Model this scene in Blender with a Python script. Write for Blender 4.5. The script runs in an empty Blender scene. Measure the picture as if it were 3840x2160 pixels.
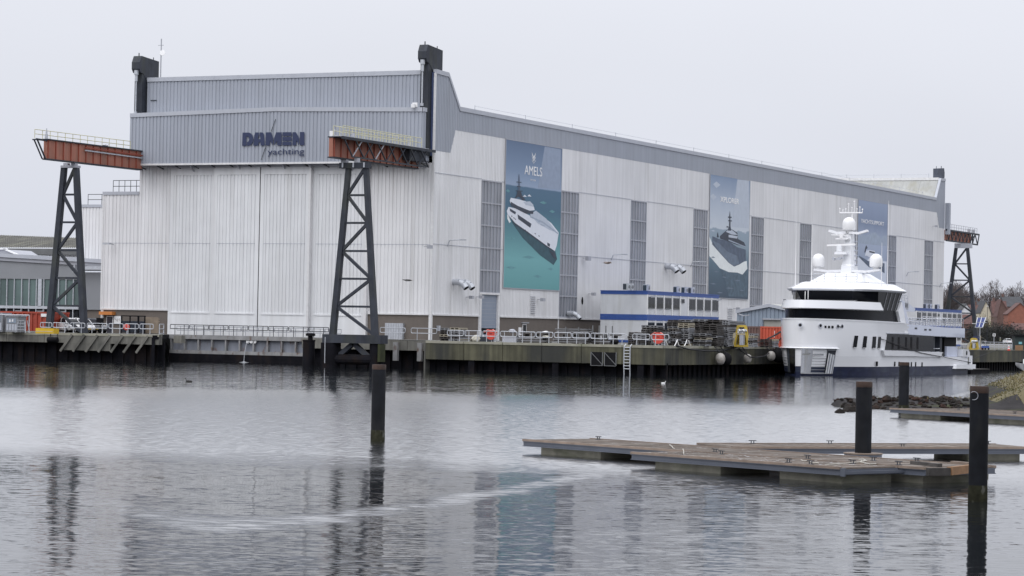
import bpy, bmesh, math, random
from mathutils import Vector, Matrix
random.seed(7)
sc = bpy.context.scene
COL = sc.collection
V = Vector
# ------------------------------------------------------------------ camera
FPX, PITCH, ROLL, TH, CAMH, ZQ = 9900.0, math.radians(.913), math.radians(1.135), math.radians(25.48), 5.0, 3.5
def _l2w(v):
    return V((v[0]*math.cos(TH)-v[1]*math.sin(TH), v[0]*math.sin(TH)+v[1]*math.cos(TH), v[2]))
_r0, _u0 = V((1, 0, 0)), V((0, -math.sin(PITCH), math.cos(PITCH)))
_cr, _sr = math.cos(ROLL), math.sin(ROLL)
CR = _l2w(_r0*_cr+_u0*_sr); CU = _l2w(_u0*_cr-_r0*_sr); CF = _l2w(V((0, math.cos(PITCH), math.sin(PITCH))))
CAM = V((157.227, -305.625, CAMH))
cam = bpy.data.cameras.new('camera'); cam_o = bpy.data.objects.new('camera', cam); COL.objects.link(cam_o)
cam.sensor_width = 36; cam.lens = 36*FPX/3840; cam.clip_start = 1; cam.clip_end = 9000
_m = Matrix((CR, CU, -CF)).transposed().to_4x4(); _m.translation = CAM
cam_o.matrix_world = _m
sc.camera = cam_o
sc.render.resolution_x, sc.render.resolution_y = 1024, 576
# ------------------------------------------------------------------ light: overcast
SUN_EL, SUN_AZ = math.radians(50), math.radians(-12)     # from behind the camera, a little to the left
w = bpy.data.worlds.new('World'); sc.world = w; w.use_nodes = True
nt = w.node_tree; nt.nodes.clear()
N = nt.nodes.new; L = nt.links.new
sky = N('ShaderNodeTexSky'); sky.sky_type = 'NISHITA'; sky.sun_disc = False
sky.sun_elevation = SUN_EL; sky.sun_rotation = math.radians(180)+SUN_AZ; sky.dust_density = 4; sky.air_density = 1
hs = N('ShaderNodeHueSaturation'); hs.inputs['Saturation'].default_value = .12; L(sky.outputs[0], hs.inputs['Color'])
tc = N('ShaderNodeTexCoord'); sx = N('ShaderNodeSeparateXYZ'); L(tc.outputs['Generated'], sx.inputs[0])
ramp = N('ShaderNodeValToRGB'); L(sx.outputs['Z'], ramp.inputs[0])
ramp.color_ramp.elements[0].position = 0; ramp.color_ramp.elements[0].color = (.735, .765, .86, 1)
ramp.color_ramp.elements[1].position = 1; ramp.color_ramp.elements[1].color = (1.95, 1.99, 2.12, 1)
e = ramp.color_ramp.elements.new(.1); e.color = (.81, .835, .915, 1)
ns = N('ShaderNodeTexNoise'); ns.inputs['Scale'].default_value = 3; ns.inputs['Detail'].default_value = 3
mp = N('ShaderNodeMapping'); mp.inputs['Scale'].default_value = (1.3, 1.3, 3); L(tc.outputs['Generated'], mp.inputs[0]); L(mp.outputs[0], ns.inputs['Vector'])
mr = N('ShaderNodeMapRange'); L(ns.outputs['Fac'], mr.inputs[0]); mr.inputs[3].default_value = 9.35; mr.inputs[4].default_value = 10.75
vm = N('ShaderNodeVectorMath'); vm.operation = 'SCALE'; L(ramp.outputs[0], vm.inputs[0]); L(mr.outputs[0], vm.inputs['Scale'])
mx = N('ShaderNodeMix'); mx.data_type = 'RGBA'; mx.inputs[0].default_value = .1; mx.clamp_result = False
L(vm.outputs[0], mx.inputs[6]); L(hs.outputs[0], mx.inputs[7])
bg = N('ShaderNodeBackground'); bg.inputs[1].default_value = .1; L(mx.outputs[2], bg.inputs[0])
wo = N('ShaderNodeOutputWorld'); L(bg.outputs[0], wo.inputs[0])
sun = bpy.data.lights.new('sun', 'SUN'); sun.energy = 1.15; sun.angle = math.radians(60); sun.color = (1, .98, .95)
sun_o = bpy.data.objects.new('sun', sun); COL.objects.link(sun_o)
_d = V((math.cos(SUN_EL)*math.sin(TH*0+SUN_AZ+math.radians(0)), -math.cos(SUN_EL)*math.cos(SUN_AZ), math.sin(SUN_EL)))
sun_o.rotation_euler = _d.to_track_quat('Z', 'Y').to_euler()
vs = sc.view_settings; vs.view_transform = 'Standard'; vs.look = 'None'; vs.exposure = 0; vs.gamma = 1; vs.use_curve_mapping = False
cy = sc.cycles; cy.max_bounces = 6; cy.diffuse_bounces = 2; cy.glossy_bounces = 4; cy.transmission_bounces = 4; cy.transparent_max_bounces = 8
# ------------------------------------------------------------------ photo measurements -> places in the world
def ray(x, y): return CF+CR*((x-1920)/FPX)-CU*((y-1080)/FPX)
def PX(x, y, X=0):
    d = ray(x, y); return CAM+d*((X-CAM.x)/d.x)
def PY(x, y, Y=0):
    d = ray(x, y); return CAM+d*((Y-CAM.y)/d.y)
def PZ(x, y, Z=0):
    d = ray(x, y); return CAM+d*((Z-CAM.z)/d.z)
def AT(a, b, z=0):        # a metres right of the view axis, b metres ahead, z up
    return V((CAM.x+a*math.cos(TH)-b*math.sin(TH), CAM.y+a*math.sin(TH)+b*math.cos(TH), z))
# ------------------------------------------------------------------ mesh helpers
class MB:
    def __init__(s): s.v, s.f, s.m = [], [], []
    def add(s, vs, fs, mi=0):
        o = len(s.v); s.v += [V(p) for p in vs]; s.f += [tuple(i+o for i in f) for f in fs]; s.m += [mi]*len(fs); return s
    def box(s, x0, y0, z0, x1, y1, z1, mi=0):
        return s.add([(x0,y0,z0),(x1,y0,z0),(x1,y1,z0),(x0,y1,z0),(x0,y0,z1),(x1,y0,z1),(x1,y1,z1),(x0,y1,z1)],
              [(0,3,2,1),(4,5,6,7),(0,1,5,4),(1,2,6,5),(2,3,7,6),(3,0,4,7)], mi)
    def bar(s, p, q, w, h, up=(0, 0, 1), mi=0):
        p, q = V(p), V(q); d = (q-p).normalized(); up = V(up)
        if abs(d.dot(up)) > .99: up = V((0, 1, 0))
        a = d.cross(up).normalized(); b = a.cross(d).normalized(); a *= w/2; b *= h/2
        return s.add([p-a-b, p+a-b, p+a+b, p-a+b, q-a-b, q+a-b, q+a+b, q-a+b],
              [(0,1,2,3),(4,7,6,5),(0,4,5,1),(1,5,6,2),(2,6,7,3),(3,7,4,0)], mi)
    def tube(s, p, q, r, n=6, r2=None, mi=0, cap=True):
        p, q = V(p), V(q); r2 = r if r2 is None else r2
        d = (q-p).normalized(); up = V((0, 0, 1)) if abs(d.z) < .95 else V((0, 1, 0))
        a = d.cross(up).normalized(); b = a.cross(d)
        c = [a*math.cos(6.28319*i/n)+b*math.sin(6.28319*i/n) for i in range(n)]
        f = [(i, (i+1) % n, n+(i+1) % n, n+i) for i in range(n)]
        if cap: f += [tuple(range(n))[::-1], tuple(range(n, 2*n))]
        return s.add([p+k*r for k in c]+[q+k*r2 for k in c], f, mi)
    def path(s, pts, r, n=5, mi=0):
        for a, b in zip(pts[:-1], pts[1:]): s.tube(a, b, r, n, mi=mi)
        return s
    def lathe(s, prof, n=16, o=(0, 0, 0), mi=0):
        o = V(o); vs = []; fs = []
        for r, z in prof: vs += [o+V((r*math.cos(6.28319*i/n), r*math.sin(6.28319*i/n), z)) for i in range(n)]
        for k in range(len(prof)-1): fs += [(k*n+i, k*n+(i+1) % n, (k+1)*n+(i+1) % n, (k+1)*n+i) for i in range(n)]
        fs += [tuple(range(n))[::-1], tuple(range((len(prof)-1)*n, len(prof)*n))]
        return s.add(vs, fs, mi)
    def prism(s, pts, off, mi=0):
        n = len(pts); off = V(off); a = [V(p) for p in pts]
        return s.add(a+[p+off for p in a], [tuple(range(n))[::-1], tuple(range(n, 2*n))]+[(i, (i+1) % n, n+(i+1) % n, n+i) for i in range(n)], mi)
    def poly(s, pts, mi=0): return s.add(pts, [tuple(range(len(pts)))], mi)
    def loft(s, rings, closed=True, caps=True, mi=0):
        n = len(rings[0]); vs = [p for r in rings for p in r]; fs = []
        for k in range(len(rings)-1):
            for i in range(n if closed else n-1): fs.append((k*n+i, k*n+(i+1) % n, (k+1)*n+(i+1) % n, (k+1)*n+i))
        if caps: fs += [tuple(range(n))[::-1], tuple(range((len(rings)-1)*n, len(rings)*n))]
        return s.add(vs, fs, mi)
    def build(s, name, mat, parent=None, smooth=False, kind=None, flip=True, local=False):
        o = ORG.get(parent.name, V((0, 0, 0))) if parent else V((0, 0, 0))
        sub = V((0, 0, 0)) if local else o
        me = bpy.data.meshes.new(name); me.from_pydata([p-sub for p in s.v], [], s.f)
        for m in (mat if isinstance(mat, (list, tuple)) else [mat]): me.materials.append(m)
        if any(s.m): me.polygons.foreach_set('material_index', s.m)
        if flip:
            b = bmesh.new(); b.from_mesh(me); bmesh.ops.recalc_face_normals(b, faces=b.faces); b.to_mesh(me); b.free()
        if smooth:
            me.polygons.foreach_set('use_smooth', [True]*len(me.polygons)); me.set_sharp_from_angle(angle=math.radians(smooth if smooth > 1 else 40))
        ob = bpy.data.objects.new(name, me); COL.objects.link(ob)
        if parent: ob.parent = parent; ORG[ob.name] = o
        if kind: ob['kind'] = kind
        return ob
ORG = {}
def tag(o, label, cat, group=None):
    o['label'] = label; o['category'] = cat
    if group: o['group'] = group
    return o
def thing(name, label, cat, loc=(0, 0, 0), group=None):
    o = bpy.data.objects.new(name, None); o.location = loc; COL.objects.link(o); ORG[o.name] = V(loc)
    o.empty_display_size = .2
    return tag(o, label, cat, group)
def struct(o): o['kind'] = 'structure'; return o
def dup(root, loc, label, rotz=None):
    def cp(o, par):
        c = o.copy(); COL.objects.link(c)
        if par: c.parent = par
        for ch in o.children: cp(ch, c)
        return c
    r = cp(root, None); r.location = loc; r['label'] = label
    if rotz is not None: r.rotation_euler.z = rotz
    return r
def inst(me_ob, parent, loc, rot=None):      # another alike part sharing mesh data
    c = me_ob.copy(); COL.objects.link(c); c.parent = parent; c.location = loc
    if rot is not None: c.rotation_euler = rot
    return c
ORD = ['first', 'second', 'third', 'fourth', 'fifth', 'sixth', 'seventh', 'eighth', 'ninth', 'tenth', 'eleventh', 'twelfth', 'thirteenth', 'fourteenth', 'fifteenth', 'sixteenth', 'seventeenth', 'eighteenth']
# ------------------------------------------------------------------ materials
def S(h):     # sRGB hex -> linear
    return tuple(((int(h[i:i+2], 16)/255+.055)/1.055)**2.4 if int(h[i:i+2], 16) > 10 else int(h[i:i+2], 16)/255/12.92 for i in (0, 2, 4))
def SP(h):
    c = S(h); g = sum(c)/3; return tuple(min(.8, (x*.82+g*.18)*1.16) for x in c)      # printed inks
def mat(name, col, rough=.6, metal=0, var=.12, scale=.6, streak=0, stain=None, stain_amt=.5, stain_scale=(.5, .5, .5), bump=0, bscale=20, spec=.5, coat=0, stain_lo=.5, stain_hi=.68):
    m = bpy.data.materials.new(name); m.use_nodes = True; t = m.node_tree; b = t.nodes['Principled BSDF']
    if isinstance(col, str): col = S(col)
    N, L = t.nodes.new, t.links.new
    b.inputs['Roughness'].default_value = rough; b.inputs['Metallic'].default_value = metal; b.inputs['Specular IOR Level'].default_value = spec
    if coat: b.inputs['Coat Weight'].default_value = coat; b.inputs['Coat Roughness'].default_value = .05
    g = N('ShaderNodeNewGeometry'); cur = None
    def noise(sc_, detail=4, sx=(1, 1, 1)):
        mp = N('ShaderNodeMapping'); mp.inputs['Scale'].default_value = sx; L(g.outputs['Position'], mp.inputs[0])
        n = N('ShaderNodeTexNoise'); n.inputs['Scale'].default_value = sc_; n.inputs['Detail'].default_value = detail; L(mp.outputs[0], n.inputs['Vector']); return n.outputs['Fac']
    def mulc(a, fac, lo, hi):
        mr = N('ShaderNodeMapRange'); L(fac, mr.inputs[0]); mr.inputs[1].default_value = .25; mr.inputs[2].default_value = .75; mr.inputs[3].default_value = lo; mr.inputs[4].default_value = hi
        v = N('ShaderNodeVectorMath'); v.operation = 'SCALE'
        if isinstance(a, tuple): v.inputs[0].default_value = a
        else: L(a, v.inputs[0])
        L(mr.outputs[0], v.inputs['Scale']); return v.outputs[0]
    cur = tuple(col)
    if var: cur = mulc(cur, noise(scale, 5), 1-var, 1+var)
    if streak: cur = mulc(cur, noise(1, 4, (1.6, 1.6, .05)), 1-streak, 1+streak*.5)
    if stain:
        mr = N('ShaderNodeMapRange'); L(noise(1, 6, stain_scale), mr.inputs[0]); mr.inputs[1].default_value = stain_lo; mr.inputs[2].default_value = stain_hi; mr.inputs[4].default_value = stain_amt
        mx = N('ShaderNodeMix'); mx.data_type = 'RGBA'; L(mr.outputs[0], mx.inputs[0])
        if isinstance(cur, tuple): mx.inputs[6].default_value = (*cur, 1)
        else: L(cur, mx.inputs[6])
        mx.inputs[7].default_value = (*(S(stain) if isinstance(stain, str) else stain), 1); cur = mx.outputs[2]
    if isinstance(cur, tuple): b.inputs['Base Color'].default_value = (*cur, 1)
    else: L(cur, b.inputs['Base Color'])
    if bump:
        bp = N('ShaderNodeBump'); bp.inputs['Strength'].default_value = bump; bp.inputs['Distance'].default_value = .1; L(noise(bscale), bp.inputs['Height']); L(bp.outputs[0], b.inputs['Normal'])
    return m
M = {}
M['white_clad'] = mat('white_clad', (.72, .72, .735), .5, var=.08, scale=.12, streak=.11, stain=(.40, .39, .37), stain_amt=.5, stain_scale=(.9, .9, .045), stain_lo=.56, stain_hi=.8)
M['grey_clad'] = mat('grey_clad', (.335, .36, .415), .5, var=.05, scale=.15, streak=.09, stain=(.24, .25, .27), stain_amt=.35, stain_scale=(1.1, 1.1, .06), stain_lo=.55, stain_hi=.8)
M['door_white'] = mat('door_white', (.70, .71, .73), .55, var=.05, scale=.3, streak=.1, stain=(.38, .37, .35), stain_amt=.3, stain_scale=(.8, .8, .05), stain_lo=.55, stain_hi=.8)
M['trim_white'] = mat('trim_white', (.68, .68, .69), .5, var=.08, scale=2, streak=.1)
M['trim_grey'] = mat('trim_grey', (.42, .44, .49), .5, var=.06, scale=1)
M['dark_steel'] = mat('dark_steel', (.040, .045, .058), .6, spec=.25, var=.25, scale=.8, streak=.2, stain=(.075, .08, .05), stain_amt=.35, stain_scale=(.6, .6, .2))
M['hazed_steel'] = mat('hazed_steel', (.085, .095, .125), .6, spec=.2, var=.2)  # dark steel with distance haze put into its colour, for the far column
M['weed'] = mat('tide_weed', (.022, .022, .014), .9, var=.5, scale=5, stain=(.10, .10, .09), stain_amt=.7, stain_scale=(5, 5, 2), stain_lo=.58, stain_hi=.66, spec=.1)
M['blue_steel'] = mat('blue_steel', (.05, .07, .15), .5, var=.2)
M['orange'] = mat('orange_steel', (.36, .145, .10), .6, var=.15, scale=.5, streak=.22, stain=(.2, .12, .09), stain_amt=.5, stain_scale=(.7, .7, .25))
M['orange_rib'] = mat('orange_rib', (.27, .06, .035), .6, var=.15)
M['galv'] = mat('galvanised', (.47, .49, .53), .42, metal=.3, var=.15, scale=3)
M['yellow_rail'] = mat('pale_yellow_paint', (.55, .53, .34), .55, var=.1)
M['window'] = mat('translucent_sheet', (.245, .26, .295), .25, var=.22, scale=.25, streak=.12)
M['grate'] = mat('dull_grate', (.13, .135, .14), .7, var=.2)
M['mullion'] = mat('mullion', (.36, .37, .41), .5, var=.08)
M['glass'] = mat('dark_glass', (.010, .012, .016), .08, var=.3, scale=.4, spec=.18)
M['green_glass'] = mat('green_glass', (.10, .145, .14), .16, var=.22, scale=.2, streak=.15)
M['yglass'] = mat('yacht_glass', (.006, .007, .010), .18, var=.3, scale=.4, spec=.07)
M['yacht'] = mat('yacht_white', (.77, .78, .81), .22, var=.015, scale=.3, coat=.6)
M['yacht_shaded'] = mat('yacht_shadow_white', (.56, .60, .72), .3, var=.03, coat=.4)  # shaded copy of the yacht white: the shade is in the colour
M['navy'] = mat('navy_antifouling', (.016, .021, .05), .5, spec=.2, var=.3, scale=1, stain=(.06, .075, .10), stain_amt=.5, stain_scale=(.3, .3, 1.5))
M['chrome'] = mat('polished_steel', (.62, .63, .66), .12, metal=1, var=.05)
M['blue'] = mat('blue_paint', (.035, .085, .30), .5, var=.12, scale=2)
M['navy_paint'] = mat('navy_letters', (.02, .031, .085), .5, var=.06)
M['red'] = mat('red_container', (.36, .055, .03), .6, var=.2, scale=1, streak=.2, stain=(.2, .06, .04), stain_amt=.5, stain_scale=(1, 1, .3))
M['orangered'] = mat('orange_red_container', (.50, .085, .045), .6, var=.12, scale=1, streak=.15)
M['brown'] = mat('brown_container', (.14, .085, .075), .65, var=.2, scale=1, streak=.2)
M['safety_red'] = mat('safety_red', (.60, .065, .045), .5, var=.1)
M['red_hood'] = mat('red_hood', (.62, .16, .13), .5, var=.05)
M['yellow'] = mat('yellow_steel', (.50, .36, .05), .55, var=.15, scale=1, streak=.15)
M['cream'] = mat('cream_faded', (.56, .50, .36), .6, var=.15, scale=1.5, streak=.15)
M['sign_orange'] = mat('sign_orange', (.55, .20, .05), .5, var=.08)
M['white'] = mat('white_paint', (.78, .78, .79), .5, var=.05)
M['office'] = mat('office_panel', (.62, .63, .66), .5, var=.05, scale=.5, streak=.07, stain=(.4, .4, .38), stain_amt=.3, stain_scale=(1, 1, .2), stain_lo=.55)
M['shed'] = mat('shed_blue_grey', (.25, .30, .37), .5, var=.07, streak=.12)
M['shutter'] = mat('shutter_beige', (.36, .35, .32), .6, var=.1, streak=.15)
M['wood_grey'] = mat('grey_board', (.20, .205, .22), .8, var=.25, scale=3)
M['wood_dark'] = mat('dark_board', (.055, .05, .048), .85, var=.5, scale=4)
M['wood_light'] = mat('light_board', (.30, .27, .21), .8, var=.25, scale=3)
M['plank_wood'] = mat('deck_plank', (.125, .098, .078), .75, var=.35, scale=2.2, stain=(.24, .22, .20), stain_amt=.55, stain_scale=(1.2, 1.2, 1.2))
M['deck_edge'] = mat('deck_edge_wood', (.19, .145, .115), .7, var=.25, scale=2)
M['dock_beam'] = mat('dock_beam', (.075, .085, .11), .5, var=.12, scale=1)
M['rust_pile'] = mat('rusty_rim', (.03, .015, .01), .8, var=.4, scale=4)
M['pile'] = mat('black_pile', (.008, .009, .012), .75, var=.4, scale=2, stain=(.02, .02, .02), stain_amt=.5, stain_scale=(2, 2, .6), spec=.15)
M['rubber'] = mat('black_rubber', (.008, .008, .010), .75, spec=.15, var=.3, scale=2)
M['fender'] = mat('dirty_white_fender', (.40, .38, .36), .6, var=.2, scale=2, stain=(.22, .19, .16), stain_amt=.6, stain_scale=(1.5, 1.5, 1.5))
M['rope'] = mat('dark_rope', (.014, .014, .018), .8, var=.2, scale=9)
M['rope_pale'] = mat('pale_rope', (.42, .40, .36), .9, var=.2, scale=9)
M['asphalt'] = mat('quay_paving', (.13, .125, .12), .9, var=.2, scale=.4, stain=(.09, .10, .06), stain_amt=.5, stain_scale=(.3, .3, .3))
M['coping'] = mat('coping_concrete', (.30, .29, .24), .85, var=.2, scale=1, stain=(.12, .13, .07), stain_amt=.6, stain_scale=(.5, .5, .5))
M['concrete'] = mat('concrete', (.19, .185, .165), .85, var=.22, scale=.8, streak=.35, stain=(.06, .06, .055), stain_amt=.75, stain_scale=(.35, .35, .12), bump=.15, bscale=4)
M['concrete_green'] = mat('green_concrete', (.088, .085, .055), .85, var=.35, scale=.5, streak=.6, stain=(.026, .028, .028), stain_amt=.85, stain_scale=(.22, .22, .06), bump=.15, bscale=4, stain_lo=.46, stain_hi=.6)
M['float_conc'] = mat('float_concrete', (.14, .135, .11), .85, var=.25, scale=1.2, streak=.35, stain=(.055, .06, .035), stain_amt=.8, stain_scale=(.6, .6, 1.6), bump=.2, bscale=6)
M['sheet'] = mat('sheet_piling', (.008, .008, .011), .8, var=.5, scale=.8, stain=(.022, .014, .01), stain_amt=.5, stain_scale=(.8, .8, .3), spec=.1)
M['dockgate'] = mat('gate_grey', (.21, .225, .265), .6, var=.12, scale=.7, streak=.2, stain=(.13, .055, .025), stain_amt=.85, stain_scale=(.9, .9, .5), stain_lo=.58, stain_hi=.68)
M['gate_frame'] = mat('gate_frame', (.27, .27, .275), .65, var=.2, scale=1, streak=.2, stain=(.10, .05, .03), stain_amt=.8, stain_scale=(1.5, 1.5, .8), stain_lo=.56)
M['car_white'] = mat('car_white', (.70, .70, .71), .25, var=.02, coat=.8)
M['car_dark'] = mat('car_dark', (.035, .042, .055), .25, var=.05, coat=.8)
M['car_grey'] = mat('car_grey', (.16, .17, .185), .28, var=.05, coat=.8)
M['moss_roof'] = mat('mossy_roof', (.10, .098, .088), .9, var=.3, scale=.5, stain=(.21, .205, .165), stain_amt=.7, stain_scale=(1.1, .12, .3), stain_lo=.5, stain_hi=.62)
M['pale_roof'] = mat('pale_roof_sheet', (.38, .385, .375), .7, var=.15, scale=.3, streak=.1, stain=(.30, .29, .24), stain_amt=.7, stain_scale=(.6, .6, .1))
M['grey_plaster'] = mat('grey_plaster', (.235, .245, .265), .7, var=.06, scale=.3)
M['roof_red'] = mat('red_roof_tiles', (.105, .055, .05), .85, var=.25, scale=1)
M['roof_dark'] = mat('dark_roof_tiles', (.05, .052, .058), .85, var=.25, scale=1)
M['house_brick'] = mat('house_brick', (.125, .075, .065), .85, var=.2, scale=1)
M['house_orange'] = mat('orange_brick', (.25, .10, .07), .85, var=.15, scale=1)
M['house_cream'] = mat('cream_render', (.50, .46, .36), .8, var=.1)
M['house_white'] = mat('white_render', (.60, .61, .64), .8, var=.06)
M['bark'] = mat('winter_bark', (.062, .052, .050), .9, var=.3, scale=2)
M['twig'] = mat('winter_twigs', (.095, .080, .080), .9, var=.25, scale=1)
M['thicket'] = mat('dark_thicket', (.020, .022, .020), .9, var=.5, scale=.8)
M['grass'] = mat('winter_grass', (.105, .088, .042), .95, var=.3, scale=.7, stain=(.055, .06, .024), stain_amt=.8, stain_scale=(.5, .5, .9))
M['mud'] = mat('shore_mud', (.030, .028, .029), .9, spec=.12, var=.3, scale=.7, stain=(.05, .055, .022), stain_amt=.8, stain_scale=(.25, .35, .3), bump=.4, bscale=3)
M['rock'] = mat('dark_rock', (.016, .0135, .012), .85, spec=.2, var=.5, scale=2, stain=(.06, .028, .02), stain_amt=.6, stain_scale=(.5, .5, .5), bump=.5, bscale=4)
M['solar'] = mat('solar_cell', (.028, .045, .17), .4, spec=.1, var=.15, scale=1)
M['skin'] = mat('skin', (.42, .26, .2), .6, var=.05)
M['coat_green'] = mat('khaki_coat', (.15, .16, .11), .85, var=.15, scale=4)
M['dark_cloth'] = mat('dark_cloth', (.025, .025, .03), .9, var=.2)
M['bird_dark'] = mat('dark_feathers', (.022, .02, .02), .7, var=.3, scale=6)
M['bird_brown'] = mat('brown_feathers', (.16, .13, .11), .8, var=.3, scale=6)
M['tarp'] = mat('pale_tarp', (.52, .50, .43), .6, var=.2, scale=2)
M['foam'] = mat('white_water', (.45, .47, .5), .4, var=.1)
M['tail_red'] = mat('tail_light', (.35, .02, .02), .3, var=0)
M['plate_yellow'] = mat('number_plate', (.55, .38, .05), .5, var=0)
def vary(m, amt):       # alike pieces differ a little from one another
    t = m.node_tree; b = t.nodes['Principled BSDF']; old = b.inputs['Base Color'].links[0].from_socket
    oi = t.nodes.new('ShaderNodeObjectInfo'); mr = t.nodes.new('ShaderNodeMapRange'); mr.inputs[3].default_value = 1-amt; mr.inputs[4].default_value = 1+amt; t.links.new(oi.outputs['Random'], mr.inputs[0])
    v = t.nodes.new('ShaderNodeVectorMath'); v.operation = 'SCALE'; t.links.new(old, v.inputs[0]); t.links.new(mr.outputs[0], v.inputs['Scale']); t.links.new(v.outputs[0], b.inputs['Base Color'])
for k_, a_m in (('window', .14), ('plank_wood', .22), ('wood_grey', .25), ('wood_dark', .4), ('green_glass', .18), ('white_clad', .035), ('door_white', .03), ('office', .03), ('concrete_green', .15), ('concrete', .08)): vary(M[k_], a_m)
def brick_mat(name, c1, c2, mortar):
    m = mat(name, c1, .85, var=.2, scale=.5, streak=.15); t = m.node_tree; b = t.nodes['Principled BSDF']
    N, L = t.nodes.new, t.links.new
    g = N('ShaderNodeNewGeometry'); s = N('ShaderNodeSeparateXYZ'); L(g.outputs['Position'], s.inputs[0])
    a = N('ShaderNodeMath'); L(s.outputs[0], a.inputs[0]); L(s.outputs[1], a.inputs[1])
    c = N('ShaderNodeCombineXYZ'); L(a.outputs[0], c.inputs[0]); L(s.outputs[2], c.inputs[1])
    br = N('ShaderNodeTexBrick'); br.inputs['Scale'].default_value = 3.2; br.inputs['Mortar Size'].default_value = .03
    br.inputs['Color1'].default_value = (*c1, 1); br.inputs['Color2'].default_value = (*c2, 1); br.inputs['Mortar'].default_value = (*mortar, 1); L(c.outputs[0], br.inputs['Vector'])
    old = b.inputs['Base Color'].links[0].from_socket
    mx = N('ShaderNodeMix'); mx.data_type = 'RGBA'; mx.inputs[0].default_value = .55; L(old, mx.inputs[6]); L(br.outputs[0], mx.inputs[7]); L(mx.outputs[2], b.inputs['Base Color'])
    return m
M['brick'] = brick_mat('brown_brick', (.125, .105, .092), (.16, .13, .112), (.18, .17, .155))
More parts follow.
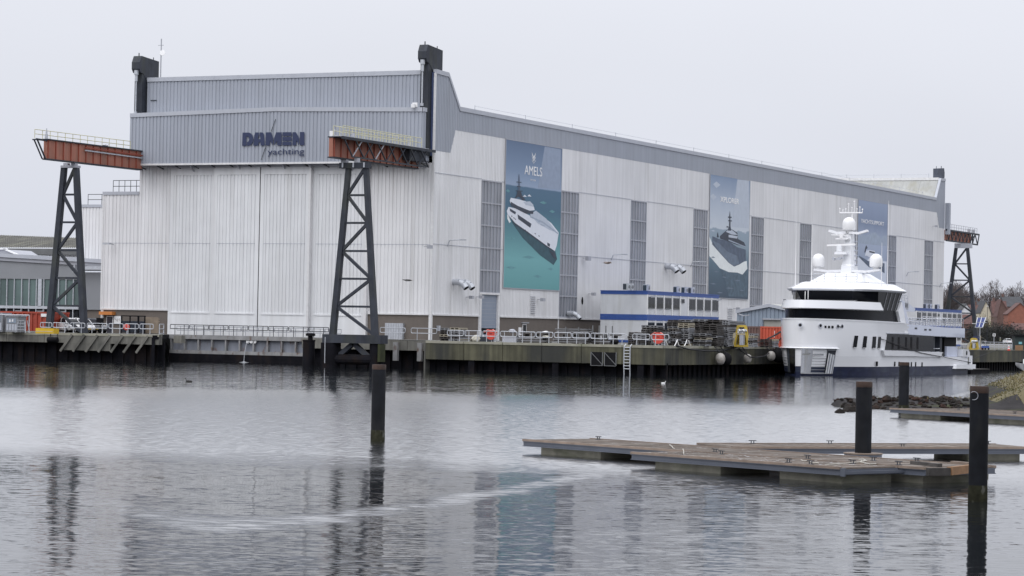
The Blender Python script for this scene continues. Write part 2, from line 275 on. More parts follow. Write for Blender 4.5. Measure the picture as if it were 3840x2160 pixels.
# ------------------------------------------------------------------ WATER
def water_mat():
    m = bpy.data.materials.new('harbour_water'); m.use_nodes = True; t = m.node_tree; b = t.nodes['Principled BSDF']
    N, L = t.nodes.new, t.links.new
    b.inputs['Base Color'].default_value = (.008, .010, .012, 1); b.inputs['IOR'].default_value = 1.333; b.inputs['Specular IOR Level'].default_value = .33
    g = N('ShaderNodeNewGeometry')
    rot = N('ShaderNodeMapping'); rot.vector_type = 'POINT'; rot.inputs['Rotation'].default_value = (0, 0, -TH); L(g.outputs['Position'], rot.inputs[0])
    # coordinates: u right of the camera, v away from it
    off = N('ShaderNodeVectorMath'); off.operation = 'SUBTRACT'; L(rot.outputs[0], off.inputs[0])
    c, s_ = math.cos(-TH), math.sin(-TH); off.inputs[1].default_value = (CAM.x*c-CAM.y*s_, CAM.x*s_+CAM.y*c, 0)
    uv = off.outputs[0]; sep = N('ShaderNodeSeparateXYZ'); L(uv, sep.inputs[0])
    def noise(sx, detail=3, rough=.55, dist=0, src=uv):
        mp = N('ShaderNodeMapping'); mp.inputs['Scale'].default_value = sx; L(src, mp.inputs[0])
        n = N('ShaderNodeTexNoise'); n.inputs['Scale'].default_value = 1; n.inputs['Detail'].default_value = detail; n.inputs['Roughness'].default_value = rough; n.inputs['Distortion'].default_value = dist
        L(mp.outputs[0], n.inputs['Vector']); return n.outputs['Fac']
    def math_(op, a, b_=None, clamp=False):
        n = N('ShaderNodeMath'); n.operation = op; n.use_clamp = clamp
        for i, x in enumerate((a, b_)):
            if x is None: continue
            if isinstance(x, (int, float)): n.inputs[i].default_value = x
            else: L(x, n.inputs[i])
        return n.outputs[0]
    def mrange(x, a, b_, c=0, d=1, smooth=True):
        n = N('ShaderNodeMapRange'); n.interpolation_type = 'SMOOTHSTEP' if smooth else 'LINEAR'; L(x, n.inputs[0])
        for i, k in enumerate((a, b_, c, d)): n.inputs[i+1].default_value = k
        return n.outputs[0]
    patch = noise((.018, .03, 1), 4, .6, .6)
    # wind-ruffled belt between about 95 m and 210 m out; calm near the camera and under the quay
    vv = math_('ADD', sep.outputs[1], math_('MULTIPLY', math_('SUBTRACT', patch, .5), 60))
    belt = math_('MULTIPLY', mrange(vv, WB[0], WB[1]), mrange(vv, WB[2], WB[3], 1, 0))
    # an old wake curving through the calm water
    dd = math_('ABSOLUTE', math_('ADD', sep.outputs[0], 7))
    cur = math_('ADD', 66.2, math_('DIVIDE', math_('MULTIPLY', math_('MULTIPLY', dd, dd), .789), math_('ADD', 1, math_('MULTIPLY', dd, .198))))
    arc = math_('ABSOLUTE', math_('SUBTRACT', math_('ADD', sep.outputs[1], math_('MULTIPLY', math_('SUBTRACT', noise((.3, .3, 1), 2), .5), 3)), cur))
    wake = math_('MULTIPLY', mrange(arc, .0, 4.2, 1, 0), mrange(noise((.5, 1.3, 1), 3), .36, .62, .35, 1))
    wake = math_('MULTIPLY', wake, mrange(sep.outputs[0], -14, -6, 0, 1))
    belt = math_('MAXIMUM', belt, math_('MULTIPLY', wake, .85))
    spots = mrange(noise((.05, .12, 1), 3, .6, .3), .5, .72)
    rough = math_('ADD', belt, math_('MULTIPLY', spots, .07), True)
    # wave slopes: facets turned towards and away from the near bank
    n1 = noise((1.0, 2.7, 1), 3, .55, .35); n2 = noise((2.7, 6.5, 1), 2, .55); n3 = noise((.22, .33, 1), 2, .5); m1 = noise((1.3, 1.0, 7), 2)
    cen = lambda x, k: math_('MULTIPLY', math_('SUBTRACT', x, .5), k)
    calm = math_('ADD', math_('ADD', cen(n1, WS[0]), cen(n2, WS[1])), cen(n3, WS[2]))
    chop = math_('ADD', math_('ADD', cen(n1, WS[3]), cen(n2, WS[4])), WS[5])
    sy = math_('ADD', calm, math_('MULTIPLY', math_('SUBTRACT', chop, calm), rough))
    sxl = math_('MULTIPLY', cen(m1, 1), math_('ADD', .05, math_('MULTIPLY', rough, .2)))
    def vscale(vec, x):
        n = N('ShaderNodeVectorMath'); n.operation = 'SCALE'; n.inputs[0].default_value = vec; L(x, n.inputs['Scale']); return n.outputs[0]
    def vadd(a, b_):
        n = N('ShaderNodeVectorMath'); n.operation = 'ADD'
        for i, x in enumerate((a, b_)):
            if isinstance(x, tuple): n.inputs[i].default_value = x
            else: L(x, n.inputs[i])
        return n.outputs[0]
    nv = vadd(vadd(vscale((math.sin(TH), -math.cos(TH), 0), sy), vscale((math.cos(TH), math.sin(TH), 0), sxl)), (0, 0, 1))
    nn = N('ShaderNodeVectorMath'); nn.operation = 'NORMALIZE'; L(nv, nn.inputs[0]); L(nn.outputs[0], b.inputs['Normal'])
    L(math_('ADD', .05, math_('MULTIPLY', rough, .12)), b.inputs['Roughness'])
    gl = N('ShaderNodeBsdfGlossy'); gl.inputs['Color'].default_value = (.9, .9, .9, 1); gl.inputs['Roughness'].default_value = .14; L(nn.outputs[0], gl.inputs['Normal'])
    ms = N('ShaderNodeMixShader'); L(math_('ADD', .0, math_('MULTIPLY', rough, .64)), ms.inputs[0]); L(b.outputs[0], ms.inputs[1]); L(gl.outputs[0], ms.inputs[2])
    L(ms.outputs[0], t.nodes['Material Output'].inputs[0])
    return m
WB = (86, 106, 160, 215)
WS = (.12, .11, .03, .16, .22, .048)
M['water'] = water_mat()
wb = MB(); wb.add([(-900, -700, 0), (1800, -700, 0), (1800, 2600, 0), (-900, 2600, 0)], [(0, 1, 2, 3)])
struct(wb.build('water', M['water']))
# ------------------------------------------------------------------ LAND: quay paving (one sheet out to the horizon)
QX, QY = 40.3, -18.8
JET = [(-95, -27.5), (-30, -18), (-37.7, -4.2)]
gd = MB()
gd.add([(-2600, -4.2, 3.5), (-37.7, -4.2, 3.5), (-37.7, -2.2, 3.5), (-11.2, -2.2, 3.5), (-11.2, -14, 3.5), (9, -14, 3.5), (9, QY, 3.5), (QX, QY, 3.5), (QX, 520, 3.5), (3000, 520, 3.5), (3000, 4200, 3.5), (-2600, 4200, 3.5)], [tuple(range(12))])
gd.add([(-95, -27.5, 3.2), (-30, -18, 3.5), (-37.7, -4.2, 3.5), (-95, -4.2, 3.5)], [(0, 1, 2), (0, 2, 3)])
struct(gd.build('quay_paving', M['asphalt']))
# ------------------------------------------------------------------ HALL
hall = thing('shipyard_hall', 'huge white and grey ribbed shipyard hall with tall sliding doors behind the quay', 'building', (0, 0, ZQ))
def corr(mb, place, u0, u1, z0, z1, pitch, depth, flat=.72, slope=.07):
    """ribbed sheet from u0 to u1; z0/z1 numbers or functions of u; place(u, d, z) -> point"""
    f0 = z0 if callable(z0) else (lambda u: z0); f1 = z1 if callable(z1) else (lambda u: z1)
    n = max(1, round((u1-u0)/pitch)); p = (u1-u0)/n; us = []
    for i in range(n):
        a = u0+i*p; us += [(a, 0), (a+flat*p, 0), (a+(flat+slope)*p, -depth), (a+(1-slope)*p, -depth)]
    us.append((u1, 0)); o = len(mb.v)
    for u, d in us: mb.v += [place(u, d, f0(u)), place(u, d, f1(u))]
    for i in range(len(us)-1): mb.f.append((o+2*i, o+2*i+2, o+2*i+3, o+2*i+1)); mb.m.append(0)
FR = lambda y: (lambda u, d, z: V((u, y-d, z)))      # front-facing sheet (depth goes back, +Y)
SD = lambda x: (lambda u, d, z: V((x+d, u, z)))      # side-facing sheet
ZL = 6.72                    # top of the brick plinth
# --- side wall (plane X = 0)
LEN = 235.6
WINY = [14.2, 40.2, 66.0, 92.0, 118.8, 144.0, 169.9, 195.6, 221.3]; WW = 6.2; WT = 25.2
def zsplit(u):
    for a, b, za, zb in ((0, 4.6, 28.2, 28.2), (4.6, 6.0, 28.2, 31.3), (6.0, 229.8, 31.3, 31.3), (229.8, 231.6, 31.3, 28.2), (231.6, 240, 28.2, 28.2)):
        if a <= u <= b: return za+(zb-za)*(u-a)/(b-a)
def ztop(u):
    for a, b, za, zb in ((0, 3.6, 38.35, 38.25), (3.6, 7.1, 38.25, 34.05), (7.1, 229, 34.05, 33.95), (229, 232.2, 33.95, 38.2), (232.2, 240, 38.2, 38.4)):
        if a <= u <= b: return za+(zb-za)*(u-a)/(b-a)
brk = sorted([0, 4.6, 6.0, 229.8, 231.6, LEN]+WINY+[y+WW for y in WINY])
for a, b in zip(brk[:-1], brk[1:]):
    win = any(abs(a-y) < .01 for y in WINY)
    mb = MB(); corr(mb, SD(0), a, b, (WT if win else ZL+.16), zsplit, .46, .07)
    mb.build('cladding_panel', M['white_clad'], hall, flip=False)
gb = sorted([0, 3.6, 4.6, 6.0, 7.1]+[7.1+i*27.7 for i in range(1, 9)]+[229.8, 231.6, 232.2, LEN])
for a, b in zip(gb[:-1], gb[1:]):
    if b-a < .05: continue
    mb = MB(); corr(mb, SD(0.012), a, b, lambda u: zsplit(min(max(u, a+1e-4), b-1e-4)), lambda u: ztop(min(max(u, a+1e-4), b-1e-4)), .46, .07)
    mb.build('upper_cladding_panel', M['grey_clad'], hall, flip=False)
for a, b, n in ((0, 3.6, 1), (3.6, 7.1, 1), (7.1, 229, 9), (229, 232.2, 1), (232.2, LEN, 1)):     # roof-edge flashing
    for i in range(n):
        u, v = a+(b-a)*i/n, a+(b-a)*(i+1)/n; e = 1e-4
        mb = MB(); z0, z1 = ztop(u+e), ztop(v-e)
        mb.prism([(.12, u, z0-.12), (.12, v-.02, z1-.12), (.12, v-.02, z1+.45), (.12, u, z0+.45)], (-.5, 0, 0)); mb.build('roof_edge_flashing', M['trim_grey'], hall)
mb = MB()
for y, z in ((None, 25.3), (None, 16.0)):
    for a, b in zip([0]+[y+WW for y in WINY], WINY+[LEN]): mb.box(.005, a+.05, z, .05, b-.05, z+.07)
mb.build('sheet_joint', M['trim_grey'], hall)
# windows: frame > panes
pane_me = {}
def window(y, zb, rows):
    fr = MB(); h = (WT-zb)/rows; cw = WW/6
    for r in range(rows+1): fr.box(-.16, y, zb+r*h-.09, .03, y+WW, zb+r*h+.09)
    for c in range(7): fr.box(-.16, y+c*cw-.04, zb+.09, .02, y+c*cw+.04, WT-.09)
    f = fr.build('window', M['mullion'], hall)
    for r in range(rows):
        for c in range(6):
            k = round(h, 2)
            if k not in pane_me:
                p = MB().box(-.03, .045, .095, .0, cw-.045, h-.095); ob = p.build('pane', M['window'], f, local=True); pane_me[k] = ob
                ob.location = V((-.08, y+c*cw, zb+r*h))-ORG[f.name]
            else: inst(pane_me[k], f, V((-.08, y+c*cw, zb+r*h))-ORG[f.name])
for i, y in enumerate(WINY): window(y, 10.0 if i == 0 else 7.0, 5 if i == 0 else 6)
# plinth along the side
for i, (a, b) in enumerate(((.35, 14.0), (20.7, 39.9), (40.2, 66), (66.3, 92), (92.3, 118.5), (118.8, 144), (144.3, 169.9), (170.2, 195.6), (195.9, LEN))):
    MB().box(-.5, a, ZQ, -.06, b, ZL).build('brick_plinth', M['brick'], hall)
    MB().box(-.4, a-.15, ZL, .14, b+.1, ZL+.2).build('plinth_ledge', M['trim_white'], hall)
    MB().box(-.4, b-.0, ZQ, .02, b+.28, ZL).build('plinth_post', M['trim_white'], hall)
# tall roller door below the first window
MB().box(-.3, 14.75, 5.2, -.2, 19.9, 9.75).build('roller_door', mat('door_blue_grey', (.235, .275, .345), .5, var=.05, streak=.05), hall)
mb = MB()
for k in range(9): mb.box(-.2, 14.75, 5.2+k*.5, -.185, 19.9, 5.23+k*.5)
mb.build('door_groove', M['mullion'], hall)
MB().box(-.3, 14.75, ZQ, -.2, 19.9, 4.35).build('roller_door', M['shed'], hall)
for k in range(4): MB().box(-.27, 14.85+k*1.27, 4.4, -.2, 15.95+k*1.27, 5.15).build('door_pane', M['glass'], hall)
mb = MB(); mb.box(-.35, 14.2, ZQ, .08, 14.75, 9.8); mb.box(-.35, 19.9, ZQ, .08, 20.4, 9.8); mb.box(-.35, 14.1, 9.75, .12, 20.5, 10.0); mb.build('door_surround', M['trim_white'], hall)
# door and sign boards in the plinth
mb = MB().box(-.1, 28.0, ZQ, .0, 29.3, 5.9); d = mb.build('side_door', M['white'], hall); MB().box(-.02, 28.15, ZQ+.05, .02, 29.15, 5.75).build('door_leaf', M['glass'], d)
MB().box(-.05, 26.7, 4.3, .03, 27.6, 5.4).build('notice_board', M['white'], hall)
MB().box(-.05, 27.7, 6.0, .3, 29.5, 6.1).build('door_canopy', M['trim_grey'], hall)
# duct elbows, lamps, louvres on the side
def elbow(y, z, r, name='duct_elbow'):
    mb = MB(); mb.path([(0, y, z), (.9, y, z), (1.5, y+.05, z-.3), (1.95, y+.0, z-.8)], r, 12); mb.tube((1.94, y, z-.79), (1.98, y, z-.84), r*.88, 12, mi=1)
    mb.build(name, [M['galv'], M['rubber']], hall, smooth=60)
p = PX(1712, 1058); elbow(p.y-1.0, p.z, .42); elbow(p.y+.9, p.z, .42)
p = PX(2510, 1000); elbow(p.y-1.6, p.z, .48); elbow(p.y+1.4, p.z, .48)
p = PX(2135, 1180); elbow(p.y-.6, p.z+.2, .34)
def wall_lamp(x, y, arm=1.6):
    p = PX(x, y); mb = MB(); mb.path([(0, p.y, p.z-.9), (.35, p.y, p.z-.1), (arm, p.y+.5, p.z)], .07, 5); mb.box(arm-.1, p.y+.4, p.z-.1, arm+.8, p.y+.75, p.z+.06)
    mb.build('wall_lamp', M['galv'], hall)
for x, y in ((1678, 898), (2292, 953), (2590, 980), (3400, 1018), (3524, 1060)): wall_lamp(x, y)
def floodlight(x, y, s=.5):
    p = PX(x, y); mb = MB(); mb.bar((0, p.y, p.z), (.8, p.y, p.z), .08, .08); mb.box(.6, p.y-s*.7, p.z-s*.5, 1.1, p.y+s*.7, p.z+s*.4); mb.build('floodlight', M['mullion'], hall)
for x, y, s in ((1747, 1114, .45), (1784, 1113, .45), (2186, 968, .7), (2206, 1102, .5), (1590, 925, .5), (3496, 848, .4), (2015, 1123, .5), (2750, 1157, .5)): floodlight(x, y, s)
for x, y, w_, h_ in ((1996, 1142, 1.5, 2.6), (2735, 1185, 2.0, 2.8)):
    p = PX(x, y); mb = MB(); mb.box(.0, p.y-w_/2-.15, p.z-h_/2-.15, .06, p.y+w_/2+.15, p.z+h_/2+.15)
    lf = mb.build('louvre', M['trim_white'], hall); mb = MB()
    for k in range(9): z = p.z-h_/2+h_*k/9; mb.bar((.1, p.y-w_/2, z+.1), (.1, p.y+w_/2, z+.1), .14, .05, up=(.6, 0, 1))
    mb.build('louvre_blades', M['mullion'], lf)
MB().lathe([(.5, -.02), (.5, .04)], 12).build('round_opening', M['rubber'], hall, local=True)
o = bpy.data.objects['round_opening']; o.location = V((.03, PX(2183, 1128).y, PX(2183, 1128).z)); o.rotation_euler = (0, math.pi/2, 0); o.scale = (1.1, .55, 1)
o.location -= V((0, 0, ZQ))
mb = MB()
for k in range(14): y = 12+k*16; mb.tube((-.2, y, 34.3), (-.2, y, 35.1), .05, 4); 
for k in range(13): mb.tube((-.2, 12+k*16, 35.0), (-.2, 28+k*16, 35.0), .025, 4)
mb.build('roof_safety_line', M['galv'], hall)
# --- front wall (plane Y = 0)
FL, AN = -45.5, -51.4
def front_sheet(name, y, x0, x1, z0, z1, m, pitch=.56, depth=.07, flat=.62):
    mb = MB(); corr(mb, FR(y), x0, x1, z0, z1, pitch, depth, flat, .05); return mb.build(name, M[m], hall, flip=False)
front_sheet('cladding_panel', 0, FL, -40.3, ZL+.16, 26.6, 'white_clad')
front_sheet('cladding_panel', 0, AN, FL-.02, ZL+.16, 22.6, 'white_clad')
A2 = PY(304, 767, 9); front_sheet('cladding_panel', 9, A2.x, AN, 3.5, A2.z-.4, 'white_clad')
front_sheet('cladding_panel', 0, -9.7, -.25, ZL+.16, 26.6, 'white_clad')
MB().box(-.25, -.06, ZQ, .05, .12, 38.3).build('corner_trim', M['trim_white'], hall)
MB().box(AN-.12, -.06, ZL, AN+.14, .4, 22.7).build('corner_trim', M['trim_white'], hall)
MB().box(AN-.1, -.1, 22.6, FL-.02, .4, 23.05).build('parapet_cap', M['trim_grey'], hall)
MB().box(A2.x-.1, 8.9, A2.z-.4, AN-.02, 9.4, A2.z).build('parapet_cap', M['trim_grey'], hall)
for a, b in ((AN+.45, -40.3), (-9.7, -.3)):
    MB().box(a, .06, ZQ, b, .5, ZL).build('brick_plinth', M['brick'], hall)
    MB().box(a-.4, -.14, ZL, b+.02, .4, ZL+.2).build('plinth_ledge', M['trim_white'], hall)
MB().box(AN-.02, -.02, ZQ, AN+.42, .5, ZL).build('plinth_post', M['trim_white'], hall)
MB().box(-.34, -.04, ZQ, .04, .36, ZL).build('plinth_post', M['trim_white'], hall)
# sliding doors: frame + ribbed panel + flat kick panel
DOORS = [(-40.25, -33.1, -.35), (-33.04, -25.85, -.75), (-25.7, -18.1, -.75), (-17.9, -9.75, -.3)]
for x0, x1, y in DOORS:
    mb = MB(); mb.box(x0, y, ZQ, x1, y+.3, ZL-.1); mb.box(x0, y, ZL-.1, x0+.55, y+.3, 26.2); mb.box(x1-.55, y, ZL-.1, x1, y+.3, 26.2); mb.box(x0+.55, y, 25.2, x1-.55, y+.3, 26.2)
    mb.box(x0+.5, y-.08, ZL-.32, x1-.5, y, ZL-.12)
    d = mb.build('sliding_door', M['door_white'], hall)
    pb = MB(); corr(pb, FR(y+.06), x0+.55, x1-.55, ZL-.1, 25.2, .56, .08, .62, .05); pb.build('ribbed_panel', M['door_white'], d, flip=False)
    gb_ = MB(); gb_.box(x0-(.14 if -26 < x0 < -25 else .05), y+.08, ZQ, x0-.005, y+.32, 26.2); gb_.build('door_seal', M['rubber'], d)
MB().box(-18.15, -1.0, ZQ, -17.85, -.2, 26.2).build('door_post', M['trim_white'], hall)
MB().box(-9.8, -.5, ZQ, -9.4, .1, 26.3).build('door_post', M['trim_white'], hall)
mb = MB(); mb.box(-40.4, -.95, 26.2, -9.4, 0, 26.5); mb.build('door_track', M['mullion'], hall)
for x in (-36.5, -29, -22, -17.9, -12):
    mb = MB(); mb.bar((x, -.2, 25.6), (x, -1.5, 26.5), .14, .14); mb.bar((x, -.3, 26.45), (x, -1.6, 26.45), .14, .14); mb.build('track_bracket', M['trim_grey'], hall)
mb = MB()
for a, b, y in [(FL, -40.3, 0), (AN+.2, FL-.1, 0), (-9.6, -.4, 0)]+[(q[0]+.6, q[1]-.6, q[2]+.06) for q in DOORS]: mb.box(a, y-.02, 15.9, b, y+.03, 15.97)
mb.build('sheet_joint', M['trim_grey'], hall)
# projecting sign band
BX0, BX1, BY = -46.0, -.75, -1.9
bandz = lambda u: 33.1+.45*(1-abs(u+23.2)/23.5)
mb = MB(); corr(mb, FR(BY), BX0, BX1, 26.75, lambda u: bandz(u), .56, .08, .62, .05); mb.build('band_cladding', M['grey_clad'], hall, flip=False)
for x in (BX0, BX1):
    mb = MB(); corr(mb, SD(x), BY, -.05, 26.75, bandz(x), .46, .05); mb.build('band_cladding', M['grey_clad'], hall, flip=False)
for a, b in ((BX0, -23.2), (-23.2, BX1)):
    mb = MB(); mb.prism([(a, BY-.1, bandz(a)), (b, BY-.1, bandz(b)), (b, BY-.1, bandz(b)+.55), (a, BY-.1, bandz(a)+.55)], (0, .5, 0)); mb.build('band_flashing', M['trim_grey'], hall)
mb = MB(); mb.prism([(BX1-.2, BY+.4, bandz(BX1)), (BX1+.1, BY-.1, bandz(BX1)), (BX1+.1, 0, bandz(BX1)), (BX1+.1, 0, bandz(BX1)+.55), (BX1+.1, BY-.1, bandz(BX1)+.55)][1:], (-.2, 0, 0)); mb.build('band_flashing', M['trim_grey'], hall)
MB().box(BX0, BY-.06, 26.5, BX1, BY+.1, 26.74).build('band_drip_edge', M['trim_white'], hall)
MB().box(BX0+.1, BY+.1, 26.5, BX1, -.02, 26.6).build('band_soffit', M['mullion'], hall)
mb = MB()
for k in range(16): x = -44.5+k*2.9; mb.bar((x, BY+.2, 26.42), (x, -.1, 26.1), .12, .14)
mb.build('soffit_bracket', M['dark_steel'], hall)
MB().box(BX0+.1, BY+.15, 33.3, BX1-.1, 0, 33.45).build('band_roof', M['trim_grey'], hall)
# upper wall with flashing
front_sheet('upper_front_cladding', .02, -44.6, -1.4, 33.2, 38.15, 'grey_clad')
for k in range(4): MB().box(-44.6+k*10.8, -.1, 38.15, -33.82+k*10.8, .4, 38.72).build('roof_edge_flashing', M['trim_grey'], hall)
MB().box(-44.0, -.05, 35.5, -43.0, .0, 35.62).build('wall_bracket', M['dark_steel'], hall)
# lift columns with hooked heads
def lift_column(x0, x1, yf, yb, top, hb, flipy=1, name='door_guide_column', m='dark_steel'):
    mb = MB(); mb.box(x0, min(yf, yb), 27.5, x1, max(yf, yb), top-.6)
    c = mb.build(name, M[m], hall); s = flipy
    hd = MB(); hd.prism([(x0-.05, yf-s*.75, top-1.8), (x0-.05, yf-s*.75, top-.9), (x0-.05, yf-s*.3, top), (x0-.05, yb+s*.04, top-.35), (x0-.05, yb+s*.04, hb), (x0-.05, yf+s*.2, top-2.4), (x0-.05, yf-s*.4, top-2.3)], (x1-x0+.1, 0, 0)); hd.build('column_head', M[m], c)
    MB().lathe([(.22, 0), (.22, .35), (.1, .35), (.1, 4.5), (.2, 4.5), (.2, 5.4), (.32, 5.4), (.32, 6)], 8, ((x0+x1)/2, yf-s*.55, top-8)).build('lift_rod', M['galv'], c)
    MB().tube(((x0+x1)/2, yb-s*.4, top-.4), ((x0+x1)/2, yb-s*.4, top+.2), .06, 5).build('column_spike', M[m], c); MB().tube(((x0+x1)/2, yf, top-.1), ((x0+x1)/2, yf, top+.45), .08, 5).build('column_spike', M[m], c)
lift_column(-1.75, -.62, -1.0, 2.9, 41.9, 36)
lift_column(-46.0, -44.8, -1.0, 3.0, 41.6, 36)
lift_column(-1.6, -.6, LEN+.6, LEN-3.4, 41.0, 36, -1, m='hazed_steel')
MB().box(-.58, -.02, 27.5, -.2, .5, 38.4).build('corner_column', M['blue_steel'], hall)
m_ = MB(); p = (-43.9, 2.2, 41.0); m_.tube((p[0], p[1], 38.5), (p[0], p[1], 44.3), .09, 6); m_.bar((p[0]-.5, p[1], 43.4), (p[0]+.4, p[1], 43.4), .06, .06); mp_ = m_.build('aerial_mast', M['mullion'], hall)
mb = MB(); mb.lathe([(.08, -.15), (.36, -.05), (.40, .03), (.38, .06)], 18); ob = mb.build('dish', M['white'], mp_, smooth=30, local=True); ob.location = V((p[0]+.45, p[1]-.35, 42.3))-ORG[mp_.name]; ob.rotation_euler = (math.radians(78), 0, math.radians(20))
cm = MB(); cm.box(-2.3, -2.05, 33.7, -1.6, -1.9, 34.3); cm.tube((-2.0, -2.4, 33.6), (-2.0, -2.4, 34.1), .28, 8); cm.build('security_camera', M['white'], hall)
# roof, far end block, back and left walls
RB = MB(); RB.add([(-.3, 7.0, 34.3), (-22.7, 7.0, 35.6), (-45.2, 7.0, 34.3), (-45.2, 229, 34.3), (-22.7, 229, 35.6), (-.3, 229, 34.3)], [(0, 1, 4, 5), (1, 2, 3, 4)]); RB.build('roof', M['pale_roof'], hall)
mb = MB(); mb.add([(-.3, .2, 38.3), (-45.2, .2, 38.6), (-45.2, 3.6, 38.5), (-.3, 3.6, 38.2), (-.3, 7.1, 34.3), (-45.2, 7.1, 34.3)], [(0, 1, 2, 3), (3, 2, 5, 4)]); mb.build('raised_front_roof', M['pale_roof'], hall)
for k in range(12):     # far raised roof: ribbed pale sheets
    x1 = -.55-k*3.7; x0 = x1-3.68
    mb = MB(); corr(mb, lambda u, d, z: V((u, 229.2+(z-34.2)*.74, z-d*.3)), x0, x1, 34.2, 38.25, .92, .16, .74, .08); mb.build('far_roof_sheet', M['pale_roof'], hall, flip=False)
mb = MB(); mb.box(-45.4, 232.0, 38.2, -.4, 232.5, 38.75); mb.build('far_roof_ridge', M['trim_white'], hall)
mb = MB(); mb.box(-45.4, 232.5, 38.2, -.4, LEN, 38.4); mb.build('far_roof_top', M['trim_grey'], hall)
mb = MB(); mb.prism([(-.45, 228.8, 34.0), (-.05, 228.8, 34.0), (-.05, 232.3, 38.6), (-.45, 232.3, 38.6)], (0, .4, .0)); mb.build('far_roof_verge', M['trim_white'], hall)
mb = MB()
mb.tube((-30, 232.2, 39.4), (-2.6, 232.2, 39.4), .04, 4)
for k in range(5): mb.tube((-2.6-k*6, 232.2, 38.5), (-2.6-k*6, 232.2, 39.6), .05, 4)
mb.build('roof_safety_line', M['galv'], hall)
MB().box(-45.4, .3, ZQ, -45.1, LEN, 34.2).build('left_wall', M['white_clad'], hall)
MB().box(-45.1, LEN-.3, ZQ, -.35, LEN, 38.2).build('back_wall', M['white_clad'], hall)
MB().box(AN+.05, .4, ZQ, FL-.3, 120, 22.6).build('annex_block', M['white_clad'], hall)
MB().box(A2.x+.1, 9.45, ZQ, AN-.05, 110, A2.z-.4).build('annex_block', M['white_clad'], hall)
MB().box(.02, LEN+.2, 27.0, .9, LEN+1.4, 33.6).build('end_housing', M['grey_clad'], hall)
def roofrail(x0, x1, y, z, h=1.5, n=4):
    mb = MB()
    for k in range(n+1): mb.tube((x0+(x1-x0)*k/n, y, z), (x0+(x1-x0)*k/n, y, z+h), .05, 4)
    for q in (.5, 1): mb.tube((x0, y, z+h*q), (x1, y, z+h*q), .045, 4)
    mb.build('roof_railing', M['dark_steel'], hall)
roofrail(-50.5, -45.7, 1.0, 23.05, 1.6, 5); roofrail(A2.x+.5, AN, 10, A2.z, 1.5, 4)
# small front fixtures: staff entrance, board, canopy, fenced pen
MB().box(-51.2, -.8, 6.0, -49.0, .05, 6.45).build('entrance_canopy', M['sign_orange'], hall)
d = MB().box(-50.45, -.02, ZQ, -49.35, .1, 5.85).build('entrance_door', M['white'], hall); MB().box(-50.35, -.06, ZQ, -49.45, -.03, 5.75).build('door_leaf', M['car_dark'], d)
nb = MB().box(-49.2, -.06, 4.75, -47.9, .04, 5.85).build('site_map_board', M['white'], hall)
mb = MB()
for k in range(7): a = k*.9; mb.bar((-49.05+k*.13, -.075, 5.55-.1*(k % 3)), (-48.95+k*.13, -.075, 5.4-.1*(k % 4)), .02, .03)
mb.build('map_lines', M['house_brick'], nb)
fl = MB(); fl.bar((-43, .045, 5.8), (-43, .045, 3.6), 1.9, .02, up=(0, 1, 0)); 
for k in range(14): fl.box(-43.0-1.05-.1*(k % 2)*2, .03, 3.6+k*.155, -43.0+1.05+.1*((k+1) % 2)*2, .058, 3.74+k*.155)
fl.build('patched_brickwork', mat('tan_brick', (.24, .195, .15), .85, var=.2, scale=2), hall)
p = thing('storage_pen', 'black fenced pen with open top bars against the brick wall by the orange canopy', 'fence', (-45.7, -.9, ZQ))
mb = MB()
for x in (-46.7, -45.3, -44.0, -43.9, -42.9): mb.bar((x-.6, -1, ZQ), (x-.6, -1, 5.95), .14, .14)
mb.bar((-47.4, -1, 5.9), (-43.4, -1, 5.9), .12, .14); mb.build('frame', M['rubber'], p)
for k in range(4): MB().box(-47.25+k*.96, -1.03, ZQ+.1, -46.33+k*.96, -.97, 5.2).build('panel', M['car_dark'], p)
MB().box(-6.5, -.5, ZQ, -3.9, .02, 5.6).build('metal_gate', M['galv'], hall)
mb = MB()
for k in range(7): mb.box(-6.4+k*.37, -.53, ZQ, -6.28+k*.37, -.5, 5.55)
mb.build('gate_bars', M['mullion'], hall)
MB().box(.0, 1.6, 4.7, .35, 2.1, 5.4).build('control_box', M['trim_grey'], hall)
fh = PY(430, 918, 0); mb = MB(); mb.bar((fh.x, -.1, fh.z), (fh.x, -1.2, fh.z+.1), .08, .08); mb.box(fh.x-1.0, -1.5, fh.z, fh.x+.1, -1.1, fh.z+.25); mb.build('wall_lamp', M['galv'], hall)
# --- lettering on the band, built proud of the ribs
def lx(x, y): return PY(850+x/5.795, 400+y/5.795, BY-.14)
def letters(name, polys, m, parent=None):
    for pl in polys:
        mb = MB(); mb.prism([lx(*q) for q in pl], (0, .02, 0)); mb.build(name, M[m], parent or hall)
def arc(cx, cy_, rx, ry, a0, a1, n=8): return [(cx+rx*math.cos(math.radians(a0+(a1-a0)*i/n)), cy_+ry*math.sin(math.radians(a0+(a1-a0)*i/n))) for i in range(n+1)]
Dl = [[(345, 563), (470, 562)]+arc(470, 705, 108, 143, -90, 90, 12)+[(440, 848), (440, 765)]+arc(455, 705, 33, 58, 80, -80, 8)+[(428, 650), (428, 850), (335, 850)]]
Al = [[(620, 560), (700, 560), (700, 645), (684, 645), (684, 705), (720, 705), (720, 775), (690, 775), (690, 845), (578, 847), (600, 620)], [(716, 560), (780, 560), (805, 590), (828, 843), (738, 845), (732, 775), (722, 775), (722, 705), (730, 705), (726, 640), (717, 640)]]
Ml = [[(850, 558), (965, 557), (1012, 690), (1006, 843), (938, 740), (934, 843), (846, 843)], [(1075, 556), (1195, 555), (1192, 842), (1100, 842), (1096, 740), (1030, 842), (1030, 690)]]
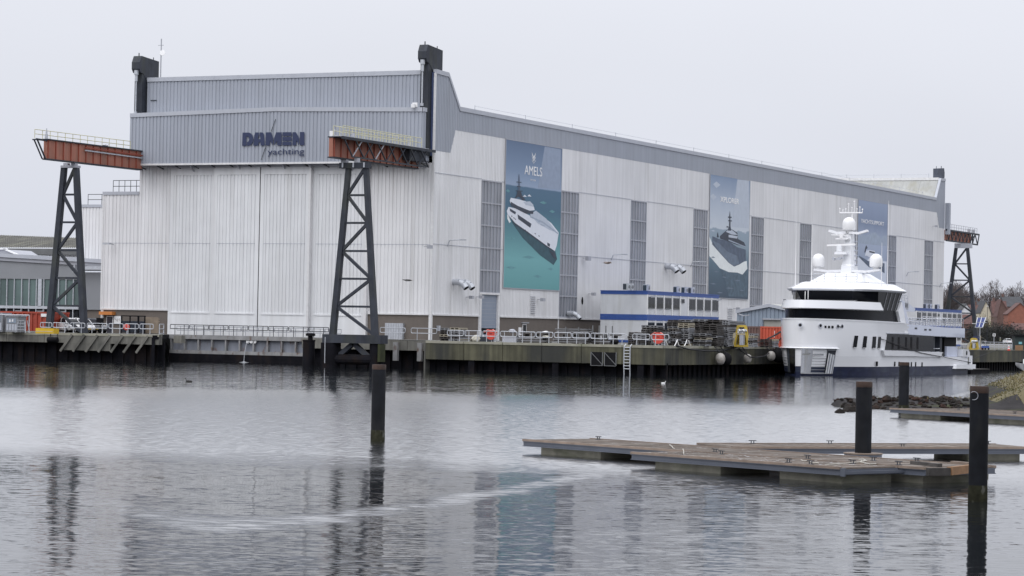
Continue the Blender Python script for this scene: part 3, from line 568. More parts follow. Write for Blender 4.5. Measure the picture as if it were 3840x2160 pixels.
El = [[(1213, 555), (1410, 553), (1410, 636), (1213, 638)], [(1213, 657), (1408, 656), (1408, 742), (1212, 743)], [(1212, 762), (1407, 761), (1406, 840), (1211, 841)]]
Nl = [[(1432, 553), (1500, 553), (1575, 680), (1570, 838), (1512, 730), (1510, 839), (1428, 840)], [(1590, 550), (1688, 549), (1686, 837), (1588, 838)]]
for g in (Dl, Al, Ml, El, Nl): letters('sign_letter', g, 'navy_paint')
letters('sign_slash', [[(1055, 272), (1070, 272), (972, 542), (957, 542)], [(842, 866), (856, 866), (757, 1152), (742, 1152)]], 'car_dark')
def text_part(name, body, m, parent, p0, p1, height, offset=0, sx=1.0, face='front', bold=0):
    """built-in font turned into a thin mesh, set from p0 towards p1"""
    cu = bpy.data.curves.new(name, 'FONT'); cu.body = body; cu.extrude = .012; cu.offset = bold
    tmp = bpy.data.objects.new(name, cu); COL.objects.link(tmp)
    dg = bpy.context.evaluated_depsgraph_get(); me = bpy.data.meshes.new_from_object(tmp.evaluated_get(dg))
    bpy.data.objects.remove(tmp); me.name = name
    xs = [v.co.x for v in me.vertices]; ys = [v.co.y for v in me.vertices]
    x0, x1, y0, y1 = min(xs), max(xs), min(ys), max(ys)
    W = (V(p1)-V(p0)); o = ORG.get(parent.name, V((0, 0, 0)))
    for v in me.vertices:
        v.co = V(p0)+W*((v.co.x-x0)/(x1-x0))+V((0, 0, 1))*((v.co.y-y0)/(y1-y0)*height)+(V((0, -1, 0)) if face == 'front' else V((1, 0, 0)))*v.co.z-o
    me.materials.append(M[m]); ob = bpy.data.objects.new(name, me); COL.objects.link(ob); ob.parent = parent
    return ob
a, b = lx(888, 1085), lx(1682, 1085); h = lx(1240, 908).z-a.z
text_part('sign_word', 'yachting', 'navy_paint', hall, a, V((b.x, b.y, a.z)), h, bold=.003)
# ------------------------------------------------------------------ BANNERS on the side wall (printed sheets)
def bpt(x, y, off=.16): return PX(x, y, off)
def printmat(name, stops, z0, z1, n=.06, sc_=(.3, .3, .6)):
    m = mat(name, (.5, .5, .5), .55, var=0); t = m.node_tree; b = t.nodes['Principled BSDF']; N, L = t.nodes.new, t.links.new
    g = N('ShaderNodeNewGeometry'); s = N('ShaderNodeSeparateXYZ'); L(g.outputs['Position'], s.inputs[0])
    mr = N('ShaderNodeMapRange'); L(s.outputs[2], mr.inputs[0]); mr.inputs[1].default_value = z0; mr.inputs[2].default_value = z1
    mp = N('ShaderNodeMapping'); mp.inputs['Scale'].default_value = sc_; L(g.outputs['Position'], mp.inputs[0])
    ns = N('ShaderNodeTexNoise'); ns.inputs['Scale'].default_value = 1; ns.inputs['Detail'].default_value = 6; L(mp.outputs[0], ns.inputs['Vector'])
    m1 = N('ShaderNodeMath'); m1.operation = 'MULTIPLY_ADD'; L(ns.outputs['Fac'], m1.inputs[0]); m1.inputs[1].default_value = n; L(mr.outputs[0], m1.inputs[2])
    m2 = N('ShaderNodeMath'); m2.operation = 'SUBTRACT'; L(m1.outputs[0], m2.inputs[0]); m2.inputs[1].default_value = n/2
    r = N('ShaderNodeValToRGB'); L(m2.outputs[0], r.inputs[0]); el = r.color_ramp.elements
    el[0].position, el[0].color = stops[0][0], (*SP(stops[0][1]), 1); el[1].position, el[1].color = stops[-1][0], (*SP(stops[-1][1]), 1)
    for p, c in stops[1:-1]: q = el.new(p); q.color = (*SP(c), 1)
    L(r.outputs[0], b.inputs['Base Color']); return m
def banner(label, ya, yb, za, zb, m):
    t = thing('banner', label, 'banner', (.1, ya, za), 'printed banners on the long wall')
    MB().box(.09, ya, za, .13, yb, zb).build('canvas', m, t)
    mb = MB(); mb.box(.08, ya-.12, za, .15, ya-.02, zb); mb.box(.08, yb+.02, za, .15, yb+.12, zb); mb.box(.08, ya-.12, zb+.01, .15, yb+.12, zb+.12); mb.box(.08, ya-.12, za-.12, .15, yb+.12, za-.01); mb.build('lacing_frame', M['mullion'], t)
    return t
def flat(name, t, crop, pts, m, off):
    ox, oy, k = crop; mb = MB(); mb.prism([PX(ox+x/k, oy+y/k, .135+off) for x, y in pts], (.006, 0, 0)); return mb.build(name, m, t)
pc = {k: mat('print_'+k, SP(c), .55, var=v, scale=1.2) for k, c, v in (('white', 'c9ced8', .04), ('shade', '8f9db0', .1), ('dark', '2c3546', .3), ('deep', '1f4a58', .25), ('ink', '46556b', .25), ('steel', '5c6c80', .2), ('wedge', '8190a8', .08), ('pale', 'a9b3c2', .06), ('foam', 'd3d8de', .06), ('water2', '40586a', .35), ('swell', '4d8a92', .2))}
# 1: white yacht on teal sea
b1 = banner('tall teal banner picturing a white yacht at sea', 21.3, 39.85, 10.85, 31.2, printmat('print_sea', [(0, '4a9093'), (.2, '5b9fa3'), (.4, '3f7a86'), (.55, '33607a'), (.692, '3d6480'), (.70, '8397b3'), (.8, '6b83a2'), (1, '506888')], 10.85, 31.2, .012))
c = (1750, 450, 1.811)
flat('printed_light_beam', b1, c, [(530, 180), (640, 200), (636, 474), (485, 458)], pc['wedge'], 0)
flat('printed_shadow', b1, c, [(300, 660), (450, 780), (600, 880), (614, 945), (590, 985), (500, 920), (380, 800), (310, 700)], pc['deep'], .0)
flat('printed_hull', b1, c, [(272, 618), (285, 590), (330, 600), (430, 650), (470, 640), (520, 660), (575, 700), (625, 765), (612, 850), (597, 895), (540, 856), (420, 768), (330, 705), (278, 645)], pc['white'], .008)
flat('printed_deck', b1, c, [(430, 640), (470, 615), (540, 670), (615, 765), (560, 745), (480, 700)], pc['pale'], .016)
flat('printed_cabin', b1, c, [(292, 548), (300, 528), (360, 540), (425, 560), (455, 585), (462, 612), (430, 616), (350, 590), (298, 566)], pc['white'], .018)
flat('printed_window', b1, c, [(300, 555), (345, 582), (430, 618), (455, 618), (450, 638), (400, 635), (330, 600), (300, 580)], pc['dark'], .026)
flat('printed_window', b1, c, [(345, 640), (440, 705), (432, 732), (350, 672)], pc['dark'], .018)
flat('printed_window', b1, c, [(292, 600), (335, 625), (330, 642), (294, 618)], pc['dark'], .018)
flat('printed_window', b1, c, [(548, 832), (566, 842), (564, 862), (548, 852)], pc['dark'], .018)
flat('printed_mast', b1, c, [(325, 532), (338, 512), (346, 480), (366, 482), (378, 515), (400, 542), (380, 546), (356, 520)], pc['dark'], .03)
flat('printed_mast', b1, c, [(350, 484), (352, 400), (354, 368), (357, 368), (360, 400), (363, 484)], pc['ink'], .03)
for q in ((338, 418, 372), (342, 448, 368), (334, 478, 380)): flat('printed_mast_arm', b1, c, [(q[0], q[1]), (q[2], q[1]+3), (q[2], q[1]+8), (q[0], q[1]+5)], pc['dark'], .036)
for q in ((395, 742), (412, 756), (432, 772), (462, 766), (488, 782), (318, 660), (303, 648), (327, 668)): flat('printed_port', b1, c, [(q[0], q[1]), (q[0]+7, q[1]+5), (q[0]+7, q[1]+11), (q[0], q[1]+6)], pc['dark'], .02)
flat('printed_boot', b1, c, [(278, 640), (330, 700), (420, 763), (540, 851), (597, 889), (597, 896), (540, 860), (420, 773), (330, 711)], pc['dark'], .022)
flat('printed_rail', b1, c, [(430, 650), (520, 690), (622, 768), (618, 774), (520, 702), (430, 660)], pc['shade'], .024)
flat('printed_deck_gear', b1, c, [(478, 680), (496, 684), (500, 696), (484, 694)], pc['shade'], .026); flat('printed_deck_gear', b1, c, [(500, 706), (530, 716), (534, 722), (505, 714)], pc['shade'], .026)
flat('printed_sun_deck', b1, c, [(385, 556), (430, 552), (452, 576), (455, 590), (400, 575)], pc['pale'], .03)
for q in ((300, 800, 60), (420, 930, 90), (300, 1000, 70), (480, 1060, 60), (570, 1010, 40), (520, 560, 50), (580, 620, 40), (280, 480, 30)): flat('printed_ripple', b1, c, [(q[0]-q[2]*.5, q[1]), (q[0], q[1]-9), (q[0]+q[2]*.5, q[1]+3), (q[0]+q[2]*.1, q[1]+12)], pc['swell'], .001)
flat('printed_foam', b1, c, [(275, 640), (285, 655), (300, 690), (290, 700), (276, 670)], pc['foam'], .004)
flat('printed_keel', b1, c, [(560, 885), (598, 900), (612, 945), (590, 935)], pc['dark'], .018)
flat('printed_umbrella', b1, c, [(380, 520), (395, 508), (408, 522)], pc['white'], .036); flat('printed_umbrella', b1, c, [(412, 518), (425, 505), (440, 520)], pc['white'], .036)
for k in range(3): flat('printed_chevron', b1, c, [(442, 218+k*24), (456, 250+k*22), (470, 222+k*24), (466, 240+k*21), (456, 268+k*14), (446, 238+k*21)], M['white'], .01)
def side_text(name, body, t, crop, xa, xb, ytop, ybot, m='white', bold=0, off=.15):
    ox, oy, k = crop; A, B = PX(ox+xa/k, oy+ybot/k, off), PX(ox+xb/k, oy+ybot/k, off); T = PX(ox+xa/k, oy+ytop/k, off)
    text_part(name, body, m, t, A, V((A.x, B.y, A.z)), T.z-A.z, face='side', bold=bold)
side_text('printed_word', 'AMELS', b1, c, 393, 512, 306, 368); side_text('printed_small_word', 'EST. 1918', b1, c, 435, 468, 402, 412)
# 2: dark ship in rough sea
b2 = banner('grey blue banner picturing a dark ship in a rough sea', 98.9, 117.5, 11.05, 31.2, printmat('print_rough_sea', [(0, '31465a'), (.16, '3b5568'), (.3, '4e6a7c'), (.42, '7a8f9f'), (.555, '8497a8'), (.565, 'b6bfca'), (.75, 'a5b1c2'), (1, '7187a6')], 11.05, 31.2, .10, (.25, .25, .3)))
c = (2550, 600, 2.4156)
flat('printed_light_beam', b2, c, [(520, 175), (625, 188), (622, 620), (468, 604)], pc['pale'], 0)
flat('printed_wake', b2, c, [(264, 690), (300, 770), (400, 860), (480, 940), (560, 925), (605, 915), (610, 985), (570, 1040), (520, 1020), (440, 1015), (360, 980), (310, 920), (266, 870)], pc['foam'], .0)
flat('printed_water', b2, c, [(360, 990), (420, 1020), (500, 1030), (555, 1050), (606, 990), (606, 1240), (440, 1235), (410, 1100)], pc['water2'], .001)
flat('printed_hull', b2, c, [(294, 690), (350, 715), (440, 735), (520, 790), (596, 812), (596, 910), (540, 945), (490, 966), (440, 930), (350, 830), (292, 765)], pc['ink'], .008)
flat('printed_hull_light', b2, c, [(294, 730), (360, 760), (430, 830), (520, 870), (535, 940), (490, 962), (440, 926), (350, 826)], pc['steel'], .016)
flat('printed_cabin', b2, c, [(362, 690), (405, 650), (450, 615), (520, 660), (525, 715), (580, 745), (596, 780), (520, 770), (430, 735), (365, 712)], pc['dark'], .02)
flat('printed_roof', b2, c, [(415, 650), (452, 618), (524, 678), (470, 676)], pc['pale'], .028)
flat('printed_mast', b2, c, [(432, 640), (446, 600), (448, 500), (452, 462), (456, 500), (458, 600), (464, 640)], pc['dark'], .03)
for q in ((436, 512, 468), (438, 545, 470), (422, 600, 440)): flat('printed_mast_arm', b2, c, [(q[0], q[1]), (q[2], q[1]+2), (q[2], q[1]+12), (q[0], q[1]+9)], pc['dark'], .036)
flat('printed_window', b2, c, [(440, 676), (522, 690), (518, 712), (440, 700)], pc['pale'], .034); flat('printed_deck', b2, c, [(440, 720), (590, 782), (592, 790), (440, 732)], pc['shade'], .036)
for q in ((300, 880, 40), (330, 1010, 50), (400, 1060, 40), (520, 1090, 60), (450, 1160, 80), (300, 1120, 60), (560, 1180, 40), (360, 1200, 60), (590, 660, 24), (300, 640, 40)): flat('printed_ripple', b2, c, [(q[0]-q[2]*.5, q[1]), (q[0], q[1]-6), (q[0]+q[2]*.5, q[1]+4), (q[0], q[1]+8)], pc['steel'] if q[1] > 800 else pc['pale'], .002)
for q in ((270, 560, 40), (330, 220, 60), (300, 330, 50)): flat('printed_cloud', b2, c, [(max(268, q[0]-q[2]*.5), q[1]), (q[0], q[1]-26), (q[0]+q[2]*.6, q[1]+6), (q[0], q[1]+34)], pc['pale'], .001)
flat('printed_mast', b2, c, [(334, 700), (342, 650), (352, 700)], pc['dark'], .03)
side_text('printed_word', 'XPLORER', b2, c, 364, 536, 328, 378, bold=.02)
# 3: ship before hills
b3 = banner('farthest banner, partly hidden behind the mast of the yacht', 176.85, 195.4, 11.0, 31.2, printmat('print_cloud_sky', [(0, '7f8ca2'), (.25, 'bfc6d1'), (.44, 'c8ced8'), (.45, '8c9ab2'), (.6, '98a5bc'), (.78, '72829f'), (1, '8393b0')], 11.0, 31.2, .12, (.3, .3, .05)))
c = (3050, 760, 4.829)
flat('printed_hills', b3, c, [(808, 735), (815, 590), (880, 575), (950, 600), (1040, 560), (1120, 535), (1160, 580), (1230, 640), (1280, 590), (1330, 600), (1325, 785), (1100, 765)], pc['shade'], 0)
flat('printed_hull', b3, c, [(828, 960), (900, 1000), (1000, 1060), (1120, 1060), (1290, 1100), (1290, 1280), (1150, 1180), (1010, 1170), (900, 1060), (830, 990)], pc['ink'], .008)
flat('printed_cabin', b3, c, [(930, 960), (960, 870), (1010, 855), (1115, 880), (1120, 930), (1060, 950), (1100, 1030), (960, 960)], pc['white'], .016)
flat('printed_window', b3, c, [(1010, 870), (1115, 895), (1110, 920), (1015, 900)], pc['dark'], .024)
flat('printed_mast', b3, c, [(925, 900), (940, 820), (958, 770), (985, 820), (960, 840), (940, 905)], pc['dark'], .024)
side_text('printed_word', 'YACHTSUPPORT', b3, c, 862, 1280, 290, 362, bold=.01)
# ------------------------------------------------------------------ CRANE RUNWAYS: girder on a lattice tower
def lattice(t, cx, cy, zb, zt, wb, wt, n=7, leg=.85, legt=.62, first=0, by=0):
    """two battered box legs in the X-Z plane with horizontals and single diagonals"""
    def X(s, z): return cx+s*(wb+(wt-wb)*(z-zb)/(zt-zb))/2
    for s in (-1, 1):
        mb = MB(); a0, a1 = leg/2, legt/2
        mb.add([(X(s, zb)-a0, cy-a0, zb), (X(s, zb)+a0, cy-a0, zb), (X(s, zb)+a0, cy+a0, zb), (X(s, zb)-a0, cy+a0, zb), (X(s, zt)-a1, cy-a1, zt), (X(s, zt)+a1, cy-a1, zt), (X(s, zt)+a1, cy+a1, zt), (X(s, zt)-a1, cy+a1, zt)],
               [(0,3,2,1),(4,5,6,7),(0,1,5,4),(1,2,6,5),(2,3,7,6),(3,0,4,7)])
        mb.build('leg', M['dark_steel'], t)
    zs = [zb+(zt-zb)*k for k in LAT]
    for i, (a, b) in enumerate(zip(zs[:-1], zs[1:])):
        s = 1 if (i+first) % 2 == 0 else -1
        MB().bar((X(s, a)-s*.3, cy, a+.15), (X(-s, b)+s*.3, cy, b-.15), .34, .34).build('diagonal_brace', M['dark_steel'], t)
        if i: MB().bar((X(-1, a)+.3, cy, a), (X(1, a)-.3, cy, a), .26, .26).build('cross_brace', M['dark_steel'], t)
LAT = [0, .169, .336, .503, .672, .839, 1.0]
def rail_along(t, x, y0, y1, z0, z1, h, n, m, name='walkway_rail'):
    mb = MB(); P = lambda k: V((x, y0+(y1-y0)*k, z0+(z1-z0)*k))
    for k in range(n+1): mb.tube(P(k/n), P(k/n)+V((0, 0, h)), .05, 4)
    for q in (.5, 1): mb.tube(P(0)+V((0, 0, h*q)), P(1)+V((0, 0, h*q)), .045, 4)
    mb.build(name, m, t)
# left one: plain girder with its end bracket
gl = thing('crane_runway', 'orange crane girder left of the lettered front on a dark tower behind the red container', 'crane runway', (-44.6, -17, ZQ), 'crane runways sticking out of the hall')
MB().box(-44.65, -23.7, 26.0, -44.1, -1.6, 28.4).build('girder', M['orange'], gl)
for k in range(13): MB().box(-44.1, -23.6+k*1.7, 26.02, -43.96, -23.52+k*1.7, 28.38).build('stiffener', M['orange_rib'], gl)
MB().box(-44.9, -23.8, 28.4, -43.9, -1.7, 28.55).build('top_plate', M['dark_steel'], gl)
MB().box(-44.8, -23.75, 25.83, -43.95, -1.7, 26.0).build('bottom_plate', M['dark_steel'], gl)
mb = MB(); mb.bar((-44.2, -23.9, 25.95), (-44.2, -25.75, 28.3), .16, .16); mb.bar((-44.2, -23.5, 28.3), (-44.2, -26.0, 28.35), .2, .22); mb.bar((-44.7, -23.9, 25.95), (-44.7, -25.75, 28.3), .14, .14); mb.bar((-44.9, -25.8, 28.3), (-44.0, -25.8, 28.3), .16, .16); mb.build('end_bracket', M['dark_steel'], gl)
for k, z in enumerate((27.5, 27.85)): MB().bar((-43.88, -15.5, z+.12), (-43.88, -1.8, z), .08, .16).build('side_rail', M['galv' if k == 0 else 'orange_rib'], gl)
rail_along(gl, -44.8, -25.5, -3.5, 28.5, 28.55, 1.15, 13, M['yellow_rail'])
MB().lathe([(.2, 0), (.2, .6), (.12, .6), (.12, .95), (.07, .95), (.07, 1.35)], 8, (-44.4, -23.5, 28.55)).build('warning_lamp', M['galv'], gl)
lattice(gl, -45.0, -17.2, 3.35, 25.2, 5.6, 1.9, leg=.78, legt=.66)
mb = MB(); mb.box(-46.2, -17.7, 25.2, -43.7, -16.7, 25.5); mb.box(-45.9, -17.5, 25.5, -45.2, -16.9, 25.82); mb.box(-44.7, -17.5, 25.5, -44.0, -16.9, 25.82); mb.build('cap_beam', M['mullion'], gl)
# right one: girder with a truss walkway, tower standing in the water
gr = thing('crane_runway', 'orange crane girder with black truss walkway on a tower standing in the water', 'crane runway', (0, -21, 0), 'crane runways sticking out of the hall')
MB().box(-1.95, -24.4, 25.75, -1.4, -1.95, 28.1).build('girder', M['orange'], gr)
for k in range(14): MB().box(-1.4, -24.2+k*1.7, 25.77, -1.24, -24.12+k*1.7, 28.08).build('stiffener', M['orange_rib'], gr)
MB().box(-2.1, -24.5, 28.1, -1.2, -2, 28.24).build('top_plate', M['dark_steel'], gr)
MB().box(-2.1, -24.45, 25.6, -1.2, -2, 25.75).build('bottom_plate', M['dark_steel'], gr)
MB().box(-1.15, -6.5, 26.5, -.2, -2.0, 27.9).build('drive_housing', M['dark_steel'], gr)
tx, zt, zb = .15, 28.05, 25.85
mb = MB(); mb.bar((tx, -24.9, zt), (tx, -.1, zt), .22, .34); mb.bar((tx, -22.4, zb), (tx, -2.6, zb), .16, .18); mb.build('truss_chord', M['dark_steel'], gr)
for k in range(8):
    y = -24.4+k*2.9; MB().bar((tx, y, zt-.1), (tx, y+2.2, zb), .15, .15).build('truss_brace', M['dark_steel'], gr)
    if k < 7: MB().bar((tx-.05, y+2.3, zb), (tx-.05, y+2.9+1.7, zt-.1), .11, .11).build('truss_brace', M['mullion' if k in (0, 2) else 'dark_steel'], gr)
mb = MB(); mb.box(-1.15, -24.9, 28.2, .25, -2, 28.27); mb.build('walkway_floor', M['galv'], gr)
rail_along(gr, .25, -24.9, -4.1, 28.27, 28.27, 1.2, 13, M['yellow_rail'])
rail_along(gr, -1.1, -24.9, -4.1, 28.27, 28.27, 1.2, 13, M['yellow_rail'])
for y in (-21.0, -6.0): MB().box(-.7, y, 28.28, -.3, y+.35, 28.85).build('junction_box', M['mullion'], gr)
MB().box(-1.9, -24.4, 28.25, -1.5, -24.0, 28.9).build('end_box', M['white'], gr)
MB().lathe([(.2, 0), (.2, .2), (.1, .2), (.1, .6), (.04, .8)], 8, (-1.55, -23.8, 28.3)).build('warning_lamp', M['galv'], gr)
MB().box(-2.1, -21.5, 24.5, 1.9, -20.5, 25.2).build('cap_beam', M['dark_steel'], gr)
MB().box(-2.0, -21.3, 25.2, -1.2, -20.7, 25.6).build('bearing_block', M['mullion'], gr); MB().box(-.1, -21.3, 25.2, .4, -20.7, 25.75).build('bearing_block', M['mullion'], gr)
for k in range(3): MB().box(-1.7+k*1.5, -21.55, 24.6, -1.5+k*1.5, -21.505, 25.2).build('cap_rib', M['galv'], gr)
lattice(gr, .2, -21, 4.05, 24.5, 5.9, 2.45, leg=.72, legt=.58)
MB().box(-3.7, -22, 3.0, 4.4, -20, 4.05).build('base_beam', M['dark_steel'], gr)
for s, r in ((-3.0, 1.25), (3.45, .9)):
    MB().lathe([(r, -2), (r, 3.0)], 20, (s, -21, 0)).build('caisson', M['sheet'], gr, smooth=40)
mb = MB(); mb.box(4.1, -22.0, .8, 4.4, -20.6, 2.95); mb.build('mossy_fender', mat('moss', (.03, .036, .013), .9, var=.35, scale=1.5, streak=.3), gr)
MB().lathe([(.75, -2), (.75, 3.1), (.8, 3.1), (.8, 3.3)], 14, (-5.9, -21.4, 0)).build('dolphin_pile', M['sheet'], gr, smooth=40)
MB().lathe([(.3, 0), (.3, .45), (.6, .5), (.6, .75), (.35, .85)], 10, (-5.7, -21.4, 3.3)).build('bollard', M['rubber'], gr)
MB().bar((-2.6, -21, .8), (.2, -21, 3.0), .55, .55).build('raking_strut', M['dark_steel'], gr); MB().bar((3.0, -21, .8), (.2, -21, 3.0), .55, .55).build('raking_strut', M['dark_steel'], gr)
MB().tube((-2.6, -21.2, 1.0), (3, -21.2, 1.0), .62, 12).build('cross_tube', M['sheet'], gr)
mb = MB(); mb.box(-3.1, -22.4, .5, -3.02, -22.34, 3.7); mb.build('water_gauge', M['galv'], gr)
# far one beyond the hall
gf = thing('crane_runway', 'distant orange crane girder on a dark tower beyond the far end of the hall', 'crane runway', (-.5, LEN+12, ZQ), 'crane runways sticking out of the hall')
MB().box(-.5, LEN+.1, 25.75, .1, LEN+20.3, 27.95).build('girder', M['orange'], gf)
mb = MB(); mb.bar((.4, LEN+.1, 27.95), (.4, LEN+25.5, 27.95), .3, .34); mb.bar((.4, LEN+.1, 25.7), (.4, LEN+24.5, 25.7), .26, .3); mb.build('truss_chord', M['dark_steel'], gf)
for k in range(7): y = LEN+.5+k*2.8; MB().bar((.4, y, 27.8), (.4, y+1.4, 25.8), .17, .17).build('truss_brace', M['dark_steel'], gf); MB().bar((.4, y+1.4, 25.8), (.4, y+2.8, 27.8), .17, .17).build('truss_brace', M['dark_steel'], gf)
mb = MB(); mb.bar((.4, LEN+24.4, 25.7), (.4, LEN+25.6, 27.9), .2, .2); mb.bar((-.5, LEN+20.4, 25.7), (-.5, LEN+25.5, 27.9), .18, .18); mb.bar((.4, LEN+20.4, 25.7), (.4, LEN+22.4, 27.9), .18, .18); mb.bar((.4, LEN+22.4, 27.9), (.4, LEN+24.4, 25.7), .18, .18); mb.bar((.4, LEN+20.4, 25.7), (.4, LEN+20.4, 27.9), .22, .22); mb.build('end_bracket', M['dark_steel'], gf)
rail_along(gf, .5, LEN+.2, LEN+23.5, 28.1, 28.1, 1.15, 13, M['galv'])
for q in (18.6, 21.8): MB().box(-.3, LEN+q, 28.1, .3, LEN+q+.5, 28.95).build('junction_box', M['mullion'], gf)
MB().box(-.9, LEN+10.9, 24.5, 2.7, LEN+12.1, 25.5).build('cap_beam', M['trim_grey'], gf)
lattice(gf, .55, LEN+11.5, ZQ, 24.5, 7.4, 2.5, leg=.85, legt=.62)
# ------------------------------------------------------------------ DOCK GATE
dg = thing('dock_gate', 'grey rust-streaked steel dock gate below the sliding doors', 'dock gate', (-25, -3.4, 0))
gx0, gx1, gy = -37.6, -11.3, -3.4
MB().box(gx0, gy, -1, gx1, gy+1.0, 3.45).build('gate_plate', M['dockgate'], dg)
MB().box(gx0, gy-.55, 2.95, gx1, gy+.0, 3.5).build('top_beam', M['gate_frame'], dg)
MB().box(gx0, gy-.45, 1.0, gx1, gy-.0, 1.45).build('bottom_beam', M['gate_frame'], dg)
n = 12
for k in range(n+1):
    x = gx0+.15+(gx1-gx0-.5)*k/n; MB().box(x, gy-.5, 1.46, x+.2, gy, 2.94).build('rib', M['gate_frame'], dg)
MB().box(gx0, gy-.5, -1, gx1, gy-.02, .98).build('weed_skirt', M['sheet'], dg)
for k in range(3):
    p = PY(932+k*13, 1281, gy-.2); mb = MB(); mb.lathe([(.16, 0), (.25, 0), (.25, .25), (.16, .25)], 12); o = mb.build('outlet_ring', M['white'], dg, local=True); o.location = p-V((-25, -3.4, 0)); o.rotation_euler = (math.pi/2, 0, 0)
def gaterail(y, z, m, x0, x1, h, n):
    for k in range(n):
        a, b = x0+(x1-x0)*k/n, x0+(x1-x0)*(k+1)/n-.15; mb = MB()
        mb.path([(a, y, z+h-.55), (a, y, z+h), (b, y, z+h), (b, y, z+h-.55), (a, y, z+h-.55)], .05, 4)
        for q in (.25, .75): mb.tube((a+(b-a)*q, y, z), (a+(b-a)*q, y, z+h), .05, 4)
        mb.build('handrail', m, dg)
gaterail(gy-.3, 3.5, M['dark_steel'], gx0, -13.0, 1.35, 8); gaterail(gy+1.3, 3.5, M['mullion'], gx0, -12, 1.15, 10)
st = thing('water_jet', 'thin white stream of water falling from the dock gate outlet', 'water jet', (0, 0, 0))
p = PY(932, 1283, gy-.5); q = PZ(922, 1357, 0); mb = MB()
mb.path([p, p+V((-.1, -.35, -.15)), p+V((-.18, -.5, -.9)), V((p.x-.25, p.y-.6, 1.0)), V((p.x-.28, p.y-.62, .05))], .04, 6); mb.build('stream', M['foam'], st)
mb = MB(); mb.lathe([(.7, .01), (.4, .04), (.15, .1), (.05, .14)], 9, (p.x-.28, p.y-.62, 0)); mb.build('splash', M['foam'], st)
# ------------------------------------------------------------------ QUAY WALLS
def quay_wall(name, label, a, b, ztop_a, ztop_b, zbot, panels, mt, post=None, recess=1.2, cope=True):
    """concrete face from a to b (seen side on the right of a->b), dark recess with sheet piling below"""
    a, b = V((a[0], a[1], 0)), V((b[0], b[1], 0)); d = (b-a).normalized(); nrm = V((d.y, -d.x, 0))
    t = thing(name, label, 'quay wall', a)
    Ln = (b-a).length; zt = lambda s: ztop_a+(ztop_b-ztop_a)*s/Ln
    for i in range(panels):
        s0, s1 = Ln*i/panels+.03, Ln*(i+1)/panels-.03
        mb = MB(); p0, p1 = a+d*s0, a+d*s1
        mb.prism([p0+V((0, 0, zbot)), p1+V((0, 0, zbot)), p1+V((0, 0, zt(s1)-.03)), p0+V((0, 0, zt(s0)-.03))], nrm*-.9); mb.build('concrete_panel', mt, t)
        if cope:
            mb = MB(); mb.prism([p0+nrm*.06+V((0, 0, zt(s0)-.28)), p1+nrm*.06+V((0, 0, zt(s1)-.28)), p1+nrm*.06+V((0, 0, zt(s1)+.02)), p0+nrm*.06+V((0, 0, zt(s0)+.02))], nrm*-1.0); mb.build('coping_stone', M['coping'], t)
    mb = MB(); q = int(Ln/.8)
    for k in range(q):
        s0, s1 = Ln*k/q, Ln*(k+1)/q; o = .25 if k % 2 else 0
        p0, p1 = a+d*s0-nrm*(recess+o), a+d*s1-nrm*(recess+o); mb.prism([p0+V((0, 0, -1.5)), p1+V((0, 0, -1.5)), p1+V((0, 0, zbot+.2)), p0+V((0, 0, zbot+.2))], nrm*-.4)
    o = mb.build('sheet_piling', M['sheet'], t); o['kind'] = 'stuff'
    return t, a, d, nrm, Ln
qa = quay_wall('quay_wall', 'long green stained concrete quay wall under the row of guard rails', (9.0, QY), (QX, QY), 3.5, 3.5, 1.25, 6, M['concrete_green'])
for s in (5.8, 17, 28): 
    pp = qa[1]+qa[2]*s; MB().box(pp.x, pp.y+.15, -1, pp.x+.8, pp.y+.9, 1.22).build('pile', M['sheet'], qa[0])
mb = MB(); pp = PY(2263, 1346, QY-.05)
for k in range(2): x = pp.x-1.6+k*1.75; mb.box(x, QY-.06, 1.0, x+1.5, QY+.05, 2.6)
mb.build('recess_hatch', M['rubber'], qa[0])
mb = MB()
for k in range(2):
    x = pp.x-1.6+k*1.75; mb.bar((x, QY-.1, 1.0), (x, QY-.1, 2.6), .1, .06); mb.bar((x+1.5, QY-.1, 1.0), (x+1.5, QY-.1, 2.6), .1, .06); mb.bar((x, QY-.1, 1.0), (x+1.5, QY-.1, 1.0), .1, .06); mb.bar((x, QY-.1, 2.55), (x+1.5, QY-.1, 1.1), .1, .06)
mb.build('hatch_frame', M['grate'], qa[0])
lad = thing('quay_ladder', 'galvanised ladder hanging down the green quay wall to the water', 'ladder', (0, QY, 0))
lx0 = PY(2352, 1330, QY-.3).x; mb = MB()
for s in (-.38, .38): mb.path([(lx0+s, QY+.1, 3.6), (lx0+s, QY-.35, 3.3), (lx0+s, QY-.35, .9), (lx0+s, QY-.2, -.3)], .07, 5)
mb.build('side_rail', M['galv'], lad); mb = MB()
for k in range(8): mb.tube((lx0-.38, QY-.35, .7+k*.36), (lx0+.38, QY-.35, .7+k*.36), .05, 5)
mb.build('rungs', M['galv'], lad)
qb = quay_wall('quay_wall', 'green concrete quay wall hung with fenders running past the white yacht', (QX, QY+.02), (QX, 230), 3.5, 3.5, 1.25, 22, M['concrete_green'])
qc = quay_wall('quay_wall', 'short pale concrete quay wall behind the tower standing in the water', (-11.2, -14.0), (9, -14.0), 3.48, 3.48, 2.2, 4, M['concrete'], cope=False)
for x in (2.2, 5.6): MB().box(x, -14.5, .9, x+.6, -14.02, 3.2).build('fender_post', M['gate_frame'], qc[0])
MB().box(-11.2, -13.1, -1, -11.0, -2.2, 3.4).build('return_wall', M['sheet'], qc[0]); MB().box(8.8, QY, -1, 9.0, -13.5, 3.4).build('return_wall', M['concrete'], qc[0])
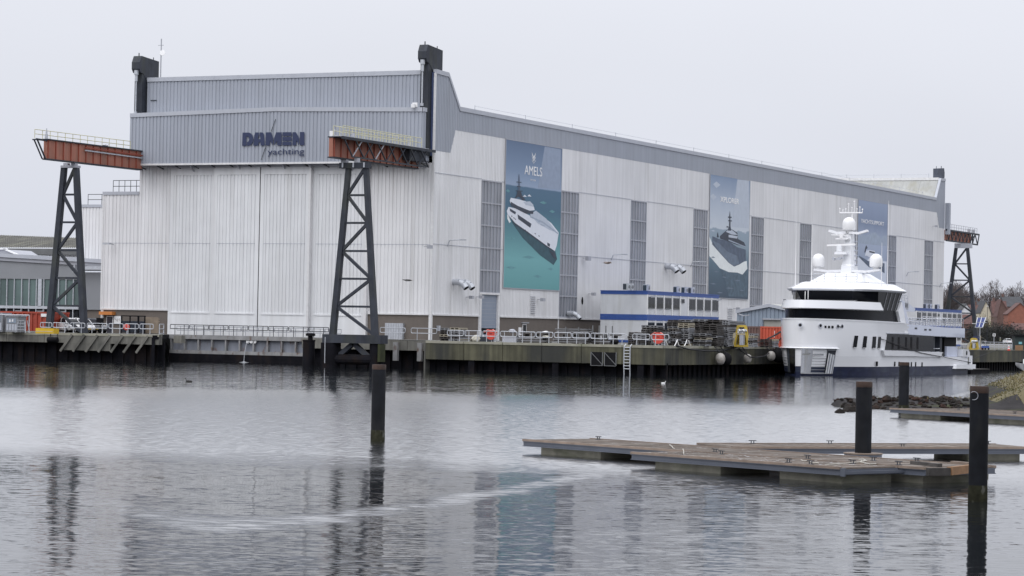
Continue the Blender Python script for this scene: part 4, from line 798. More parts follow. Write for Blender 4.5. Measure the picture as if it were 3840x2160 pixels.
qd = quay_wall('quay_wall', 'grey concrete quay wall with raking fender beams in front of the parked cars', (-95, -27.5), (-30, -18), 3.2, 3.5, 2.2, 12, M['concrete'], cope=True)
_, a_, d_, n_, L_ = qd
def on_left(x):   # distance along the left quay for a photo column
    d = ray(x, 1250); A = V((d.x, d.y)); B = V((-d_.x, -d_.y)); C = V((a_.x-CAM.x, a_.y-CAM.y)); det = A.x*B.y-A.y*B.x
    return (A.x*C.y-A.y*C.x)/det
for k in range(7):
    s = on_left(272+k*47.5); p0 = a_+d_*s+n_*.12+V((0, 0, 3.3)); p1 = a_+d_*(s-1.55)+n_*.3+V((0, 0, 1.1))
    MB().bar(p0, p1, .28, .3).build('raking_beam', M['concrete'], qd[0])
s0, s1 = on_left(240), on_left(415); mb = MB(); mb.prism([a_+d_*s0+n_*.02+V((0, 0, 1.25)), a_+d_*s1+n_*.02+V((0, 0, 1.25)), a_+d_*s1+n_*.02+V((0, 0, 2.2)), a_+d_*s0+n_*.02+V((0, 0, 2.2))], n_*-.5); mb.build('concrete_panel', M['concrete'], qd[0])
qe = quay_wall('quay_wall', 'dark recessed quay wall at the left end of the dock gate', (-30, -18.0), (-37.7, -4.2), 3.45, 3.45, 2.9, 2, M['sheet'], cope=False, recess=.6)
MB().box(-33, -10, 2.4, -31.8, -9, 3.4).build('corbel', M['concrete'], qe[0])
s = on_left(205); tf = thing('tyre_fender', 'black rubber fender hung on the quay wall below the yellow block', 'fender', a_+d_*s+n_*.6+V((0, 0, 2.5)))
MB().path([a_+d_*(s-.7)+n_*.5+V((0, 0, 2.55)), a_+d_*(s+.7)+n_*.5+V((0, 0, 2.55))], .38, 10).build('roller', M['rubber'], tf, smooth=50); mb = MB()
for q in (-.5, .5): mb.tube(a_+d_*(s+q)+n_*.3+V((0, 0, 2.8)), a_+d_*(s+q)+n_*.15+V((0, 0, 3.4)), .05, 4)
mb.build('chain', M['rubber'], tf)
# ------------------------------------------------------------------ GUARD RAILS (hoops)
def make_hoop(ln, label, group, m='galv', h=1.32, r=.055):
    t = thing('guard_rail', label, 'guard rail', (0, 0, 0), group); c = .18
    pts = []
    for cx, cz, a0 in ((ln-c, h-c, 90), (ln-c, h-.62+c, 0), (c, h-.62+c, -90), (c, h-c, 180)):
        for i in range(4): a = math.radians(a0-30*i); pts.append((cx+c*math.cos(a), 0, cz+c*math.sin(a)))
    pts.append(pts[0]); MB().path(pts, r, 6).build('hoop', M[m], t, smooth=60)
    post = MB().tube((0, 0, 0), (0, 0, h-.02), r*.9, 6).build('post', M[m], t); post.location = (ln*.24, 0, 0); inst(post, t, (ln*.76, 0, 0))
    return t
GR = 'guard rails along the right quay edge'
xs = [220, 410, 600, 790, 985, 1175, 1370, 1565, 1760, 1957, 2210, 2412]
near = ['beside the grey board stack', 'in front of the crumpled tarpaulin', 'in front of the lifebuoy housing by the roller door', 'in front of the low grey crate', 'under the white door in the brick plinth', 'in front of the pale wrapped bundle', 'at the left end of the long board bundle', 'under the middle of the long board bundle', 'in front of the bundle with upright stakes', 'in front of the lower corner of the white cabin', 'in front of the shorter pallet stacks', 'in front of the lifebuoy housing by the pallets']
hp = None
for i, x in enumerate(xs):
    p = PY(1600+x/2.862, 1290, QY+.5); lab = 'galvanised guard rail hoop '+near[i]
    if hp is None: hp = make_hoop(2.2, lab, GR); hp.location = (p.x, QY+.5, ZQ)
    else: dup(hp, (p.x, QY+.5, ZQ), lab)
for i, (x, wd) in enumerate(((1425, 3.55), (1541, 3.6))):
    p = PY(x, 1275, -13.6); t = make_hoop(wd, 'long guard rail hoop '+('right of the tower standing in the water' if i == 0 else 'in front of the metal gate at the hall corner'), GR, h=1.5); t.location = (p.x, -13.6, ZQ)
GLF = 'guard rails along the left quay edge'
ang = math.atan2(d_.y, d_.x); hl = None
lab = ['over the yellow block', 'in front of the red container end', 'in front of the first white car', 'behind the tower leg by the second white car', 'in front of the dark cars', 'in front of the white door frame', 'with the red lifebuoy behind it', 'in front of the black fenced pen']
for i, (x0, x1) in enumerate(((146, 191), (193, 255), (257, 316), (322, 400), (403, 460), (463, 517), (519, 573))):
    s0, s1 = on_left(x0), on_left(x1); p = a_+d_*s0-n_*.35
    t = make_hoop((s1-s0)-.1, 'guard rail hoop on the left quay '+lab[i], GLF, h=1.35); t.location = (p.x, p.y, 3.2+.3*s0/L_); t.rotation_euler.z = ang
gg = thing('guard_rail', 'plain two-bar guard rail closing the gap left of the dock gate', 'guard rail', (-31, -16.5, ZQ), GLF)
mb = MB()
for z in (.15, .75, 1.35): mb.tube((-30.3, -17.6, ZQ+z), (-32.5, -13.2, ZQ+z), .06, 5)
for q in (0, 1): mb.tube((-30.3-2.2*q, -17.6+4.4*q, ZQ), (-30.3-2.2*q, -17.6+4.4*q, ZQ+1.35), .07, 5)
mb.build('rails', M['galv'], gg)
# ------------------------------------------------------------------ LEFT: buildings, container, cabinets, cars
gb2 = thing('grey_workshop', 'low grey workshop with a strip of tall greenish windows left of the hall', 'building', (-90, 6, ZQ))
Yw = 6.0
def wl(x, y, Y=Yw): return PY(x, y, Y)
tl, tr = wl(-60, 953), wl(382, 991); xl, xr = tl.x-12, AN-.2; zl, zr = 15.8, wl(382, 991).z
zt_ = lambda x: zl+(zr-zl)*(x-xl)/(xr-xl)
zl = wl(0, 964).z+(wl(0, 964).z-zr)/(wl(0, 964).x-xr)*(xl-wl(0, 964).x)
wz1, wz0 = wl(100, 1046).z, wl(100, 1148).z; wx1 = wl(296, 1100).x
mb = MB(); mb.prism([(xl, Yw, wz1), (xr, Yw, wz1), (xr, Yw, zr), (xl, Yw, zl)], (0, 40, 0)); mb.box(wx1, Yw, ZQ+3.2, xr, Yw+40, wz1-.002); mb.build('wall', M['grey_plaster'], gb2)
MB().box(wx1, Yw+.3, ZQ, xr, Yw+20, ZQ+3.19).build('plinth', M['brick'], gb2)
mb = MB(); mb.prism([(xl, Yw-.5, zl), (xr, Yw-.5, zr), (xr, Yw-.5, zr+.55), (xl, Yw-.5, zl+.55)], (0, 41, 0)); mb.build('roof', M['trim_grey'], gb2)
mb = MB(); mb.prism([(xl, Yw-.25, zl-.5), (xr, Yw-.25, zr-.5), (xr, Yw-.25, zr-.01), (xl, Yw-.25, zl-.01)], (0, .5, 0)); mb.build('roof_fascia', M['mullion'], gb2)
MB().box(xl, Yw+.8, ZQ, wx1, Yw+1.2, wz1).build('back_panel', M['dark_cloth'], gb2)
cols = [(-30+27.7*k) for k in range(13)]; cols = [x for x in cols if x < 297]
for i, x in enumerate(cols):
    a = wl(x, 1100).x; b = wl(min(x+27.7, 298), 1100).x
    MB().box(a+.06, Yw+.15, wz0+.1, b-.06, Yw+.2, wz1-.05).build('window_pane', M['green_glass'], gb2)
    MB().box(a-.06, Yw-.05, ZQ, a+.06, Yw+.25, wz1).build('mullion_post', M['galv'], gb2)
    if i % 3: MB().box(a+.3, Yw+.15, ZQ+.1, b-.3, Yw+.2, wz0-.6).build('lower_pane', M['glass'], gb2)
    else: MB().box(a+.1, Yw+.1, ZQ+.1, b-.1, Yw+.2, wz0-.6).build('lower_panel', M['grey_plaster'], gb2)
MB().box(xl, Yw-.1, wz0-.35, wx1, Yw+.3, wz0+.05).build('window_sill', M['galv'], gb2)
x1 = wl(150, 1100).x; MB().box(x1-.3, Yw-.1, wz0, x1+.3, Yw+.26, wz1).build('window_post', M['galv'], gb2)
p = wl(350, 1021); mb = MB(); mb.tube((p.x-2.6, Yw-1.2, p.z), (p.x+2.8, Yw-1.2, p.z), .16, 8); mb.bar((p.x-2.4, Yw, p.z+.6), (p.x-2.4, Yw-1.3, p.z+.6), .15, .9); mb.bar((p.x-2, Yw-.6, p.z+.6), (p.x+2.8, Yw-.6, p.z+.6), .3, .5); mb.build('pipe_canopy', M['galv'], gb2)
rl = thing('roof_light', 'pale pitched roof light on the grey workshop roof at the left edge', 'roof light', (-100, 9, 15))
q0, q1, q2 = wl(-75, 958, 9), wl(68, 958, 9), wl(25, 936, 9); mb = MB(); mb.add([q0+V((0, 0, -.2)), q1+V((0, 0, -.2)), wl(25, 936, 9), wl(-30, 936, 9), q0+V((0, 6, -.2)), q1+V((0, 6, -.2)), wl(25, 936, 9)+V((0, 6, 0)), wl(-30, 936, 9)+V((0, 6, 0))], [(0, 1, 2, 3), (1, 5, 6, 2), (3, 2, 6, 7), (0, 3, 7, 4)])
mb.build('glazed_gable', M['mullion'], rl); mb = MB(); mb.bar(q2+V((-.4, -.1, .1)), q1+V((.6, -.1, -.1)), .3, .2); mb.bar(q2+V((.2, -.1, .1)), wl(-30, 936, 8.9)+V((0, 0, .1)), .3, .2); mb.build('verge', M['white'], rl)
sh = thing('old_shed', 'long old shed with a mossy corrugated roof behind the grey workshop', 'building', (-110, 60, ZQ))
Ys = 62.0
a, b, c, d = wl(-80, 927, Ys), wl(300, 931, Ys), wl(-80, 880, Ys+14), wl(300, 894, Ys+14)
a.z = b.z
n = 110; mb = MB(); vs = []
for k in range(n+1):
    f = k/n; e = .16*(k % 2); p0 = a.lerp(b, f)+V((0, 0, e)); p1 = c.lerp(d, f)+V((0, 0, e)); vs.append((p0, p1))
for (p0, p1), (q0, q1) in zip(vs[:-1], vs[1:]): mb.add([p0, q0, q1, p1], [(0, 1, 2, 3)])
mb.build('roof', M['moss_roof'], sh, flip=False)
mb = MB(); corr(mb, FR(Ys+.6), a.x, b.x, ZQ, a.z-1.1, .8, .12); mb.build('wall', M['office'], sh, flip=False)
MB().box(a.x, Ys-.1, a.z-1.1, b.x, Ys+.6, a.z-.1).build('gutter', M['grate'], sh)
rc = thing('shipping_container', 'rusty red open-top container beside the parked cars at the far left', 'container', (-56, -14, ZQ))
Yc = -15.5
cx0, cx1, cz = PY(-70, 1210, Yc).x, PY(188, 1210, Yc).x, PY(150, 1172, Yc).z
zb_ = 3.62
MB().box(cx0, Yc, zb_, cx1, Yc+4.2, cz).build('box', M['red'], rc)
nr = 15
for k in range(nr): x = cx0+(cx1-cx0)*k/nr; MB().box(x, Yc-.14, zb_, x+.18, Yc-.001, cz-.15).build('side_rib', M['red'], rc)
MB().box(cx0, Yc-.16, cz-.14, cx1+.1, Yc+4.3, cz+.1).build('top_rail', M['red'], rc)
for q in (.05, 2.0, 3.95): MB().box(cx1, Yc+q, zb_, cx1+.12, Yc+q+.18, cz-.15).build('door_post', M['red'], rc)
MB().box(cx1, Yc+.25, zb_+(cz-zb_)*.6, cx1+.1, Yc+1.98, zb_+(cz-zb_)*.65).build('door_bar', M['red'], rc)
for x, y in ((164, 1182),): p = PY(x, y, Yc-.2); MB().box(p.x-.45, Yc-.2, p.z-.2, p.x+.45, Yc-.17, p.z+.2).build('label_plate', M['white'], rc)
cg = 'cars parked by the hall corner'
def car(label, body, loc, yaw, group, sc_=1.22, kind='suv'):
    t = thing('parked_car', label, 'car', loc, group); k = sc_
    Hh = 1.58 if kind == 'suv' else 1.42
    Lh, W = 2.18, .92
    def ring(x, zs): return [(x*k, y*k, z*k) for y, z in zs]
    def sec(x, zb, zs_, zt, w): return [(x*k, s*w_*k, z*k) for s, w_, z in ((-1, w*.9, zb), (-1, w, zb+.15), (-1, w, zs_-.1), (-1, w*.93, zt), (1, w*.93, zt), (1, w, zs_-.1), (1, w, zb+.15), (1, w*.9, zb))]
    prof = [(-2.18, .42, .75, .82, .78), (-2.05, .28, .85, 1.0, .88), (-1.3, .25, .9, 1.02, .92), (0, .24, .9, 1.0, .92), (.85, .25, .88, .98, .92), (1.6, .26, .8, .88, .9), (2.05, .3, .68, .76, .84), (2.2, .42, .6, .64, .72)]
    off = V(loc)
    def build(mb, name, m, par, smooth=False):
        mb.v = [Matrix.Rotation(yaw, 3, 'Z') @ p+off for p in mb.v]; return mb.build(name, m, par, smooth)
    mb = MB(); mb.loft([sec(*q) for q in prof]); b = build(mb, 'body', body, t, 35)
    mb = MB(); roof = [(-2.02, 1.0, .78), (-1.55, Hh-.12, .70), (-.6, Hh, .68), (.2, Hh-.02, .68), (.55, Hh-.12, .69), (1.3, .97, .80)]
    mb.loft([[(x*k, -w*k, .96*k), (x*k, -w*.93*k, z*k), (x*k, w*.93*k, z*k), (x*k, w*k, .96*k)] for x, z, w in roof]); build(mb, 'windows', M['glass'], t, 20)
    mb = MB(); mb.loft([[(x*k, -w*.9*k, (z+.005)*k), (x*k, -w*.8*k, (z+.05)*k), (x*k, w*.8*k, (z+.05)*k), (x*k, w*.9*k, (z+.005)*k)] for x, z, w in roof[1:5]]); build(mb, 'roof', body, t, 20)
    for s in (-1, 1):
        mb = MB()
        for (xa, za, wa), (xb, zb2, wb2) in ((roof[4], roof[5]), (roof[0], roof[1])): mb.bar((xa*k, s*wa*.96*k, za*k), (xb*k, s*wb2*.99*k, zb2*k), .09, .09)
        mb.bar((-.35*k, s*.72*k, (Hh-.03)*k), (-.35*k, s*.83*k, .95*k), .1, .05); build(mb, 'window_pillar', body, t)
        for x in (-1.32, 1.32):
            w_ = MB(); w_.tube((x*k, s*.72*k, .33*k), (x*k, s*.945*k, .33*k), .335*k, 16); wo_ = build(w_, 'wheel', M['rubber'], t)
            r_ = MB(); r_.tube((x*k, s*.94*k, .33*k), (x*k, s*.955*k, .33*k), .2*k, 10); build(r_, 'rim', M['galv'], wo_)
        mb = MB(); mb.box(2.02*k, s*.8*k-.14*k, .58*k, 2.19*k, s*.62*k+.14*k, .7*k); build(mb, 'headlight', M['chrome'], t)
        mb = MB(); mb.box(-2.2*k, s*.72*k-.1*k, .75*k, -2.06*k, s*.72*k+.1*k, .92*k); build(mb, 'tail_light', M['tail_red'], t)
        mb = MB(); mb.box(.75*k, s*.92*k-.02, .95*k, .95*k, s*1.08*k+.02, 1.08*k); build(mb, 'wing_mirror', body, t)
    mb = MB(); mb.box(2.17*k, -.26*k, .4*k, 2.215*k, .26*k, .5*k); build(mb, 'number_plate', M['plate_yellow'], t)
    return t
yaw = math.radians(-32)
for i, (x, y, bm, lb) in enumerate(((258, -13.5, 'car_white', 'white hatchback parked next to the red container'), (303, -11.0, 'car_white', 'white car parked behind the tower leg'), (330, -7.6, 'car_dark', 'dark car nosing out right of the tower leg'), (348, -4.6, 'car_grey', 'grey car parked furthest right of the tower leg near the orange canopy'))):
    p = PY(x, 1245, y); car(lb, M[bm], (p.x, y, ZQ), yaw, cg)
mb = MB(); p = PY(376, 1206, -9); bt = thing('traffic_mirror', 'small black box on a post beside the white entrance post', 'post box', (p.x, -9, ZQ)); mb.tube((p.x, -9, ZQ), (p.x, -9, p.z), .07, 5); mb.box(p.x-.45, -9.3, p.z-.5, p.x+.45, -8.9, p.z+.5); mb.build('box_on_post', M['rubber'], bt)
def cabinet(label, x0, x1, ytop, Y, group=None):
    a, b = PY(x0, 1240, Y).x, PY(x1, 1240, Y).x; zt = PY(x0, ytop, Y).z; zb = 3.45; w_ = b-a
    t = thing('equipment_cabinet', label, 'cabinet', (a, Y, zb), group)
    MB().box(a, Y, zb, b, Y+1.8, zt).build('body', M['grey_plaster'], t)
    MB().box(a-.1, Y-.1, zt, b+.1, Y+1.9, zt+.15).build('lid', M['mullion'], t)
    for k in range(4): MB().box(a+.15+k*(w_-.2)/4, Y-.05, zb+.2, a+.15+k*(w_-.2)/4+(w_-.6)/4, Y-.005, zb+(zt-zb)*.5).build('louvre_panel', M['trim_grey'], t)
    MB().box(a+w_*.15, Y-.04, zb+(zt-zb)*.58, b-w_*.15, Y-.01, zt-.25).build('door', M['shed'], t)
    MB().box(a+w_*.3, Y-.06, zb+(zt-zb)*.64, a+w_*.42, Y-.045, zb+(zt-zb)*.8).build('notice', M['white'], t); MB().box(a+w_*.52, Y-.06, zb+(zt-zb)*.66, a+w_*.64, Y-.045, zb+(zt-zb)*.82).build('notice', M['white'], t)
    return t
cabinet('grey electrical cabinet with two white notices at the left edge of the quay', 21, 66, 1186, -22.5)
cabinet('wider grey cabinet cut off by the left edge of the photo', -45, 9, 1176, -22.0)
fr = thing('pipe_frame', 'tall galvanised pipe frame standing over the grey cabinets', 'frame', PY(109, 1250, -23.2)*1)
a, b = PY(-20, 1180, -23.2), PY(110, 1182, -23.2); mb = MB(); mb.path([V((a.x, -23.2, 3.4)), V((a.x, -23.2, b.z)), b, V((b.x, -23.2, 3.4))], .07, 5); mb.build('frame', M['galv'], fr)
p = PY(77, 1240, -23.6); sl = thing('step_ladder', 'small grey step ladder beside the cabinet on the left quay', 'ladder', (p.x, -23.6, 3.4)); mb = MB()
for s in (-.5, .5): mb.path([(p.x+s*1.5, -23.6, 3.4), (p.x+s, -23.4, 5.0)], .06, 4); mb.path([(p.x+s*1.5, -22.6, 3.4), (p.x+s, -22.9, 5.0)], .06, 4)
for k in range(4): mb.bar((p.x-.6, -23.5, 3.8+k*.4), (p.x+.6, -23.5, 3.8+k*.4), .25, .05)
mb.build('ladder', M['galv'], sl)
p = PY(167, 1244, -24.2); yb = thing('yellow_block', 'yellow painted block on the left quay edge', 'block', (p.x, -24.2, 3.4)); mb = MB(); mb.prism([(p.x-1.4, -24.2, 3.36), (p.x+1.4, -24.2, 3.36), (p.x+1.4, -24.2, 4.05), (p.x-1.4, -24.2, 4.05)], (0, 1.2, 0)); mb.build('block', mat('bright_yellow', (.62, .40, .02), .55, var=.1), yb)
MB().box(p.x-1.3, -24.24, 3.6, p.x+1.3, -24.21, 3.68).build('groove', M['cream'], yb)
def buoy_housing(label, x, y, Y, s=1.0, round_=False):
    p = PY(x, y, Y); t = thing('lifebuoy_station', label, 'lifebuoy', (p.x, Y, ZQ), 'red lifebuoy stations')
    MB().tube((p.x, Y+.12, ZQ), (p.x, Y+.12, p.z+.3), .06, 5).build('post', M['galv'], t)
    if round_:
        mb = MB(); mb.lathe([(.18, -.08), (.38, -.06), (.44, 0), (.38, .06), (.18, .08)], 18); o = mb.build('ring', M['safety_red'], t, smooth=50, local=True); o.location = V((0, 0, p.z-ZQ)); o.rotation_euler = (math.pi/2, 0, .3)
    else:
        r = 1.12*s; pts = [(p.x+r*math.cos(math.radians(a)), Y-.15, p.z+r*math.sin(math.radians(a))) for a in range(-200, 21, 20)]+[(p.x+r*1.25, Y-.15, p.z+r*.45), (p.x+r*.5, Y-.15, p.z+r*.98), (p.x-r*.5, Y-.15, p.z+r*.98), (p.x-r*1.25, Y-.15, p.z+r*.45)]
        mb = MB(); mb.prism(pts, (0, .3, 0)); mb.build('housing', M['safety_red'], t)
        for sg_ in (-1, 1): MB().bar((p.x+sg_*r*.5, Y-.25, p.z+r*1.0), (p.x+sg_*r*1.3, Y-.25, p.z+r*.45), .3, .08).build('hood', M['red_hood'], t)
        for k in range(3): MB().box(p.x-.16+k*.14, Y-.18, p.z+.05, p.x-.1+k*.14, Y-.16, p.z+.22).build('slot', M['dark_cloth'], t)
    return t
buoy_housing('red lifebuoy housing behind the rails below the grey roller door', 1842, 1255, QY+1.6, .56)
buoy_housing('red lifebuoy housing in front of the pallet stacks', 2469, 1268, QY+1.6, .6)
p0 = a_+d_*on_left(478); buoy_housing('round red lifebuoy behind the left rails by the black pen', 474, 1226, p0.y+1.0, round_=True)
# ------------------------------------------------------------------ RIGHT QUAY: cabins, shed, containers, pallets
ACG = 'air conditioners on the cabin roofs'
def cabin(label, X, y0, y1, x_end, ztop, nmod, skip, storeys=2):
    """two-storey site cabin: long face on plane X from y0 to y1, end face at y0"""
    t = thing('site_cabin', label, 'site cabin', (X, y0, ZQ), 'white and blue site cabins beside the hall')
    H = (ztop-ZQ)/storeys
    for s in range(storeys):
        z = ZQ+s*H
        MB().box(x_end, y0+.06, z, X-.06, y1-.06, z+H-.01).build('wall', M['office'], t)
        for z0, z1 in ((z+H-.42, z+H+.0 if s < storeys-1 else z+H+.02), (z, z+.42)):
            if s == 0 and z0 == z: z0 = z+.05
            MB().box(x_end-.03, y0, z0, X, y1, z1-.01).build('blue_band', M['blue'], t)
    L_ = (y1-y0)/nmod
    for s in range(storeys):
        z = ZQ+s*H
        for k in range(nmod+1):
            y = y0+L_*k; MB().box(X-.05, max(y-.13, y0+.01), z+.42, X+.07, min(y+.13, y1), z+H-.42).build('corner_post', M['white'], t)
        for k in range(nmod):
            y = y0+L_*k
            if k == skip:
                f = MB().box(X-.02, y+L_*.15, z+H*.62, X+.05, y+L_*.5, z+H*.78).build('window', M['car_dark'], t); MB().box(X+.03, y+L_*.18, z+H*.635, X+.06, y+L_*.47, z+H*.765).build('pane', M['glass'], f); continue
            a, b, c, d = y+L_*.12, y+L_*.88, z+H*.35, z+H*.81
            f = MB().box(X-.02, a, c, X+.05, b, d).build('window', M['car_dark'], t)
            MB().box(X+.02, a+.12, c+.12, X+.06, a+(b-a)*.5-.05, d-.12).build('pane', M['glass'], f); MB().box(X+.02, a+(b-a)*.5+.05, c+.12, X+.06, b-.12, d-.12).build('pane', M['glass'], f)
    mb = MB()
    for y in (y0+1.2, y1-1.2): mb.bar((X, y, ztop-.75), (X+.8, y+.3, ztop-.6), .12, .2)
    mb.build('lamp', M['mullion'], t)
    MB().box(x_end-.05, y0-.06, ztop, X+.06, y1+.06, ztop+.12).build('roof', M['blue'], t)
    return t
cabin('white two-storey site cabin with blue bands standing left of the pallet stacks', 12, 44.3, 72.9, 4.7, 10.9, 9, 4)
cabin('white and blue site cabin seen behind the stern deck of the yacht', 12, 176.5, 207.5, 4.7, 10.6, 9, 4)
for i, (x, y, lb) in enumerate(((2350, 1085, 'twin air conditioner nearest the cabin corner on the left'), (2363, 1085, 'second air conditioner beside the twin at the left of the cabin roof'), (2425, 1088, 'air conditioner above the front corner of the cabin'), (2538, 1092, 'pale louvred air conditioner above the middle windows of the cabin'), (2568, 1094, 'small air conditioner between the two pale ones on the cabin roof'), (2592, 1093, 'air conditioner at the right of the cabin roof before the sea banner'))):
    X = 10.0; p = PX(x, y, X); s = .75
    if i == 0: ac = thing('air_conditioner', lb, 'air conditioner', (X, p.y, 11.02), ACG); MB().box(X-.4, p.y-s/2, 11.02, X+.4, p.y+s/2, 12.0).build('casing', M['galv'], ac); MB().tube((X+.38, p.y, 11.5), (X+.43, p.y, 11.5), .27, 14).build('fan_grille', M['car_dark'], ac); MB().box(X-.42, p.y-s/2-.02, 11.1, X+.1, p.y-s/2+.02, 11.9).build('coil', M['car_dark'], ac)
    else: dup(ac, (X, p.y, 11.02), lb)
for i, x in enumerate((3472, 3487, 3515)):
    p = PX(x, 1148, 10.0); dup(ac, (10.0, p.y, 10.72), ['air conditioner on the far cabin under the last hall window', 'air conditioner just right of the first on the far cabin', 'air conditioner by the hall corner on the far cabin'][i])
# gabled shed
Yh = 62.0
sd = thing('gabled_shed', 'blue grey gabled metal shed between the pallets and the yacht', 'shed', (20, Yh, ZQ))
a, pk, b = PY(2764, 1170, Yh), PY(2888, 1146, Yh), PY(3012, 1172, Yh); b.z = a.z
gz = lambda u: a.z+(pk.z-a.z)*max(0, 1-abs(u-pk.x)/(pk.x-a.x))
doorx0, doorz = PY(2862, 1200, Yh).x, PY(2880, 1198, Yh).z
mb = MB(); corr(mb, FR(Yh), a.x, doorx0, ZQ, gz, .6, .1); corr(mb, FR(Yh), doorx0, pk.x*2-a.x, doorz, gz, .6, .1); mb.build('gable_wall', M['shed'], sd, flip=False)
MB().box(doorx0, Yh+.25, ZQ, pk.x*2-a.x-.3, Yh+.4, doorz).build('roller_shutter', M['shutter'], sd)
MB().box(doorx0-.1, Yh-.12, doorz-.05, pk.x*2-a.x, Yh+.3, doorz+.16).build('door_lintel', M['mullion'], sd)
bx = pk.x*2-a.x
for u, v, nm in ((a, pk, 'roof'), (V((bx, Yh, a.z)), pk, 'roof')):
    mb = MB(); s = V((0, -.3, .06)); mb.prism([u+s, V((pk.x, Yh, pk.z))+s, V((pk.x, Yh, pk.z))+s+V((0, 0, .22)), u+s+V((0, 0, .22))], (0, 20, 0)); mb.build(nm, M['pale_roof'], sd)
mb = MB(); mb.prism([a+V((-.1, -.36, -.2)), pk+V((0, -.36, -.2)), pk+V((0, -.36, .28)), a+V((-.1, -.36, .28))], (0, .06, 0)); mb.prism([V((bx, Yh-.36, a.z-.2)), V((pk.x, Yh-.36, pk.z-.2)), V((pk.x, Yh-.36, pk.z+.28)), V((bx, Yh-.36, a.z+.28))], (0, .06, 0)); mb.build('verge_board', M['trim_grey'], sd)
MB().box(a.x, Yh+.1, ZQ, a.x+.2, Yh+19, a.z).build('side_wall', M['shed'], sd)
p = PY(2942, 1140, Yh+6); MB().tube((p.x, Yh+6, gz(p.x)-.3), (p.x, Yh+6, PY(2942, 1122, Yh+6).z), .22, 8).build('flue', M['dark_steel'], sd)
# two-headed lamp in front of the shed
Yl = 30; p = PY(2790, 1183, Yl); q = thing('street_lamp', 'black lamp post with two heads in front of the blue grey shed', 'street lamp', (p.x, Yl, ZQ))
MB().tube((p.x, Yl, ZQ), (p.x, Yl, p.z), .10, 8, .07).build('post', M['dark_steel'], q)
for s, z in ((-1, .3), (1, .12)): mb = MB(); mb.bar((p.x, Yl, p.z-.05), (p.x+s*.75, Yl, p.z+z*.6), .3, .1); mb.build('lamp_head', M['mullion'], q)
# containers
def container(label, x0, x1, ytop, Y, m, d=3.0):
    A, B = PY(x0, 1280, Y).x, PY(x1, 1280, Y).x; zt = PY(x0, ytop, Y).z
    t = thing('shipping_container', label, 'container', (A, Y, ZQ), 'steel containers on the right quay')
    mb = MB(); corr(mb, FR(Y), A, B, ZQ+.2, zt-.15, .42, .09, .5, .12); mb.build('ribbed_side', M[m], t, flip=False)
    MB().box(A, Y+.1, ZQ+.1, B, Y+d, zt-.02).build('body', M[m], t)
    for z in (ZQ+.02, zt-.16): MB().box(A, Y-.03, z, B, Y+.12, z+.2).build('rail', M[m], t)
    for x in (A, B-.16): MB().box(x, Y-.04, ZQ, x+.16, Y+.13, zt+.05).build('corner_post', M[m], t)
    return t, A, B, zt
container('brown container behind the yellow mooring frame', 2786, 2851, 1224, 22, 'brown')
ct, A, B, zt = container('orange red container with a white sign beside the bow of the yacht', 2851, 2990, 1225, 20, 'orangered')
mb = MB(); mb.prism([PY(x, y, 19.9) for x, y in ((2928, 1240), (2990, 1240), (2990, 1269), (2930, 1269), (2934, 1254))], (0, .04, 0)); sg = mb.build('sign_board', M['white'], ct)
text_part('sign_letters', '8', 'tail_red', sg, PY(2935, 1262, 19.86), PY(2941, 1262, 19.86), PY(2935, 1250, 19.86).z-PY(2935, 1262, 19.86).z, bold=.02)
text_part('sign_letters', ':nn', 'rubber', sg, PY(2943, 1262, 19.86), PY(2958, 1262, 19.86), PY(2943, 1251, 19.86).z-PY(2943, 1262, 19.86).z, bold=.02)
text_part('sign_letters', 'gg', 'white', ct, PY(2945, 1284, 19.9), PY(2958, 1284, 19.9), .5, bold=.02)
MB().box(PY(2904, 1250, 19.9).x, 19.86, ZQ+1.2, PY(2904, 1250, 19.9).x+.05, 19.9, zt-.5).build('lock_rod', M['white'], ct)
# pallet stacks: every pallet a part
def pallet_mesh(w_, d_, h, m, slats=5):
    mb = MB()
    for k in range(slats): y = d_*k/slats; mb.box(0, y, h-.06, w_, y+d_/slats-.08, h)
    for k in range(3): x = (w_-.14)*k/2; mb.box(x, .02, .06, x+.14, d_-.02, h-.065)
    for k in range(2): y = (d_-.3)*k; mb.box(0, y, 0, w_, y+.3, .055)
    return mb
PSG = 'stacked grey pallets on the right quay'
_pm = {}
def stack(label, x, y, w_, d_, h, layers, dark=.5):
    t = thing('pallet_stack', label, 'pallet stack', (x, y, ZQ), PSG); lh = h/layers
    for k in range(layers):
        mname = random.choices(['wood_dark', 'wood_grey', 'wood_light'], [dark, 1-dark, .08])[0]; key = (round(w_, 1), round(d_, 1), round(lh, 2), mname)
        loc = V((random.uniform(-.09, .09), random.uniform(-.09, .09), k*lh))
        if key not in _pm:
            sv = ORG[t.name]; ORG[t.name] = V((0, 0, 0)); ob = pallet_mesh(w_, d_, lh*.96, None).build('pallet', M[mname], t); ORG[t.name] = sv; ob.location = loc; _pm[key] = ob
        else: inst(_pm[key], t, loc)
    return t
def stk(label, x0, x1, ytop, Y, d_=2.0, dark=.6):
    A, B = PY(x0, 1295, Y).x, PY(x1, 1295, Y).x; zt = PY((x0+x1)/2, ytop, Y).z
    return stack(label, A, Y, B-A, d_, zt-ZQ, max(3, round((zt-ZQ)/.27)), dark)
